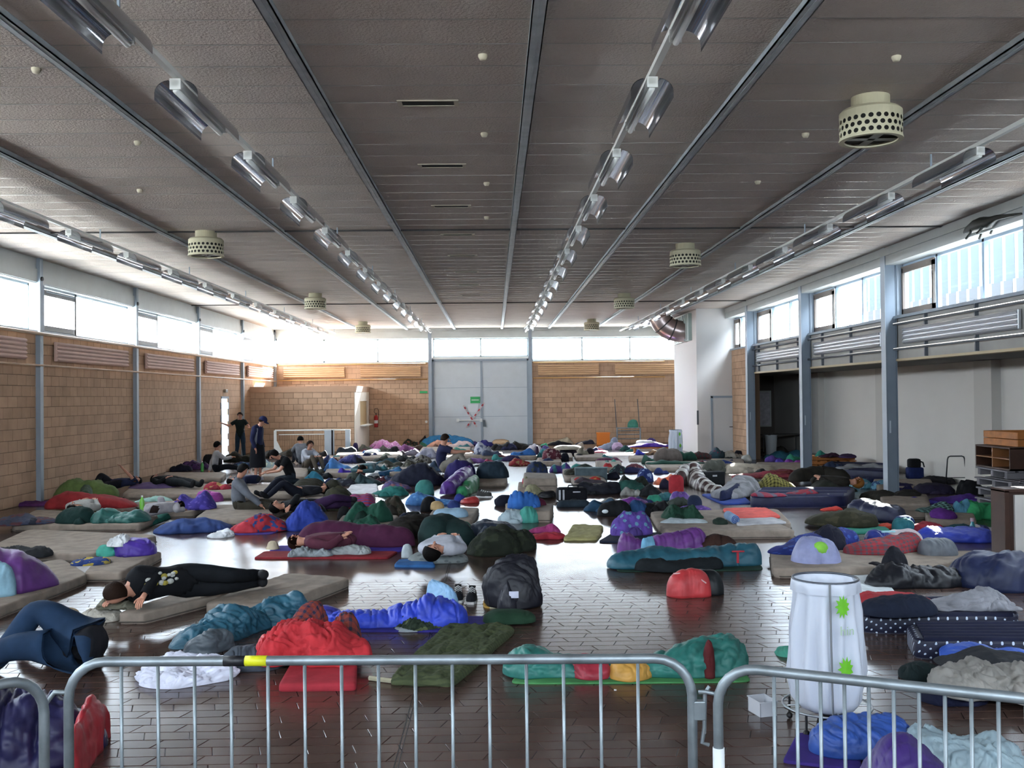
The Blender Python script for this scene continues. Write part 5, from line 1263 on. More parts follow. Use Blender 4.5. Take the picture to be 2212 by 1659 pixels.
B(1908, 1141, 1992, 1180, '#b8acb0', 'pillow', 'white rounded pillow behind the red tartan blanket', 'pillow', z=.12, D=.45, fold=.08)
E([(1822, 1194), (1900, 1194), (1985, 1184)], [.2, .22, .2], [.14, .16, .26], '#96222c', 'blanket', 'red and grey tartan blanket on the right mattress', 'blanket', z=.12, pat='plaid', c2='#474a54', fold=.3)
E([(1745, 1196), (1790, 1194), (1822, 1200)], [.2, .26, .2], [.26, .34, .28], '#0c0e24', 'sleeping_bag', 'black navy sleeping bag end between printed bag and tartan', 'sleeping bag', z=.05)
B(1985, 1161, 2066, 1205, '#5a6068', 'stuff_sack', 'grey shiny stuff sack right of the tartan blanket', 'stuff sack', z=.1, D=.4, sheen=True, fold=.18, tip=.8)
E([(1980, 1160), (2050, 1166), (2150, 1168)], [.3, .32, .3], [.18, .2, .2], '#1a35a8', 'sleeping_bag', 'bright royal blue sleeping bag left of the brown cabinet', 'sleeping bag', sheen=True, fold=.25)
B(2040, 1132, 2100, 1156, '#134048', 'sleeping_bag', 'dark teal bag behind the royal blue one', 'sleeping bag', D=.4)
B(2100, 1134, 2152, 1156, '#a8a4a8', 'shirt', 'white striped shirt beside a small bottle at right', 'clothing', D=.35, pat='wide', c2='#34386c')
x, y = fl(2101, 1156); o = MB().lathe([(.001, 0), (.04, 0), (.04, .13), (.022, .17), (.022, .2), (.001, .2)], n=16).build('bottle', mat('teal_bottle', '#2a7c88', .3), smooth=True); o.location = (x, y, .02); MB().lathe([(.001, .25), (.03, .25), (.03, .195), (.001, .195)], n=14).build('cap', fab('#c8a8b4'), o)
tag(o, 'small teal bottle with pink cap near the brown cabinet', 'bottle')
# near right dark things
E([(1872, 1268), (1940, 1262), (2020, 1262), (2080, 1256)], [.2, .3, .28, .2], [.16, .26, .22, .14], '#0b0e18', 'sleeping_bag', 'black shiny sleeping bag in front of the tartan blanket', 'sleeping bag', sheen=True, fold=.35)
B(1905, 1180, 1962, 1262, '#10121c', 'boot', 'tall black boot-shaped bundle standing on the black bag', 'clothing', D=.3, fold=.3)
B(1868, 1214, 1916, 1246, '#14101a', 'backpack', 'black rucksack with red cord near the leaf-marked sack', 'bag', D=.35)
E([(2062, 1245), (2130, 1262), (2240, 1278)], [.3, .42, .44], [.22, .4, .44], '#152148', 'sleeping_bag', 'large dark blue sleeping bag at the right frame edge', 'sleeping bag', sheen=True, fold=.14, fs=.3)
Q([(1750, 1292), (1945, 1292), (1900, 1236), (1720, 1240)], .02, '#c4ccd0', 'sheet', 'pale sheet added for the bright floor behind the waste bag', 'sheet', wr=.012)  # flat pale piece standing in for a bright stretch of floor
B(1710, 1176, 1816, 1240, '#8a90bc', 'waste_bag', 'full lilac waste bag with green leaf splat, behind the white one', 'bag', D=.5, h=.44, fold=.14, sheen=True, tip=1.0)
o = C.objects[-1]; MB().ball((.0, -.17, .30), .10, 12, sc=(1, .75, .9)).build('leaf_splat', fab('#7ac01c'), o, smooth=True)
airbed([(1862, 1333), (2205, 1330), (2180, 1288), (1850, 1292)], .16, 'rear dotted navy airbed at right with red blanket', col='#0d1230', pat='dots', c2='#b8c8dc', ridges=5)
airbed([(1975, 1382), (2420, 1388), (2380, 1342), (1955, 1346)], .17, 'front dotted navy airbed at right, empty', col='#0d1230', pat='dots', c2='#b8c8dc', ridges=6)
B(1846, 1283, 2010, 1312, '#b01828', 'blanket', 'flat red blanket on the rear dotted airbed', 'blanket', z=.18, h=.07, D=.6)
B(1860, 1288, 2022, 1335, '#101a30', 'pillow', 'dark navy long cushion on the red blanket', 'pillow', z=.19, D=.42, fold=.14)
B(1996, 1276, 2190, 1322, '#83848c', 'shirt', 'light grey crumpled sweater on the rear dotted airbed', 'clothing', z=.18, D=.5, h=.14, fold=.45, fs=.14)
Q([(2035, 1455), (2400, 1500), (2400, 1425), (2040, 1410)], .1, '#10183a', 'sleeping_mat', 'dark navy mattress at the right edge behind barrier', 'mattress')
B(2036, 1393, 2250, 1440, '#1b50b8', 'sleeping_bag', 'blue sleeping bag at the right edge behind the beige heap', 'sleeping bag', z=.08, D=.5, sheen=True)
B(2026, 1410, 2250, 1450, '#23252a', 'blanket', 'charcoal blanket between blue bag and beige heap', 'blanket', z=.1, D=.4)
B(2020, 1425, 2270, 1520, '#908c86', 'jacket', 'beige crumpled jacket heap at the right edge', 'clothing', z=.08, D=.6, fold=.4, fs=.2)
B(1944, 1436, 2030, 1476, '#0c2022', 'stuff_sack', 'small black green sack left of the beige heap', 'stuff sack', D=.3)
B(1985, 1475, 2130, 1530, '#0e1434', 'cloth', 'dark navy trousers in front of the beige heap', 'clothing', D=.4, h=.1)
Q([(1690, 1642), (1862, 1662), (1850, 1580), (1722, 1582)], .02, '#36207c', 'sleeping_mat', 'purple foam mat in the right foreground', 'mat', rnd=18)
E([(1752, 1625), (1830, 1618), (1905, 1610), (1955, 1600)], [.14, .2, .22, .14], [.2, .2, .24, .2], '#17489c', 'sleeping_bag', 'blue crumpled sleeping bag on the purple mat', 'sleeping bag', z=.02, sheen=True, fold=.35)
E([(1945, 1640), (2040, 1650), (2150, 1680), (2230, 1700)], [.26, .3, .26, .2], [.3, .24, .24, .16], '#8ca4ae', 'sleeping_bag', 'pale silver blue sleeping bag in the right foreground', 'sleeping bag', sheen=True, fold=.4, fs=.2)
E([(1850, 1730), (1960, 1735), (2080, 1750)], [.24, .28, .24], [.3, .34, .26], '#3c2274', 'sleeping_bag', 'purple dome of a sleeping bag at the bottom right edge', 'sleeping bag', sheen=True, fold=.15)
B(1676, 1400, 1720, 1421, '#38a088', 'cloth', 'mint green scrap of cloth left of the waste bag', 'cloth', h=.06, D=.25)
B(705, 1655, 812, 1700, '#2c2490', 'cloth', 'violet cloth tip at the bottom edge of the photo', 'cloth', D=.2, h=.04)
# ---------------------------------------------------------------- far zone: rows of bedding, each its own thing
def G(items, pat0='plain'):
    for it in items:
        x0, y0, x1, y1, col, name, label, cat = it[:8]; kw = it[8] if len(it) > 8 else {}
        if cat in (SB, BL, 'duvet') and y1 < 1030: e_ = .09 * (x1 - x0); x0 -= e_; x1 += e_
        B(x0, y0, x1, y1, col, name, label, cat, **kw)
SB, CL, BL, PI = 'sleeping bag', 'clothing', 'blanket', 'pillow'
G([
 # far row before the door and walls
 (905, 938, 922, 952, '#2a1c18', 'sleeping_bag', 'dark bundle at the head of the far turquoise bag', SB),
 (918, 938, 1018, 954, '#1a78b0', 'sleeping_bag', 'turquoise blue sleeping bag directly before the grey double door', SB, dict(D=.7, z=0, hs=[.7, 1, .9, .5])),
 (905, 952, 925, 966, '#2c6a50', 'cloth', 'green cloth left of the pink peach bedding', CL),
 (925, 950, 975, 966, '#c89078', 'blanket', 'peach bedding in front of the turquoise bag', BL, dict(z=0)),
 (970, 952, 1020, 966, '#c8b0b0', 'blanket', 'pale pink bedding in front of the turquoise bag', BL, dict(z=0)),
 (985, 950, 1034, 962, '#4a4488', 'sleeping_bag', 'slate violet bag below the turquoise one', SB),
 (1036, 948, 1066, 964, '#2c2c78', 'sleeping_bag', 'indigo sleeping bag before the right door leaf', SB),
 (1064, 948, 1100, 960, '#9c7c58', 'pillow', 'tan cushion on dark bag before right door leaf', PI, dict(z=.15, h=.14)),
 (1064, 954, 1104, 972, '#211f22', 'sleeping_bag', 'black sleeping bag under the tan cushion', SB),
 (1082, 957, 1115, 972, '#2a2e50', 'sleeping_bag', 'dark blue bag between the black ones at the door', SB),
 (1104, 952, 1144, 971, '#28241f', 'sleeping_bag', 'black brown bag at the right end of the door', SB),
 (872, 948, 912, 966, '#232a20', 'sleeping_bag', 'dark green black bag left of the far turquoise one', SB, dict(pat='camo', c2='#7c4830')),
 (876, 960, 916, 972, '#4a3a2c', 'blanket', 'brown blanket under the dark green black bag', BL),
 (802, 948, 866, 972, '#b870a8', 'sleeping_bag', 'pink and white patterned duvet beside the block annex', 'duvet', dict(pat='floral', c2='#d8c8dc', D=1.2)),
 (866, 958, 902, 976, '#8c5088', 'blanket', 'mauve end of bedding right of the pink duvet', BL),
 (776, 958, 806, 976, '#4c4a40', 'sleeping_bag', 'olive grey bag at the corner of the annex', SB),
 (820, 962, 850, 978, '#5c5850', 'sleeping_bag', 'grey bag in front of the pink duvet', SB, dict(pat='camo', c2='#3a3c38')),
 (842, 964, 862, 978, '#1c1b20', 'cap', 'small dark peak in front of the mauve bedding', 'cap'),
 (862, 970, 905, 984, '#6c6878', 'blanket', 'grey violet bedding left of the seated man', BL),
 (900, 968, 945, 990, '#9898a8', 'blanket', 'pale grey bedding behind the seated man', BL, dict(pat='marble', c2='#787890')),
 (978, 964, 1014, 980, '#3c8474', 'sleeping_bag', 'sea green bag behind the arms of the seated man', SB, dict(z=0)),
 (1008, 970, 1030, 981, '#46586c', 'cloth', 'slate jacket right of the sea green bag', CL, dict(z=0)),
 (1026, 956, 1066, 982, '#b4b8c8', 'sleeping_bag', 'white duvet heap on mattress before the door', 'duvet', dict(z=.12, pat='camo', c2='#5c6484')),
 (1044, 970, 1080, 984, '#39435c', 'sleeping_bag', 'dark blue bag at the right of the white duvet heap', SB, dict(z=.12)),
 (1106, 968, 1154, 984, '#1c62a8', 'sleeping_bag', 'cobalt blue bag on mattress, right of aisle start', SB, dict(z=.12)),
 (1138, 956, 1168, 974, '#c8c4d0', 'duvet', 'bright white duvet at the foot of far right blocks', 'duvet', dict(z=0)),
 (1154, 962, 1166, 982, '#2c2040', 'cloth', 'dark purple cloth beside the bright white duvet', CL, dict(z=0)),
 (1166, 954, 1184, 966, '#2ca078', 'cloth', 'mint cloth at far wall right of the door', CL),
 (1170, 962, 1188, 974, '#5a4c90', 'cloth', 'violet and white bundle near the mint cloth', CL),
 (1184, 948, 1236, 960, '#a89c84', 'blanket', 'cream blanket heap along the far right wall', BL, dict(z=0)),
 (1186, 952, 1232, 962, '#1c1a24', 'sleeping_bag', 'black bag below the cream blanket heap', SB),
 (1202, 960, 1250, 972, '#9c9482', 'blanket', 'beige blanket over the navy bed', BL, dict(z=.22, h=.12)),
 (1204, 964, 1244, 982, '#14182a', 'sleeping_bag', 'navy black long bedroll in far right rows', SB),
 (1246, 950, 1282, 960, '#1b1828', 'sleeping_bag', 'dark bag left of the orange box', SB, dict(z=.15)),
 (1246, 956, 1262, 968, '#b0a090', 'cloth', 'light brown cloth beside the dark bag near orange box', CL),
 (1248, 966, 1270, 982, '#8a8270', 'sleeping_bag', 'khaki bag on the low mattress, far right rows', SB, dict(z=.12)),
 (1266, 966, 1284, 981, '#241c24', 'cloth', 'dark hood beside the khaki bag', CL, dict(z=.12)),
 (1280, 966, 1308, 980, '#b04c64', 'towel', 'pink towel right of the khaki bag', 'towel', dict(z=0, h=.1)),
 (1292, 954, 1332, 972, '#8894a8', 'blanket', 'pale blue grey blanket before the trolley', BL),
 (1318, 944, 1336, 968, '#848ca0', 'pillow', 'grey blue pillow standing by the trolley', PI),
 (1336, 962, 1362, 974, '#1c4c44', 'cloth', 'dark green jacket below the trolley', CL),
 (1322, 954, 1362, 972, '#c4a8c8', 'blanket', 'white and pink blanket before the trolley', BL),
 (1364, 954, 1442, 966, '#4a2c98', 'sleeping_bag', 'violet sleeping bag on a wooden bench by the shaft', SB, dict(z=.22, D=.6)),
 (1376, 950, 1410, 958, '#d4d0dc', 'duvet', 'white duvet on top of the violet bag', 'duvet', dict(z=.4, h=.1)),
 (1384, 945, 1418, 958, '#5c4c90', 'folded_blanket', 'small purple folded item at the far right wall', 'cloth'),
 (1350, 968, 1380, 976, '#1c6c58', 'cloth', 'green jacket before the wooden bench', CL),
 (1362, 964, 1382, 972, '#d8e0e0', 'cloth', 'white sheet piece before the wooden bench', 'sheet'),
 (1372, 972, 1396, 982, '#2830a0', 'cloth', 'royal blue cloth before the wooden bench', CL),
 (1394, 972, 1424, 982, '#8c6c50', 'blanket', 'brown patterned blanket left of the grey dog-like heap', BL, dict(pat='camo', c2='#4c3a30')),
 (1416, 966, 1470, 998, '#5c524c', 'sleeping_bag', 'grey brown fluffy heap in front of the white shaft', BL, dict(D=.8, z=0)),
 (1388, 982, 1416, 1002, '#2c5044', 'sleeping_bag', 'green hood bundle left of the grey brown heap', SB),
 (1456, 970, 1502, 994, '#175040', 'sleeping_bag', 'dark green sleeping bag before the white door', SB, dict(z=0)),
 (1404, 992, 1520, 1003, '#164034', 'sleeping_bag', 'thin dark green mat roll along the mattress edge', SB, dict(z=.12, h=.12)),
 (1464, 980, 1482, 992, '#5c544e', 'cloth', 'grey cloth on the dark green bag', CL, dict(z=0)),
 (1498, 972, 1548, 990, '#5a3838', 'sleeping_bag', 'flowery brown duvet before the white door, left part', 'duvet', dict(pat='floral', c2='#28504c', z=0)),
 (1534, 966, 1584, 990, '#34505c', 'sleeping_bag', 'flowery blue pink duvet before the block strip', 'duvet', dict(pat='floral', c2='#7c3850', z=0)),
 (1572, 964, 1600, 976, '#a85a2c', 'cloth', 'orange brown cloth behind the flowery duvets', CL, dict(z=0)),
 (1566, 974, 1606, 990, '#9c9488', 'blanket', 'cream blanket end near the third steel column', BL, dict(z=0)),
 (1586, 972, 1606, 986, '#1c1c28', 'bag', 'dark rucksack leaning at the third column', 'bag'),
 (1600, 984, 1624, 998, '#b8b8b0', 'cloth', 'white plastic bag at the foot of third column', 'bag'),
 # alcove end
 (1640, 966, 1700, 984, '#35302a', 'sleeping_bag', 'brown sleeping bag under the alcove table', SB),
 (1664, 972, 1740, 992, '#17586c', 'sleeping_bag', 'teal blue sleeping bag in the alcove', SB, dict(D=1.)),
 (1655, 984, 1690, 998, '#5a3c94', 'sleeping_bag', 'purple bag end in front of the alcove teal bag', SB, dict(z=0)),
 (1700, 980, 1742, 1000, '#189070', 'sleeping_bag', 'emerald sleeping bag left of the second column', SB, dict(z=0)),
 (1694, 992, 1716, 1006, '#8030a0', 'sleeping_bag', 'magenta stuff bag left of its twin by second column', 'stuff sack', dict(z=0)),
 (1713, 994, 1740, 1007, '#88309c', 'sleeping_bag', 'magenta stuff bag touching the second column', 'stuff sack', dict(z=0)),
 (1674, 990, 1696, 1003, '#4c34a8', 'pillow', 'violet round cushion beside the magenta bags', PI, dict(z=0)),
 (1764, 974, 1800, 988, '#188070', 'sleeping_bag', 'teal bag on the wooden pallets in alcove', SB, dict(z=.3)),
 (1772, 976, 1812, 988, '#3a1830', 'sleeping_bag', 'wine dark bag on the wooden pallets', SB, dict(z=.34, h=.14)),
 (1812, 980, 1848, 990, '#3c2450', 'cloth', 'dark purple cloth on the right of the pallets', CL, dict(z=.34, h=.1)),
 (1784, 994, 1822, 1014, '#202c48', 'sleeping_bag', 'slate bag on the navy airbed before pallets', SB, dict(z=.2)),
 (1812, 996, 1904, 1014, '#8a8c90', 'blanket', 'grey blanket over the navy airbed before pallets', BL, dict(z=.22, h=.14, D=.5)),
 (1838, 996, 1866, 1008, '#231c34', 'cloth', 'dark bundle at the alcove wall behind airbed', CL),
 (1836, 1034, 1882, 1056, '#4a94a8', 'blanket', 'blue and white printed bedding before nearest column', BL, dict(pat='camo', c2='#9ab4c4', D=.5)),
 (1880, 1040, 1916, 1058, '#5c94b0', 'blanket', 'pale blue striped bedding at the nearest column foot', BL, dict(pat='camo', c2='#2c4c7c', D=.4)),
 (1862, 1032, 1926, 1046, '#14204c', 'sleeping_bag', 'navy sleeping bag at the foot of the nearest column', SB, dict(D=.5)),
 (1914, 1042, 1980, 1062, '#1c1644', 'sleeping_bag', 'indigo sleeping bag just right of the nearest column foot', SB, dict(D=.7)),
 (1976, 1044, 2060, 1068, '#1e1630', 'sleeping_bag', 'dark purple sleeping bag beside the crate stack', SB, dict(D=.8)),
 (1985, 1028, 2060, 1046, '#19161c', 'sleeping_bag', 'black flat bag below the tubular chair back', SB, dict(D=.8, h=.16)),
 (2070, 1036, 2120, 1072, '#0a0a10', 'sleeping_bag', 'black round bundle against the crate stack', SB, dict(D=.6)),
 (1860, 1062, 1940, 1086, '#2a2720', 'sleeping_bag', 'brown green sleeping bag between airbed and purple bag', SB, dict(D=.8, z=0)),
 (1925, 1060, 1992, 1086, '#231f1b', 'sleeping_bag', 'black brown bag left of the long violet one', SB, dict(D=.7)),
 (1956, 1076, 2030, 1088, '#3c2f90', 'sleeping_bag', 'thin violet blue bag edge in right middle', SB, dict(h=.14)),
 (2006, 1068, 2120, 1088, '#4a2484', 'sleeping_bag', 'long violet sleeping bag in front of the crates', SB, dict(D=.6, fold=.35)),
 (1980, 1086, 2060, 1108, '#182828', 'blanket', 'black and mint checked blanket on mattress at right', BL, dict(z=.12, pat='plaid', c2='#5c8880', D=.5, h=.14)),
 (2056, 1078, 2100, 1108, '#3a7890', 'sleeping_bag', 'steel blue bag right of the checked blanket', SB, dict(z=.12)),
 (2014, 1100, 2064, 1122, '#561878', 'sleeping_bag', 'bright purple bag on the front right mattress', SB, dict(z=.12, D=.4)),
 (2062, 1076, 2152, 1122, '#128a50', 'sleeping_bag', 'vivid green sleeping bag left of the brown cabinet', SB, dict(z=0, D=.6, tilt=.3, fold=.2)),
 (2044, 1118, 2110, 1138, '#3a2024', 'sleeping_bag', 'dark red brown tartan bag below the vivid green one', SB, dict(D=.4, pat='plaid', c2='#24262c')),
 (1850, 1088, 1936, 1112, '#262a48', 'blanket', 'dark blue blanket behind the navy shiny bag', BL, dict(D=.6, h=.2)),
 # middle zone behind, left half
 (560, 968, 600, 990, '#17140f', 'sleeping_bag', 'black pointed bag left of the white railing', SB),
 (438, 982, 480, 1003, '#1c181c', 'rucksack', 'brown black bag at left wall behind the seated girl', 'bag'),
 (396, 992, 450, 1014, '#4c2c60', 'sleeping_bag', 'purple and black sleeping bag along the left wall', SB, dict(pat='camo', c2='#231f38')),
 (372, 1002, 412, 1018, '#17182c', 'sleeping_bag', 'dark navy bag at left wall below the purple one', SB),
 (488, 976, 545, 998, '#23241c', 'sleeping_bag', 'dark olive bag at the open exit', SB),
 (518, 984, 545, 996, '#5cac80', 'cap', 'mint green cap before the standing pair', 'cap', dict(z=0)),
 (500, 994, 540, 1012, '#1c3058', 'sleeping_bag', 'blue bag left of the cap-wearing man', SB, dict(pat='camo', c2='#3c6880')),
 (560, 990, 608, 1016, '#9cb4b8', 'duvet', 'pale green blue duvet behind the kneeling boy in black', 'duvet', dict(z=0, pat='camo', c2='#c8d0b0')),
 (560, 1012, 600, 1024, '#8c9c9c', 'duvet', 'white green duvet front edge near bare legs', 'duvet', dict(z=0, h=.12)),
 (600, 966, 640, 986, '#34322c', 'sleeping_bag', 'grey olive bag in front of the railing', SB),
 (660, 976, 690, 990, '#8c887c', 'sleeping_bag', 'cream and dark bag at the right of seated pair', SB, dict(pat='camo', c2='#404048')),
 (684, 972, 706, 986, '#1e1c20', 'sleeping_bag', 'black peaked bag before the railing posts', SB),
 (674, 984, 716, 1006, '#24305c', 'sleeping_bag', 'navy bag with white stripes right of the seated pair', SB, dict(pat='wide', c2='#9098b0')),
 (704, 990, 760, 1020, '#3c80c8', 'sleeping_bag', 'sky blue sleeping bag in left middle rows', SB, dict(z=0, D=.7, fold=.12)),
 (726, 966, 772, 984, '#16202c', 'rucksack', 'black bag with turquoise top before the annex end', 'bag', dict(z=0)),
 (762, 958, 774, 976, '#241848', 'cloth', 'dark violet post-like bundle at annex end', CL, dict(z=0)),
 (734, 974, 782, 1000, '#3a3f7c', 'sleeping_bag', 'blue violet patterned bag right of the sky blue one', SB, dict(pat='camo', c2='#5c5c90', D=.6)),
 (764, 984, 790, 1000, '#14141c', 'cloth', 'black jacket on the blue violet bag', CL, dict(z=0)),
 (728, 1008, 772, 1030, '#40249c', 'sleeping_bag', 'violet sleeping bag beside the boy with folded arms', SB, dict(z=0, fold=.3)),
 (764, 1008, 784, 1024, '#98102c', 'cloth', 'crimson bundle right of the violet bag', CL, dict(z=0)),
 (650, 1018, 700, 1044, '#1b7c98', 'sleeping_bag', 'turquoise sleeping bag behind the big olive one', SB, dict(z=0)),
 (628, 1034, 706, 1074, '#2f2c20', 'sleeping_bag', 'big olive army sleeping bag, left one', SB, dict(D=.9, z=0, fold=.12)),
 (700, 1036, 740, 1066, '#2c2a1c', 'sleeping_bag', 'olive bag end right of the big army bag', SB, dict(D=.6, z=0)),
 (700, 1052, 764, 1104, '#2e2d1f', 'sleeping_bag', 'olive army sleeping bag nearer, beside white sheet', SB, dict(D=.7, pat='marble', c2='#37351f')),
 (586, 1036, 632, 1072, '#1a181e', 'rucksack', 'charcoal rucksack with white and red marks', 'bag', dict(D=.5, pat='camo', c2='#2c1c24')),
 (728, 1036, 768, 1050, '#2c2c38', 'shoe_pile', 'small grey patterned pouch between olive bag and slate bag', 'bag', dict(pat='camo', c2='#50545c')),
 (764, 1024, 826, 1048, '#2c4448', 'sleeping_bag', 'slate green sleeping bag above the white sheet', SB, dict(D=.5)),
 (800, 1016, 822, 1032, '#c8ccd0', 'towel', 'small white towel on the slate green bag', 'towel', dict(z=0, h=.08)),
 (818, 1008, 872, 1028, '#1c6a98', 'sleeping_bag', 'ocean blue patterned bag in middle rows', SB, dict(pat='camo', c2='#3c5088', z=0)),
 (862, 1014, 892, 1026, '#b4b478', 'cloth', 'pale yellow cloth right of the ocean blue bag', CL, dict(z=0)),
 (822, 1026, 880, 1042, '#39405c', 'sleeping_bag', 'grey blue lumpy bag below the ocean blue one', SB, dict(pat='camo', c2='#4c6070')),
 (785, 1000, 820, 1018, '#38606c', 'sleeping_bag', 'blue grey bag around boy with folded arms', SB, dict(z=0)),
 (812, 988, 862, 1006, '#1e4450', 'sleeping_bag', 'petrol bag in middle rows left of olive camouflage one', SB),
 (826, 976, 860, 992, '#a0a494', 'sleeping_bag', 'cream grey bag in far middle rows', SB),
 (818, 994, 872, 1008, '#3f4036', 'sleeping_bag', 'dark olive piped bag in middle rows', SB),
 (858, 980, 900, 996, '#34363a', 'sleeping_bag', 'dark grey bag in far middle rows', SB, dict(pat='camo', c2='#6c6c64')),
 (870, 990, 922, 1014, '#38352a', 'sleeping_bag', 'olive camouflage bag in middle rows', SB, dict(pat='camo', c2='#5c5a4c', D=.7)),
 (888, 984, 930, 1000, '#7c7870', 'sleeping_bag', 'beige grey bag left of the seated man', SB, dict(pat='camo', c2='#3c3034')),
 (840, 1006, 886, 1018, '#4a4440', 'blanket', 'grey brown blanket above the ocean blue bag', BL),
 (925, 996, 962, 1018, '#34465c', 'cloth', 'denim blue jeans heap behind seated man', CL),
 (780, 972, 808, 986, '#1c4c88', 'cloth', 'blue jacket on the bright mattress by annex', CL, dict(z=0)),
 (792, 968, 818, 980, '#b8c4cc', 'sheet', 'white sheet on the bright mattress by annex', 'sheet', dict(z=.12, h=.12)),
 (782, 980, 802, 992, '#1c2448', 'cloth', 'navy cloth in front of blue jacket by annex', CL),
 # middle zone right half
 (1010, 984, 1050, 1000, '#80589c', 'sleeping_bag', 'lilac bag left of the pink strip in middle rows', SB),
 (1045, 990, 1070, 1000, '#a84460', 'cloth', 'pink red cloth right of the lilac bag', CL),
 (1062, 982, 1090, 994, '#2c8c88', 'cloth', 'turquoise jacket in middle rows', CL),
 (1084, 980, 1122, 996, '#2e2450', 'sleeping_bag', 'purple navy bag right of the turquoise jacket', SB),
 (1098, 988, 1150, 1006, '#8c2028', 'sleeping_bag', 'red and tan pile on the bright aisle floor', CL, dict(pat='camo', c2='#8c6c40')),
 (1066, 992, 1086, 1006, '#5c7488', 'cloth', 'grey blue hood above the slate bag', CL, dict(z=0)),
 (1160, 968, 1186, 990, '#3c8890', 'sleeping_bag', 'turquoise tail of the bag on the grey mattress', SB, dict(z=0)),
 (1174, 966, 1210, 992, '#5c2030', 'sleeping_bag', 'maroon and pink bag heap on a dark mattress', SB, dict(z=.12, pat='camo', c2='#a08484', D=.6)),
 (1210, 978, 1230, 996, '#14182a', 'rucksack', 'small black bag right of the maroon heap', 'bag'),
 (1290, 984, 1340, 1000, '#581c40', 'sleeping_bag', 'wine red bag on a white blue mattress', SB, dict(z=0, D=.6)),
 (1302, 990, 1334, 1006, '#4c8c80', 'cloth', 'green grey cloth before the wine red bag', CL, dict(z=0)),
 (1190, 1000, 1232, 1020, '#4a3080', 'sleeping_bag', 'violet and green bag on the bright floor', SB, dict(pat='wide', c2='#2c6c74')),
 (1236, 1002, 1280, 1016, '#2f8880', 'sleeping_bag', 'turquoise bag behind the olive one in aisle', SB),
 (1224, 1006, 1300, 1026, '#3a382e', 'sleeping_bag', 'olive camouflage bag on mattress in bright aisle', SB, dict(z=.12, pat='camo', c2='#55544a')),
 (1302, 1002, 1324, 1018, '#b82028', 'stuff_sack', 'small round red sack on dark bags', 'stuff sack', dict(z=0)),
 (1318, 1002, 1352, 1022, '#2c3038', 'sleeping_bag', 'grey green piled bag right of small red sack', SB, dict(pat='camo', c2='#3c6c64')),
 (1305, 1018, 1340, 1034, '#191a2c', 'sleeping_bag', 'black navy bag below the small red sack', SB),
 (1350, 1006, 1404, 1022, '#1a1c44', 'sleeping_bag', 'long navy bag right of small red sack', SB),
 (1412, 1010, 1446, 1024, '#1c2c60', 'jacket', 'blue jacket behind the orange bag', CL),
 (1462, 1004, 1486, 1018, '#274068', 'cap', 'blue white cap in the bright patch', 'cap', dict(c2='#c8d0d8', pat='camo')),
 (1484, 1006, 1524, 1014, '#5c7894', 'cloth', 'pale blue cloth on the bright floor', CL),
 (1520, 994, 1566, 1022, '#4a4c44', 'sleeping_bag', 'grey green peaked bag before cream one', SB, dict(D=.6)),
 (1550, 996, 1584, 1010, '#2c4080', 'pillow', 'blue pillow behind the grey green peaked bag', PI),
 (1572, 1004, 1590, 1014, '#6c9cac', 'cloth', 'light blue cloth beside the blue pillow', CL),
 (1500, 1008, 1520, 1020, '#8c7c74', 'cloth', 'small patterned pouch in the bright patch', 'bag'),
 (1502, 1024, 1530, 1034, '#4c3c5c', 'cloth', 'purple grey cloth on bright mattress', CL),
])
# small garments lying in the gaps of the packed rows
rg = random.Random(5); zones = [((560, 780), (985, 1050), 'behind the olive army bags', 12), ((770, 930), (975, 1045), 'between annex and seated man', 16),
    ((1000, 1240), (968, 1010), 'in the far aisle', 7), ((1240, 1480), (972, 1100), 'among bags right of the aisle', 16), ((1500, 1700), (985, 1030), 'near the white door', 9)]
hues = [('#1f2226', 'black'), ('#39413a', 'grey green'), ('#22305c', 'navy'), ('#8e8c86', 'pale grey'), ('#5c2a34', 'dark red'), ('#2c6a70', 'teal')]
for (xa, xb), (ya, yb), where, n_ in zones:
    spots = [(rg.uniform(xa, xb), rg.uniform(ya, yb), k % len(hues)) for k in range(n_)]
    for h_ in range(len(hues)):
        mine = sorted([p for p in spots if p[2] == h_], key=lambda p: -p[1])
        for r_, (cx_, yb_, _) in enumerate(mine):
            sc_ = (yb_ - 860) / 150 + .35; rank = '' if len(mine) == 1 else ', ' + (['nearer one', 'farther one'] if len(mine) == 2 else ['nearest', 'middle one', 'farthest'])[min(r_, 2)]
            B(cx_ - 15 * sc_, yb_ - 9 * sc_, cx_ + 15 * sc_, yb_, hues[h_][0], 'garment', 'small %s crumpled garment %s%s' % (hues[h_][1], where, rank), CL, D=.34, fold=.5, group='crumpled garments ' + where)
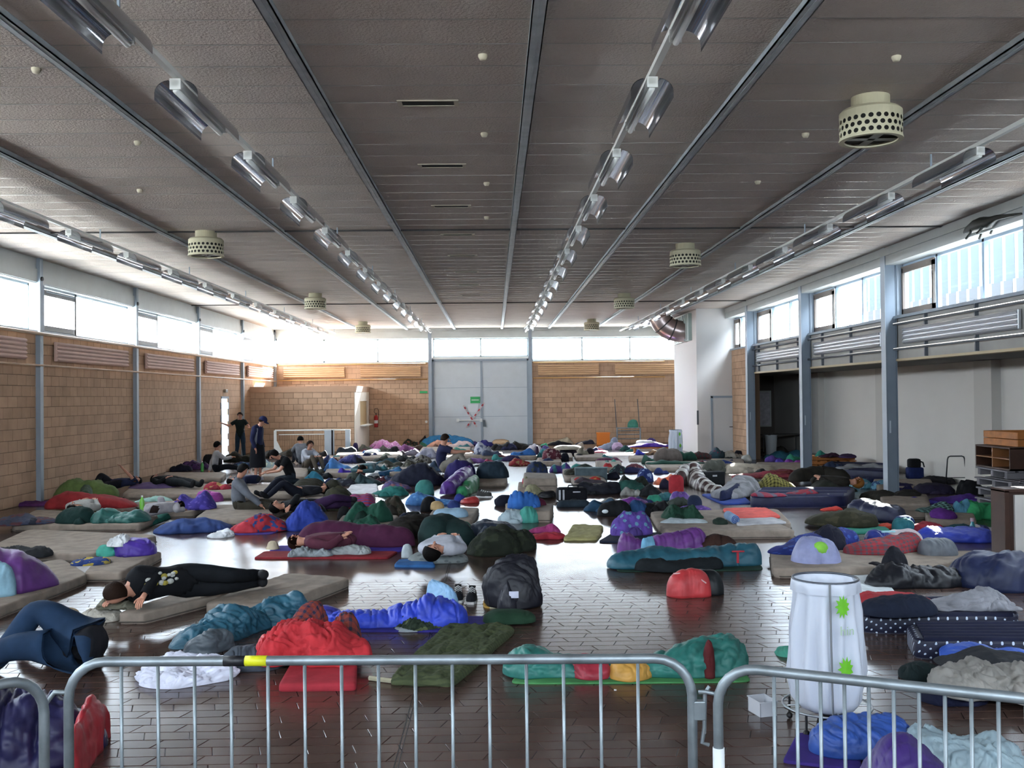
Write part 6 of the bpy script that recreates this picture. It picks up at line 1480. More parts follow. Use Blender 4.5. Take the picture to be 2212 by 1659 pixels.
# mattresses of the far half: (front left x, front right x, front y, back y) read on their top faces
rows_ = [
 (720, 860, 988, 976, 'bright mattress strip beside the annex, far left rows'), (1000, 1080, 984, 976, 'mattress under the white duvet heap before the door'),
 (905, 1010, 974, 965, 'sunlit mattress behind the seated man'), (1108, 1160, 986, 978, 'mattress under the cobalt blue bag'),
 (1164, 1214, 998, 988, 'dark mattress under the maroon and pink heap'), (1200, 1238, 988, 978, 'mattress behind the small black bag'),
 (1244, 1308, 988, 978, 'white topped mattress under the khaki bag'), (1404, 1560, 1010, 996, 'mattress below the thin dark green roll'),
 (1360, 1395, 990, 984, 'low cream mattress end left of the green hood'), (1290, 1345, 1010, 994, 'white blue mattress under the wine red bag'),
 (1220, 1300, 1030, 1012, 'mattress under the olive camouflage bag in aisle'), (1540, 1610, 1002, 990, 'brown mattress below the flowery duvets'),
 (700, 770, 1022, 1012, 'mattress between sky blue and violet bags'),
 (640, 800, 1080, 1066, 'mattress under the olive army bag'), (1480, 1530, 1034, 1020, 'bright mattress in front of the grey green bag'),
 (560, 660, 1030, 1010, 'mattress below the kneeling boy in black'), (840, 920, 1020, 1008, 'mattress under the grey brown blanket, middle rows'),
 (1895, 2020, 1050, 1034, 'beige mattress just behind the nearest column'), (1906, 2010, 1086, 1066, 'mattress under brown bags right of the column'),
 (1948, 2080, 1106, 1092, 'mattress with the black and mint checked blanket'), (2004, 2110, 1124, 1104, 'mattress under the bright purple bag at right'),
 (1640, 1740, 1010, 998, 'mattress with magenta bags left of second column'),
 (1096, 1160, 1104, 1086, 'mattress below the azure sleeping bag'), (345, 480, 1032, 1020, 'mattress at the left wall behind the tracksuit sleeper'),
]
for x0, x1, yf, yb, lab in rows_:
    s = .25 * (x1 - x0) * (1 if (x0 + x1) / 2 < 1067 else -1) * .3
    M([(x0, yf), (x1, yf), (x1 + s, yb), (x0 + s, yb)], lab, piping=(yf > 1060))
airbed([(1768, 1010), (1920, 1018), (1925, 1000), (1790, 996)], .24, 'navy airbed before the wooden pallets in alcove', ridges=3)
# ---------------------------------------------------------------- furniture and equipment
WOOD = mat('pale_wood', '#a9692e', .55, var=.2, vscale=9); BRN = mat('brown_wood', '#3b2318', .5, var=.2, vscale=6); GRYW = mat('grey_wood', '#6f6c70', .7, var=.15)
x, y = fl(1815, 1004); t = thing('wood_pallet', 'stack of pale wooden pallets in the alcove', 'pallet', (10.15, 29.35, 0), -.05)
for k in range(3):
    for j in (-.35, 0, .35): MB().bev(-.65, j - .07, .12 * k, .65, j + .07, .12 * k + .07, .006).build('bearer', WOOD, t)
    for j in range(5): MB().bev(-.68 + .29 * j, -.45, .12 * k + .07, -.68 + .29 * j + .2, .45, .12 * k + .1, .004).build('slat', WOOD, t)
# crate stack at right (sections of a vaulting box on a cabinet on grey pallets)
cx, cy = 10.2, 18.6
for k in range(4):
    t = thing('grey_pallet', ['lowest grey pallet under the brown cabinet', 'second grey pallet from the floor in the right stack', 'third grey pallet from the floor in the right stack', 'topmost grey pallet carrying the brown cabinet'][k], 'pallet', (cx, cy, .2 * k), .04 * (-1) ** k, 'grey pallets of the right stack')
    for j in (-.55, 0, .55): MB().bev(-.6, j - .05, 0, .6, j + .05, .12, .008).build('bearer', GRYW, t)
    for j in range(6): MB().bev(-.62 + .22 * j, -.65, .12, -.62 + .22 * j + .15, .65, .15, .005).build('slat', GRYW, t)
t = thing('shelf_cabinet', 'dark brown open cabinet with four compartments on grey pallets', 'cabinet', (cx, cy, .76), 0)
MB().box(-.6, -.65, 0, .6, -.62, .42).build('side_panel', BRN, t); MB().box(-.6, .62, 0, .6, .65, .42).build('side_panel', BRN, t)
MB().box(-.6, -.65, .40, .6, .65, .43).build('top', BRN, t); MB().box(-.6, -.65, 0, .6, .65, .03).build('bottom', BRN, t); MB().box(.57, -.62, .03, .6, .62, .4).build('back_panel', BRN, t)
MB().box(-.6, -.015, .03, .57, .015, .4).build('divider', mat('cabinet_edge', '#8a5a34', .5), t); MB().box(-.6, -.62, .2, .57, .62, .22).build('shelf', mat('cabinet_edge', '#8a5a34', .5), t)
for k in range(2):
    t = thing('vault_section', ['lower pale wooden box section on the brown cabinet', 'upper pale wooden box section, top of the right stack'][k], 'gym equipment', (cx + .05, cy, 1.2 + .14 * k), .03, 'wooden box sections')
    for a, b, c, d_ in ((-.5, -.6, .5, -.56), (-.5, .56, .5, .6), (-.5, -.56, -.46, .56), (.46, -.56, .5, .56)): MB().bev(a, b, 0, c, d_, .13, .006).build('board', WOOD, t)
t = thing('wood_rack', 'small wooden frame rack beside the grey pallet stack', 'rack', (10.35, 16.7, 0), 0)
for z in (.1, .55, .78): MB().bev(-.4, -.5, z, .4, .5, z + .03, .005).build('shelf', WOOD if z > .5 else GRYW, t)
for a in (-.38, .35):
    for b in (-.48, .45): MB().box(a, b, 0, a + .03, b + .03, .8).build('post', WOOD, t)
# brown cabinet with white panel, right edge
x, y = fl(2172, 1212)
t = thing('brown_cabinet', 'dark brown cabinet with a white panel at the right edge', 'cabinet', (x, y, 0), 0)
MB().bev(0, 0, 0, .07, .36, .93, .006).build('side_panel', BRN, t); MB().bev(0, 0, .9, 1.3, .36, .95, .006).build('top', BRN, t); MB().box(.07, .04, .06, 1.3, .36, .9).build('body', BRN, t)
MB().bev(.14, .0, .0, 1.28, .05, .87, .006).build('white_panel', mat('white_board', '#c6c2bd', .5), t)
# tubular frame
x, y = fl(2066, 1046)
t = thing('tubular_frame', 'dark tubular chair-back frame against the alcove wall', 'frame', (x, y, 0), 0)
MB().tube([(-.26, 0, 0), (-.21, 0, .6), (-.19, 0, .66), (-.14, 0, .68), (.14, 0, .68), (.19, 0, .66), (.21, 0, .6), (.26, 0, 0)], .016, 8).build('tube', mat('dark_tube', '#33363a', .4, .5), t, smooth=True)
MB().tube([(-.25, 0, .16), (.25, 0, .16)], .01, 6).build('crossbar', mat('dark_tube', '#33363a', .4, .5), t)
x, y = fl(1976, 1034)
t = thing('rucksack', 'blue rucksack with black top against the alcove wall', 'bag', (x, y, 0), 0)
MB().bev(-.2, -.14, 0, .2, .14, .3, .05).build('body', fab('#12245c'), t, smooth=True); MB().bev(-.17, -.12, .27, .14, .12, .52, .06).build('top_flap', fab('#101014'), t, smooth=True)
MB().tube([(.1, -.05, .46), (.2, -.05, .42), (.23, -.05, .3)], .018, 8).build('strap', fab('#101014'), t)
# alcove table with tub
x, y = fl(1690, 990)
t = thing('table', 'dark folding table at the end of the alcove', 'table', (10.5, 35.6, 0), 0)
MB().bev(-.75, -.4, .72, .75, .4, .75, .006).build('tabletop', mat('table_top', '#4b4744', .5), t)
for a in (-.7, .7):
    for b in (-.35, .35): MB().tube([(a, b, 0), (a, b, .72)], .018, 6).build('leg', BLACKP, t)
o = MB().lathe([(.001, 0), (.14, 0), (.17, .38), (.18, .39), (.16, .39), (.13, .02), (.001, .02)], n=20).build('bin', mat('white_plastic', '#d0d6da', .4), smooth=True); o.location = (10.0, 35.0, .35)
o.location.z = .0; tag(o, 'white plastic bin under the alcove table', 'bin'); o.scale = (1.3, 1.3, 1.9)
# railing in front of the annex
Yr = 39.2; a = atY(594, 930, Yr); b = atY(719, 928, Yr); t = thing('railing', 'white railing with vertical bars in front of the block annex', 'railing', (a[0], Yr, 0)); Lr = b[0] - a[0]; hr = a[2]
MB().tube([(0, 0, hr), (Lr, 0, hr)], .03, 8).build('top_rail', WHITEP, t); MB().tube([(.15, 0, hr - .17), (Lr, 0, hr - .17)], .018, 6).build('lower_rail', WHITEP, t)
for k in range(22): MB().tube([(.2 + (Lr - .3) * k / 21, 0, .1), (.2 + (Lr - .3) * k / 21, 0, hr - .17)], .011, 5).build('bar', PIPE, t)
MB().box(-.04, -.04, 0, .06, .04, hr).build('post', WHITEP, t); MB().add([(0, -.03, 0), (0, .03, 0), (.35, .03, 0), (.35, -.03, 0), (0, -.03, hr * .7), (0, .03, hr * .7)], [(0, 3, 2, 1), (0, 1, 5, 4), (1, 2, 5), (0, 4, 3), (2, 3, 4, 5)]).build('gusset', WHITEP, t)
MB().box(Lr, -.35, 0, Lr + .05, .05, hr).box(Lr - .28, -.35, 0, Lr + .05, -.3, hr).build('end_panel', mat('grey_panel', '#9aa4ac', .5), t)
c = atY(748, 925, Yr); MB().box(c[0] - a[0], -.3, 0, c[0] - a[0] + .2, -.25, hr + .02).build('end_panel', mat('grey_panel', '#9aa4ac', .5), t); MB().tube([(Lr, 0, hr), (c[0] - a[0] + .2, -.2, hr)], .025, 6).build('top_rail', WHITEP, t)
# trolley
Yt = 44.2; a = atY(1333, 925, Yt); b = atY(1383, 925, Yt); w_ = b[0] - a[0]
t = thing('trolley', 'galvanised rack trolley with a teal bag at the far right wall', 'trolley', (a[0], Yt, 0))
for xx in (0, w_): MB().tube([(xx, 0, 0), (xx, 0, a[2])], .035, 8).build('upright', GALV, t); MB().tube([(xx, .1, a[2] - .2), (xx + .02, .9, 2.05)], .018, 6).build('leaning_bar', DKP, t)
for z in (.25, .45, .62, a[2]): MB().tube([(0, 0, z), (w_, 0, z)], .022, 6).build('rung', GALV, t)
MB().box(0, 0, a[2] - .01, w_, .5, a[2] + .02).build('deck', GALV, t)
o = mound('plastic_bag', [(b[0] - .55, Yt + .25), (b[0] - .05, Yt + .25)], [.18], [.36], fab('#2c8c74', sheen=True), a[2] + .02, 5, .4); tag(o, 'teal plastic bag lying on the galvanised trolley', 'bag')
a = atY(1290, 938, 44.0); b = atY(1316, 956, 44.0)
t = thing('orange_box', 'bright orange box at the foot of the far right wall', 'box', ((a[0] + b[0]) / 2, 44.0, .0)); MB().bev(-.28, -.2, 0, .28, .2, .55, .01).build('body', mat('orange_plastic', '#e07a18', .5), t); MB().bev(-.3, -.22, .5, .3, .22, .56, .01).build('rim', mat('orange_plastic', '#e07a18', .5), t)
t = thing('wooden_bench', 'low wooden bench under the violet bag by the white shaft', 'bench', (6.05, 37.7, 0)); MB().bev(-.75, -.15, .16, .75, .18, .22, .008).build('seat', WOOD, t)
for xx in (-.6, .6): MB().box(xx - .03, -.12, 0, xx + .03, .15, .16).build('leg', WOOD, t)
# extinguisher
p = atY(813, 905, YF)
t = thing('fire_extinguisher', 'red fire extinguisher hung on the blocks beside the annex', 'extinguisher', (p[0], YF - .12, p[2] - .38))
RED = mat('extinguisher_red', '#b01818', .35); MB().lathe([(.001, 0), (.085, 0), (.09, .03), (.09, .46), (.06, .53), (.03, .56), (.001, .56)], n=20).build('cylinder', RED, t, smooth=True)
MB().lathe([(.092, .18), (.092, .32)], n=20).build('paper_label', WHITEP, t); MB().tube([(.02, 0, .56), (.0, 0, .62), (.05, -.02, .66)], .014, 6).build('valve', BLACKP, t)
MB().tube([(.0, -.02, .6), (-.09, -.02, .72), (-.05, -.02, .86), (.07, -.02, .88), (.13, -.02, .75), (.12, -.03, .5), (.1, -.04, .35)], .012, 6).build('hose', BLACKP, t, smooth=True)
MB().box(-.03, .05, .3, .03, .12, .5).build('wall_bracket', BLACKP, t)
# waste bag holders
def waste_holder(px, py, label, rz=0):
    x, y = fl(px, py); t = thing('waste_holder', label, 'waste bin', (x, y, 0), rz)
    R1, R2, H = .205, .245, 1.0; z0 = .17; nseg = 72
    wire = mat('chrome_wire', '#a4a8ac', .3, .9)
    vs, fs = [], []; prof = [(0.02, z0 - .05), (.12, z0 - .055), (.19, z0 - .02), (.22, z0 + .03), (.235, z0 + .2), (.23, .45), (.22, .65), (.213, .8), (.205, .93), (.207, .985), (.215, 1.0), (.222, .99), (.224, .95), (.222, .92)]
    for r, z in prof:
        for k in range(nseg):
            an = 2 * math.pi * k / nseg; amp = .03 * min(1, max(0, (1.0 - z) * 3)) * min(1, (z - .1) * 4) if z > .1 else 0
            rr = r + amp * math.sin(an * 13 + 2 * math.sin(z * 3)) + amp * .6 * math.sin(an * 7 + z * 5); vs.append((rr * math.cos(an), rr * math.sin(an), z))
    m_ = len(prof); fs = [(i * nseg + k, i * nseg + (k + 1) % nseg, (i + 1) * nseg + (k + 1) % nseg, (i + 1) * nseg + k) for i in range(m_ - 1) for k in range(nseg)] + [tuple(range(nseg))[::-1]]
    bagm = mat('white_film', '#bcc2ce', .4, spec=.5); bagm.node_tree.nodes['Principled BSDF'].inputs['Subsurface Weight'].default_value = 0
    bag = MB().add(vs, fs).build('white_bag', bagm, t, smooth=True)
    for an, zz, sc in ((-1.48, .86, 1.15), (-1.44, .46, 1.25)):
        c = []; n = 22
        R = .262 if zz > .6 else .276
        for k in range(n):
            a2 = 2 * math.pi * k / n; q = (.052 if k % 2 else .036) * sc * (1 + .1 * math.sin(k * 3)); th_ = an + q * math.cos(a2) / R * .8; c.append((R * math.cos(th_), R * math.sin(th_), zz + q * 1.25 * math.sin(a2)))
        ctr = (R * 1.004 * math.cos(an), R * 1.004 * math.sin(an), zz)
        MB().add(c + [ctr], [(k, (k + 1) % n, n) for k in range(n)]).build('leaf_print', mat('leaf_print', '#62ae1e', .5), bag)
    fc = bpy.data.curves.new('lettering', 'FONT'); fc.body = 'hin'; fc.size = .085; to = bpy.data.objects.new('lettering_tmp', fc); C.objects.link(to)
    bpy.context.view_layer.update(); me = bpy.data.meshes.new_from_object(to); bpy.data.objects.remove(to)
    R = .274
    for v in me.vertices:
        th_ = -1.36 + (v.co.x - .06) / R; zz = .68 + v.co.y; v.co = Vector((R * math.cos(th_), R * math.sin(th_), zz))
    me.materials.clear(); me.materials.append(mat('faint_print', '#9fb99a', .6)); lo = bpy.data.objects.new('lettering', me); C.objects.link(lo); lo.parent = bag
    ring = [(R2 * 1.18 * math.cos(a2), R2 * 1.18 * math.sin(a2), .15) for a2 in np.linspace(0, 2 * math.pi, 40, endpoint=False)]
    MB().tube(ring, .007, 6, closed=True).build('base_ring', wire, t, smooth=True)
    ring = [(.212 * math.cos(a2), .212 * math.sin(a2), 1.0) for a2 in np.linspace(0, 2 * math.pi, 36, endpoint=False)]
    MB().tube(ring, .008, 6, closed=True).build('top_ring', mat('dark_ring', '#5c6068', .4, .6), t, smooth=True)
    MB().tube([(-.05, -.262, .1), (-.05, -.235, 1.0)], .007, 6).build('upright', wire, t)
    for a2 in (-2.4, -.5, .9, 2.4):
        c_, s_ = math.cos(a2) * .27, math.sin(a2) * .27
        MB().tube([(c_, s_, .15), (c_, s_, .03)], .008, 6).build('leg', BLACKP, t); MB().ball((c_, s_, .022), .022, 8).build('foot', BLACKP, t)
    MB().tube([(-.27, 0, .15), (.27, 0, .15)], .005, 5).tube([(0, -.27, .15), (0, .27, .15)], .005, 5).build('cross_wires', wire, t)
    for k in range(3): MB().add([(.19 * math.cos(a2), .19 * math.sin(a2), 1.0) for a2 in (-2.0 + k, -1.85 + k)] + [(.235 * math.cos(-1.92 + k), .235 * math.sin(-1.92 + k), .90)], [(0, 1, 2)]).build('folded_film', bagm, bag)
    return t
waste_holder(1787, 1570, 'white waste bag with green leaf prints on a wire stand, foreground')
waste_holder(1460, 990, 'distant white waste bag on a wire stand before the shaft', .3)
# dark shoes and bits under the holder
B(1765, 1548, 1835, 1580, '#120e12', 'cloth', 'black cloth heap below the near waste bag stand', 'clothing', D=.2, h=.12)
B(1830, 1558, 1875, 1580, '#2c1420', 'cloth', 'dark red cloth beside the near waste bag stand', 'clothing', D=.2, h=.08)
# plastic tub
x, y = fl(1647, 1540)
t = thing('plastic_tub', 'small translucent white plastic tub tipped over on the floor', 'tub', (x, y, 0), .25)
TUB = mat('tub_plastic', '#aeb0b6', .35); mb = MB()
for (a, b, c, d_, e_, f_) in ((-.06, -.08, 0, .06, .08, .004), (-.065, -.085, 0, -.06, .085, .1), (.06, -.085, 0, .065, .085, .1), (-.065, -.085, 0, .065, -.08, .1), (-.065, .08, 0, .065, .085, .1)): mb.box(a, b, c, d_, e_, f_)
tb = mb.build('shell', TUB, t); MB().tube([(-.068, -.088, .1), (.068, -.088, .1), (.068, .088, .1), (-.068, .088, .1)], .005, 6, closed=True).build('rim', TUB, t); tb.rotation_euler = (0, 0, 0)
o = MB().lathe([(.001, 0), (.011, 0), (.01, .006), (.001, .007)], n=10).build('screw_top', fab('#e0e0e0')); o.location = (*fl(1329, 1491), 0); tag(o, 'tiny white bottle cap on the floor behind barrier', 'cap')
# bottles by the wall
for px, py, lab, c_ in ((307, 1104, 'light green soft drink bottle at the left mattresses', '#7cc850'), (437, 1018, 'green bottle standing at the seated girl in white', '#3c9040')):
    x, y = fl(px, py); t = thing('bottle', lab, 'bottle', (x, y, .0))
    MB().lathe([(.001, 0), (.045, 0), (.048, .02), (.048, .2), (.02, .27), (.016, .3), (.001, .3)], n=16).build('body', mat('bottle_' + c_, c_, .25), t, smooth=True)
    MB().lathe([(.018, .285), (.02, .285), (.02, .315), (.001, .315)], n=12).build('cap', WHITEP, t)
# sneakers near the left sleeper
B(128, 1310, 172, 1342, '#b49c74', 'shoe', 'beige shoe at the head of the hooded sleeper', 'shoe', D=.2, h=.12, fold=.12)
B(172, 1312, 264, 1347, '#b4aea0', 'shirt', 'folded white clothes beside the beige shoe', 'clothing', D=.35, h=.1, fold=.3, fs=.08)
B(210, 1292, 306, 1318, '#6c6a58', 'jacket', 'grey camouflage cloth under the hooded sleeper head', 'clothing', z=.12, D=.3, h=.1, pat='camo', c2='#4a4838')
# ---------------------------------------------------------------- barriers
BZ = 1.12
def barrier(P, Qd, label, bars, left=True, right=True, white=False):
    """P, Qd: world xy of the two outer rail ends; posts bend down with rounded corners"""
    P = Vector(P); Qd = Vector(Qd); L_ = (Qd - P).length; rz = math.atan2((Qd - P).y, (Qd - P).x)
    t = thing('crowd_barrier', label, 'barrier', (P.x, P.y, 0), rz, 'galvanised crowd barriers')
    r = .021; cr = .16; pts = []
    pts += [(0, 0, .05), (0, 0, BZ - cr)]
    for k in range(1, 7): a = math.pi * k / 12; pts.append((cr - cr * math.cos(a), 0, BZ - cr + cr * math.sin(a)))
    for k in range(0, 7): a = math.pi / 2 - math.pi * k / 12; pts.append((L_ - cr + cr * math.cos(a), 0, BZ - cr + cr * math.sin(a)))
    pts += [(L_, 0, .05)]
    MB().tube(pts, r, 16).build('frame_tube', GALV, t, smooth=True)
    MB().tube([(0, 0, .2), (L_, 0, .2)], .015, 10).build('bottom_rail', GALV, t, smooth=True)
    for k in range(bars):
        xx = cr + .07 + (L_ - 2 * cr - .14) * k / (bars - 1); MB().tube([(xx, 0, .2), (xx, 0, BZ - .01)], .0075, 10).build('bar', GALV, t, smooth=True)
    for xx in (.35, L_ - .35): MB().tube([(xx, -.28, .02), (xx, -.2, .1), (xx, 0, .2), (xx, .2, .1), (xx, .28, .02)], .016, 8).build('foot', GALV, t, smooth=True)
    return t, L_
def rail_pt(px, py): return fl(px, py, BZ - .02)
a = rail_pt(148, 1440); b = rail_pt(1494, 1432)
t1, L1 = barrier(a, b, 'middle crowd barrier with black and yellow tape on its rail', 15)
tm = [mat('black_tape', '#15151a', .5), mat('yellow_tape', '#c8c818', .5)]
for k, (p0, p1) in enumerate(((487, 533), (533, 580))):
    f0, f1 = (p0 - 148) / (1494 - 148), (p1 - 148) / (1494 - 148); MB().tube([(L1 * f0, 0, BZ), (L1 * f1, 0, BZ)], .0225, 16).build('tape', tm[k], t1, smooth=True)
a2 = rail_pt(1550, 1448); b2 = rail_pt(2640, 1568)
t2, L2 = barrier(a2, b2, 'right crowd barrier with white sleeve on its left post', 15)
MB().tube([(0, 0, .1), (0, 0, .78)], .0245, 16).build('white_sleeve', mat('white_sleeve', '#cfd4d6', .5), t2, smooth=True)
b3 = rail_pt(95, 1466); a3 = rail_pt(-760, 1680)
t3, L3 = barrier(a3, b3, 'left crowd barrier, only its end visible', 15)
# hook and eye couplings
dirv = (Vector(a2) - Vector(b)); MB().bev(L1, -.02, .86, L1 + .055, .02, .94, .004).tube([(L1 + .05, 0, .80), (L1 + .055, 0, .97), (L1 + .075, 0, 1.0)], .009, 8).tube([(L1 + .05, 0, .82), (L1 + .04, 0, .76), (L1 + .07, 0, .75)], .009, 8).build('coupling', GALV, t1, smooth=False)
MB().tube([(0, 0, 1.0), (-.05, 0, 1.005), (-.08, 0, 1.0)], .009, 8).build('coupling', GALV, t2, smooth=True)
MB().tube([(0, 0, .99), (-.06, 0, .99), (-.1, 0, .94), (-.1, 0, .86)], .011, 8).build('coupling', GALV, t1, smooth=True)
MB().tube([(0, 0, .97), (-.05, 0, .93), (-.04, 0, .8)], .009, 8).build('coupling', GALV, t3, smooth=True)
# ================================================================== people
RAD = dict(pelvis=.13, belly=.12, chest=.135, neck=.052, hb=.06, head=.092, top=.07, sh=.062, el=.04, wr=.026, pm=.03, hip=.092, kn=.058, an=.038, to=.034)
EDG = [('pelvis', 'belly'), ('belly', 'chest'), ('chest', 'neck'), ('neck', 'hb'), ('hb', 'head'), ('head', 'top'),
       ('chest', 'shL'), ('shL', 'elL'), ('elL', 'wrL'), ('wrL', 'pmL'), ('chest', 'shR'), ('shR', 'elR'), ('elR', 'wrR'), ('wrR', 'pmR'),
       ('pelvis', 'hipL'), ('hipL', 'knL'), ('knL', 'anL'), ('anL', 'toL'), ('pelvis', 'hipR'), ('hipR', 'knR'), ('knR', 'anR'), ('anR', 'toR')]
def pose(base, **kw):
    d = {k: Vector(v) for k, v in base.items()}
    for k, v in kw.items(): d[k] = Vector(v)
    return d
def sym(**kw):
    d = {}
    for k, v in kw.items():
        if k in ('pelvis', 'belly', 'chest', 'neck', 'hb', 'head', 'top'): d[k] = v
        else: d[k + 'L'] = (-v[0], v[1], v[2]); d[k + 'R'] = v
    return d
STAND = sym(pelvis=(0, 0, .95), belly=(0, 0, 1.12), chest=(0, 0, 1.34), neck=(0, 0, 1.5), hb=(0, .02, 1.56), head=(0, .03, 1.64), top=(0, .02, 1.71),
            sh=(.17, 0, 1.42), el=(.23, -.01, 1.14), wr=(.23, .06, .9), hip=(.09, 0, .92), kn=(.11, .02, .5), an=(.12, 0, .09), to=(.14, .15, .04))
SUPINE = sym(pelvis=(0, 0, .14), belly=(0, .17, .14), chest=(0, .4, .16), neck=(0, .56, .14), hb=(0, .61, .13), head=(0, .69, .14), top=(0, .77, .14),
             sh=(.17, .47, .14), el=(.25, .22, .1), wr=(.13, .06, .2), hip=(.09, -.04, .12), kn=(.1, -.46, .13), an=(.1, -.87, .08), to=(.12, -.93, .19))
SIT = sym(pelvis=(0, 0, .13), belly=(0, .0, .3), chest=(0, .06, .51), neck=(0, .12, .65), hb=(0, .15, .7), head=(0, .18, .78), top=(0, .19, .86),
          sh=(.17, .09, .58), el=(.23, .3, .42), wr=(.1, .48, .45), hip=(.1, .05, .13), kn=(.14, .44, .46), an=(.13, .62, .08), to=(.14, .75, .04))
PEND = []
def figure(label, loc, rz, P, shirt, pants, hair=None, sleeve=1.0, legs=1.0, look=(0, 1, 0), upv=(0, 0, 1), skin=None, cap=None, shoes='#1c1c20', scale=1.0, over=None, hairlong=False, extra=None, name='person', fat=1.0, closed=False):
    t = thing(name, label, 'person', loc, rz)
    P = {k: Vector(v) for k, v in P.items()}; names = list(P.keys()); vs = [P[k] for k in names]; rad = [RAD[k if k in RAD else k[:-1]] for k in names]
    rad = [r * fat if k[:3] in ('hip', 'kn', 'knL', 'knR', 'anL', 'anR', 'pel', 'bel') else r for k, r in zip(names, rad)]
    # palms and five unequal, bent fingers
    edges = []; idx = {k: i for i, k in enumerate(names)}; seg = {}
    hands = []
    for s in 'LR':
        w, e = P['wr' + s], P['el' + s]; dr = (w - e).normalized(); side = dr.cross(Vector((0, 0, 1)))
        side = side.normalized() if side.length > .1 else Vector((1, 0, 0)); dn = dr.cross(side).normalized()
        if dn.z > 0: dn = -dn
        if s == 'L': side = -side
        pm = w + dr * .06; idx['pm' + s] = len(vs); names.append('pm' + s); vs.append(pm); rad.append(.031)
        hands.append((pm, dr, side, dn, s))
    for a, b in EDG:
        if a in idx and b in idx: edges.append((idx[a], idx[b]))
    me = bpy.data.meshes.new('body'); me.from_pydata([tuple(v) for v in vs], edges, []); o = bpy.data.objects.new('body', me); C.objects.link(o)
    md = o.modifiers.new('skin', 'SKIN'); md.use_smooth_shade = True; sb = o.modifiers.new('sub', 'SUBSURF'); sb.levels = 2; sb.render_levels = 2
    sv_ = me.skin_vertices[0].data if me.skin_vertices else None
    if sv_ is None:
        bm = bmesh.new(); bm.from_mesh(me); bm.verts.layers.skin.verify(); bm.to_mesh(me); bm.free(); sv_ = me.skin_vertices[0].data
    for i, r in enumerate(rad):
        nm = names[i]; rx = r
        if nm == 'chest': sv_[i].radius = (r * 1.15, r * .8)
        elif nm in ('pelvis', 'belly'): sv_[i].radius = (r * 1.0, r * .8)
        else: sv_[i].radius = (rx, rx)
        sv_[i].use_root = (nm == 'pelvis')
    # fingers: chains of their own rooted in the palm
    fv, fe, fr = [], [], []
    for pm, dr, side, dn, s in hands:
        for k, (off, ln) in enumerate(((-.028, .058), (-.010, .072), (.009, .067), (.027, .052))):
            b = len(fv); p0 = pm + side * off * .8 - dr * .005; p1 = pm + side * off + dr * .035; p2 = p1 + (dr + dn * .35).normalized() * ln * .5; p3 = p2 + (dr + dn * .9).normalized() * ln * .45
            fv += [p0, p1, p2, p3]; fr += [.011, .0095, .0085, .0068]; fe += [(b, b + 1), (b + 1, b + 2), (b + 2, b + 3)]
        b = len(fv); q0 = pm - dr * .03 + side * -.01; q1 = pm - side * .038 - dr * .01; q2 = q1 + (dr - side * .6).normalized() * .032; q3 = q2 + (dr + dn * .3).normalized() * .026
        fv += [q0, q1, q2, q3]; fr += [.013, .0115, .0095, .0075]; fe += [(b, b + 1), (b + 1, b + 2), (b + 2, b + 3)]
    me2 = bpy.data.meshes.new('fingers'); me2.from_pydata([tuple(v) for v in fv], fe, []); o2 = bpy.data.objects.new('fingers', me2); C.objects.link(o2)
    bm = bmesh.new(); bm.from_mesh(me2); L_ = bm.verts.layers.skin.verify()
    for v, r in zip(bm.verts, fr): v[L_].radius = (r, r)
    bm.to_mesh(me2); bm.free()
    for i in range(0, len(fv), 4): me2.skin_vertices[0].data[i].use_root = True
    o2.modifiers.new('skin', 'SKIN'); s2 = o2.modifiers.new('sub', 'SUBSURF'); s2.levels = 1; s2.render_levels = 1
    PEND.append((t, o, o2, P, shirt, pants, hair, sleeve, legs, Vector(look).normalized(), Vector(upv).normalized(), cap, shoes, scale, hairlong, closed))
    return t
def segdist(V, a, b):
    a = np.array(a); b = np.array(b); ab = b - a; t_ = np.clip(((V - a) @ ab) / (ab @ ab + 1e-9), 0, 1); return np.linalg.norm(V - (a + t_[:, None] * ab), axis=1), t_
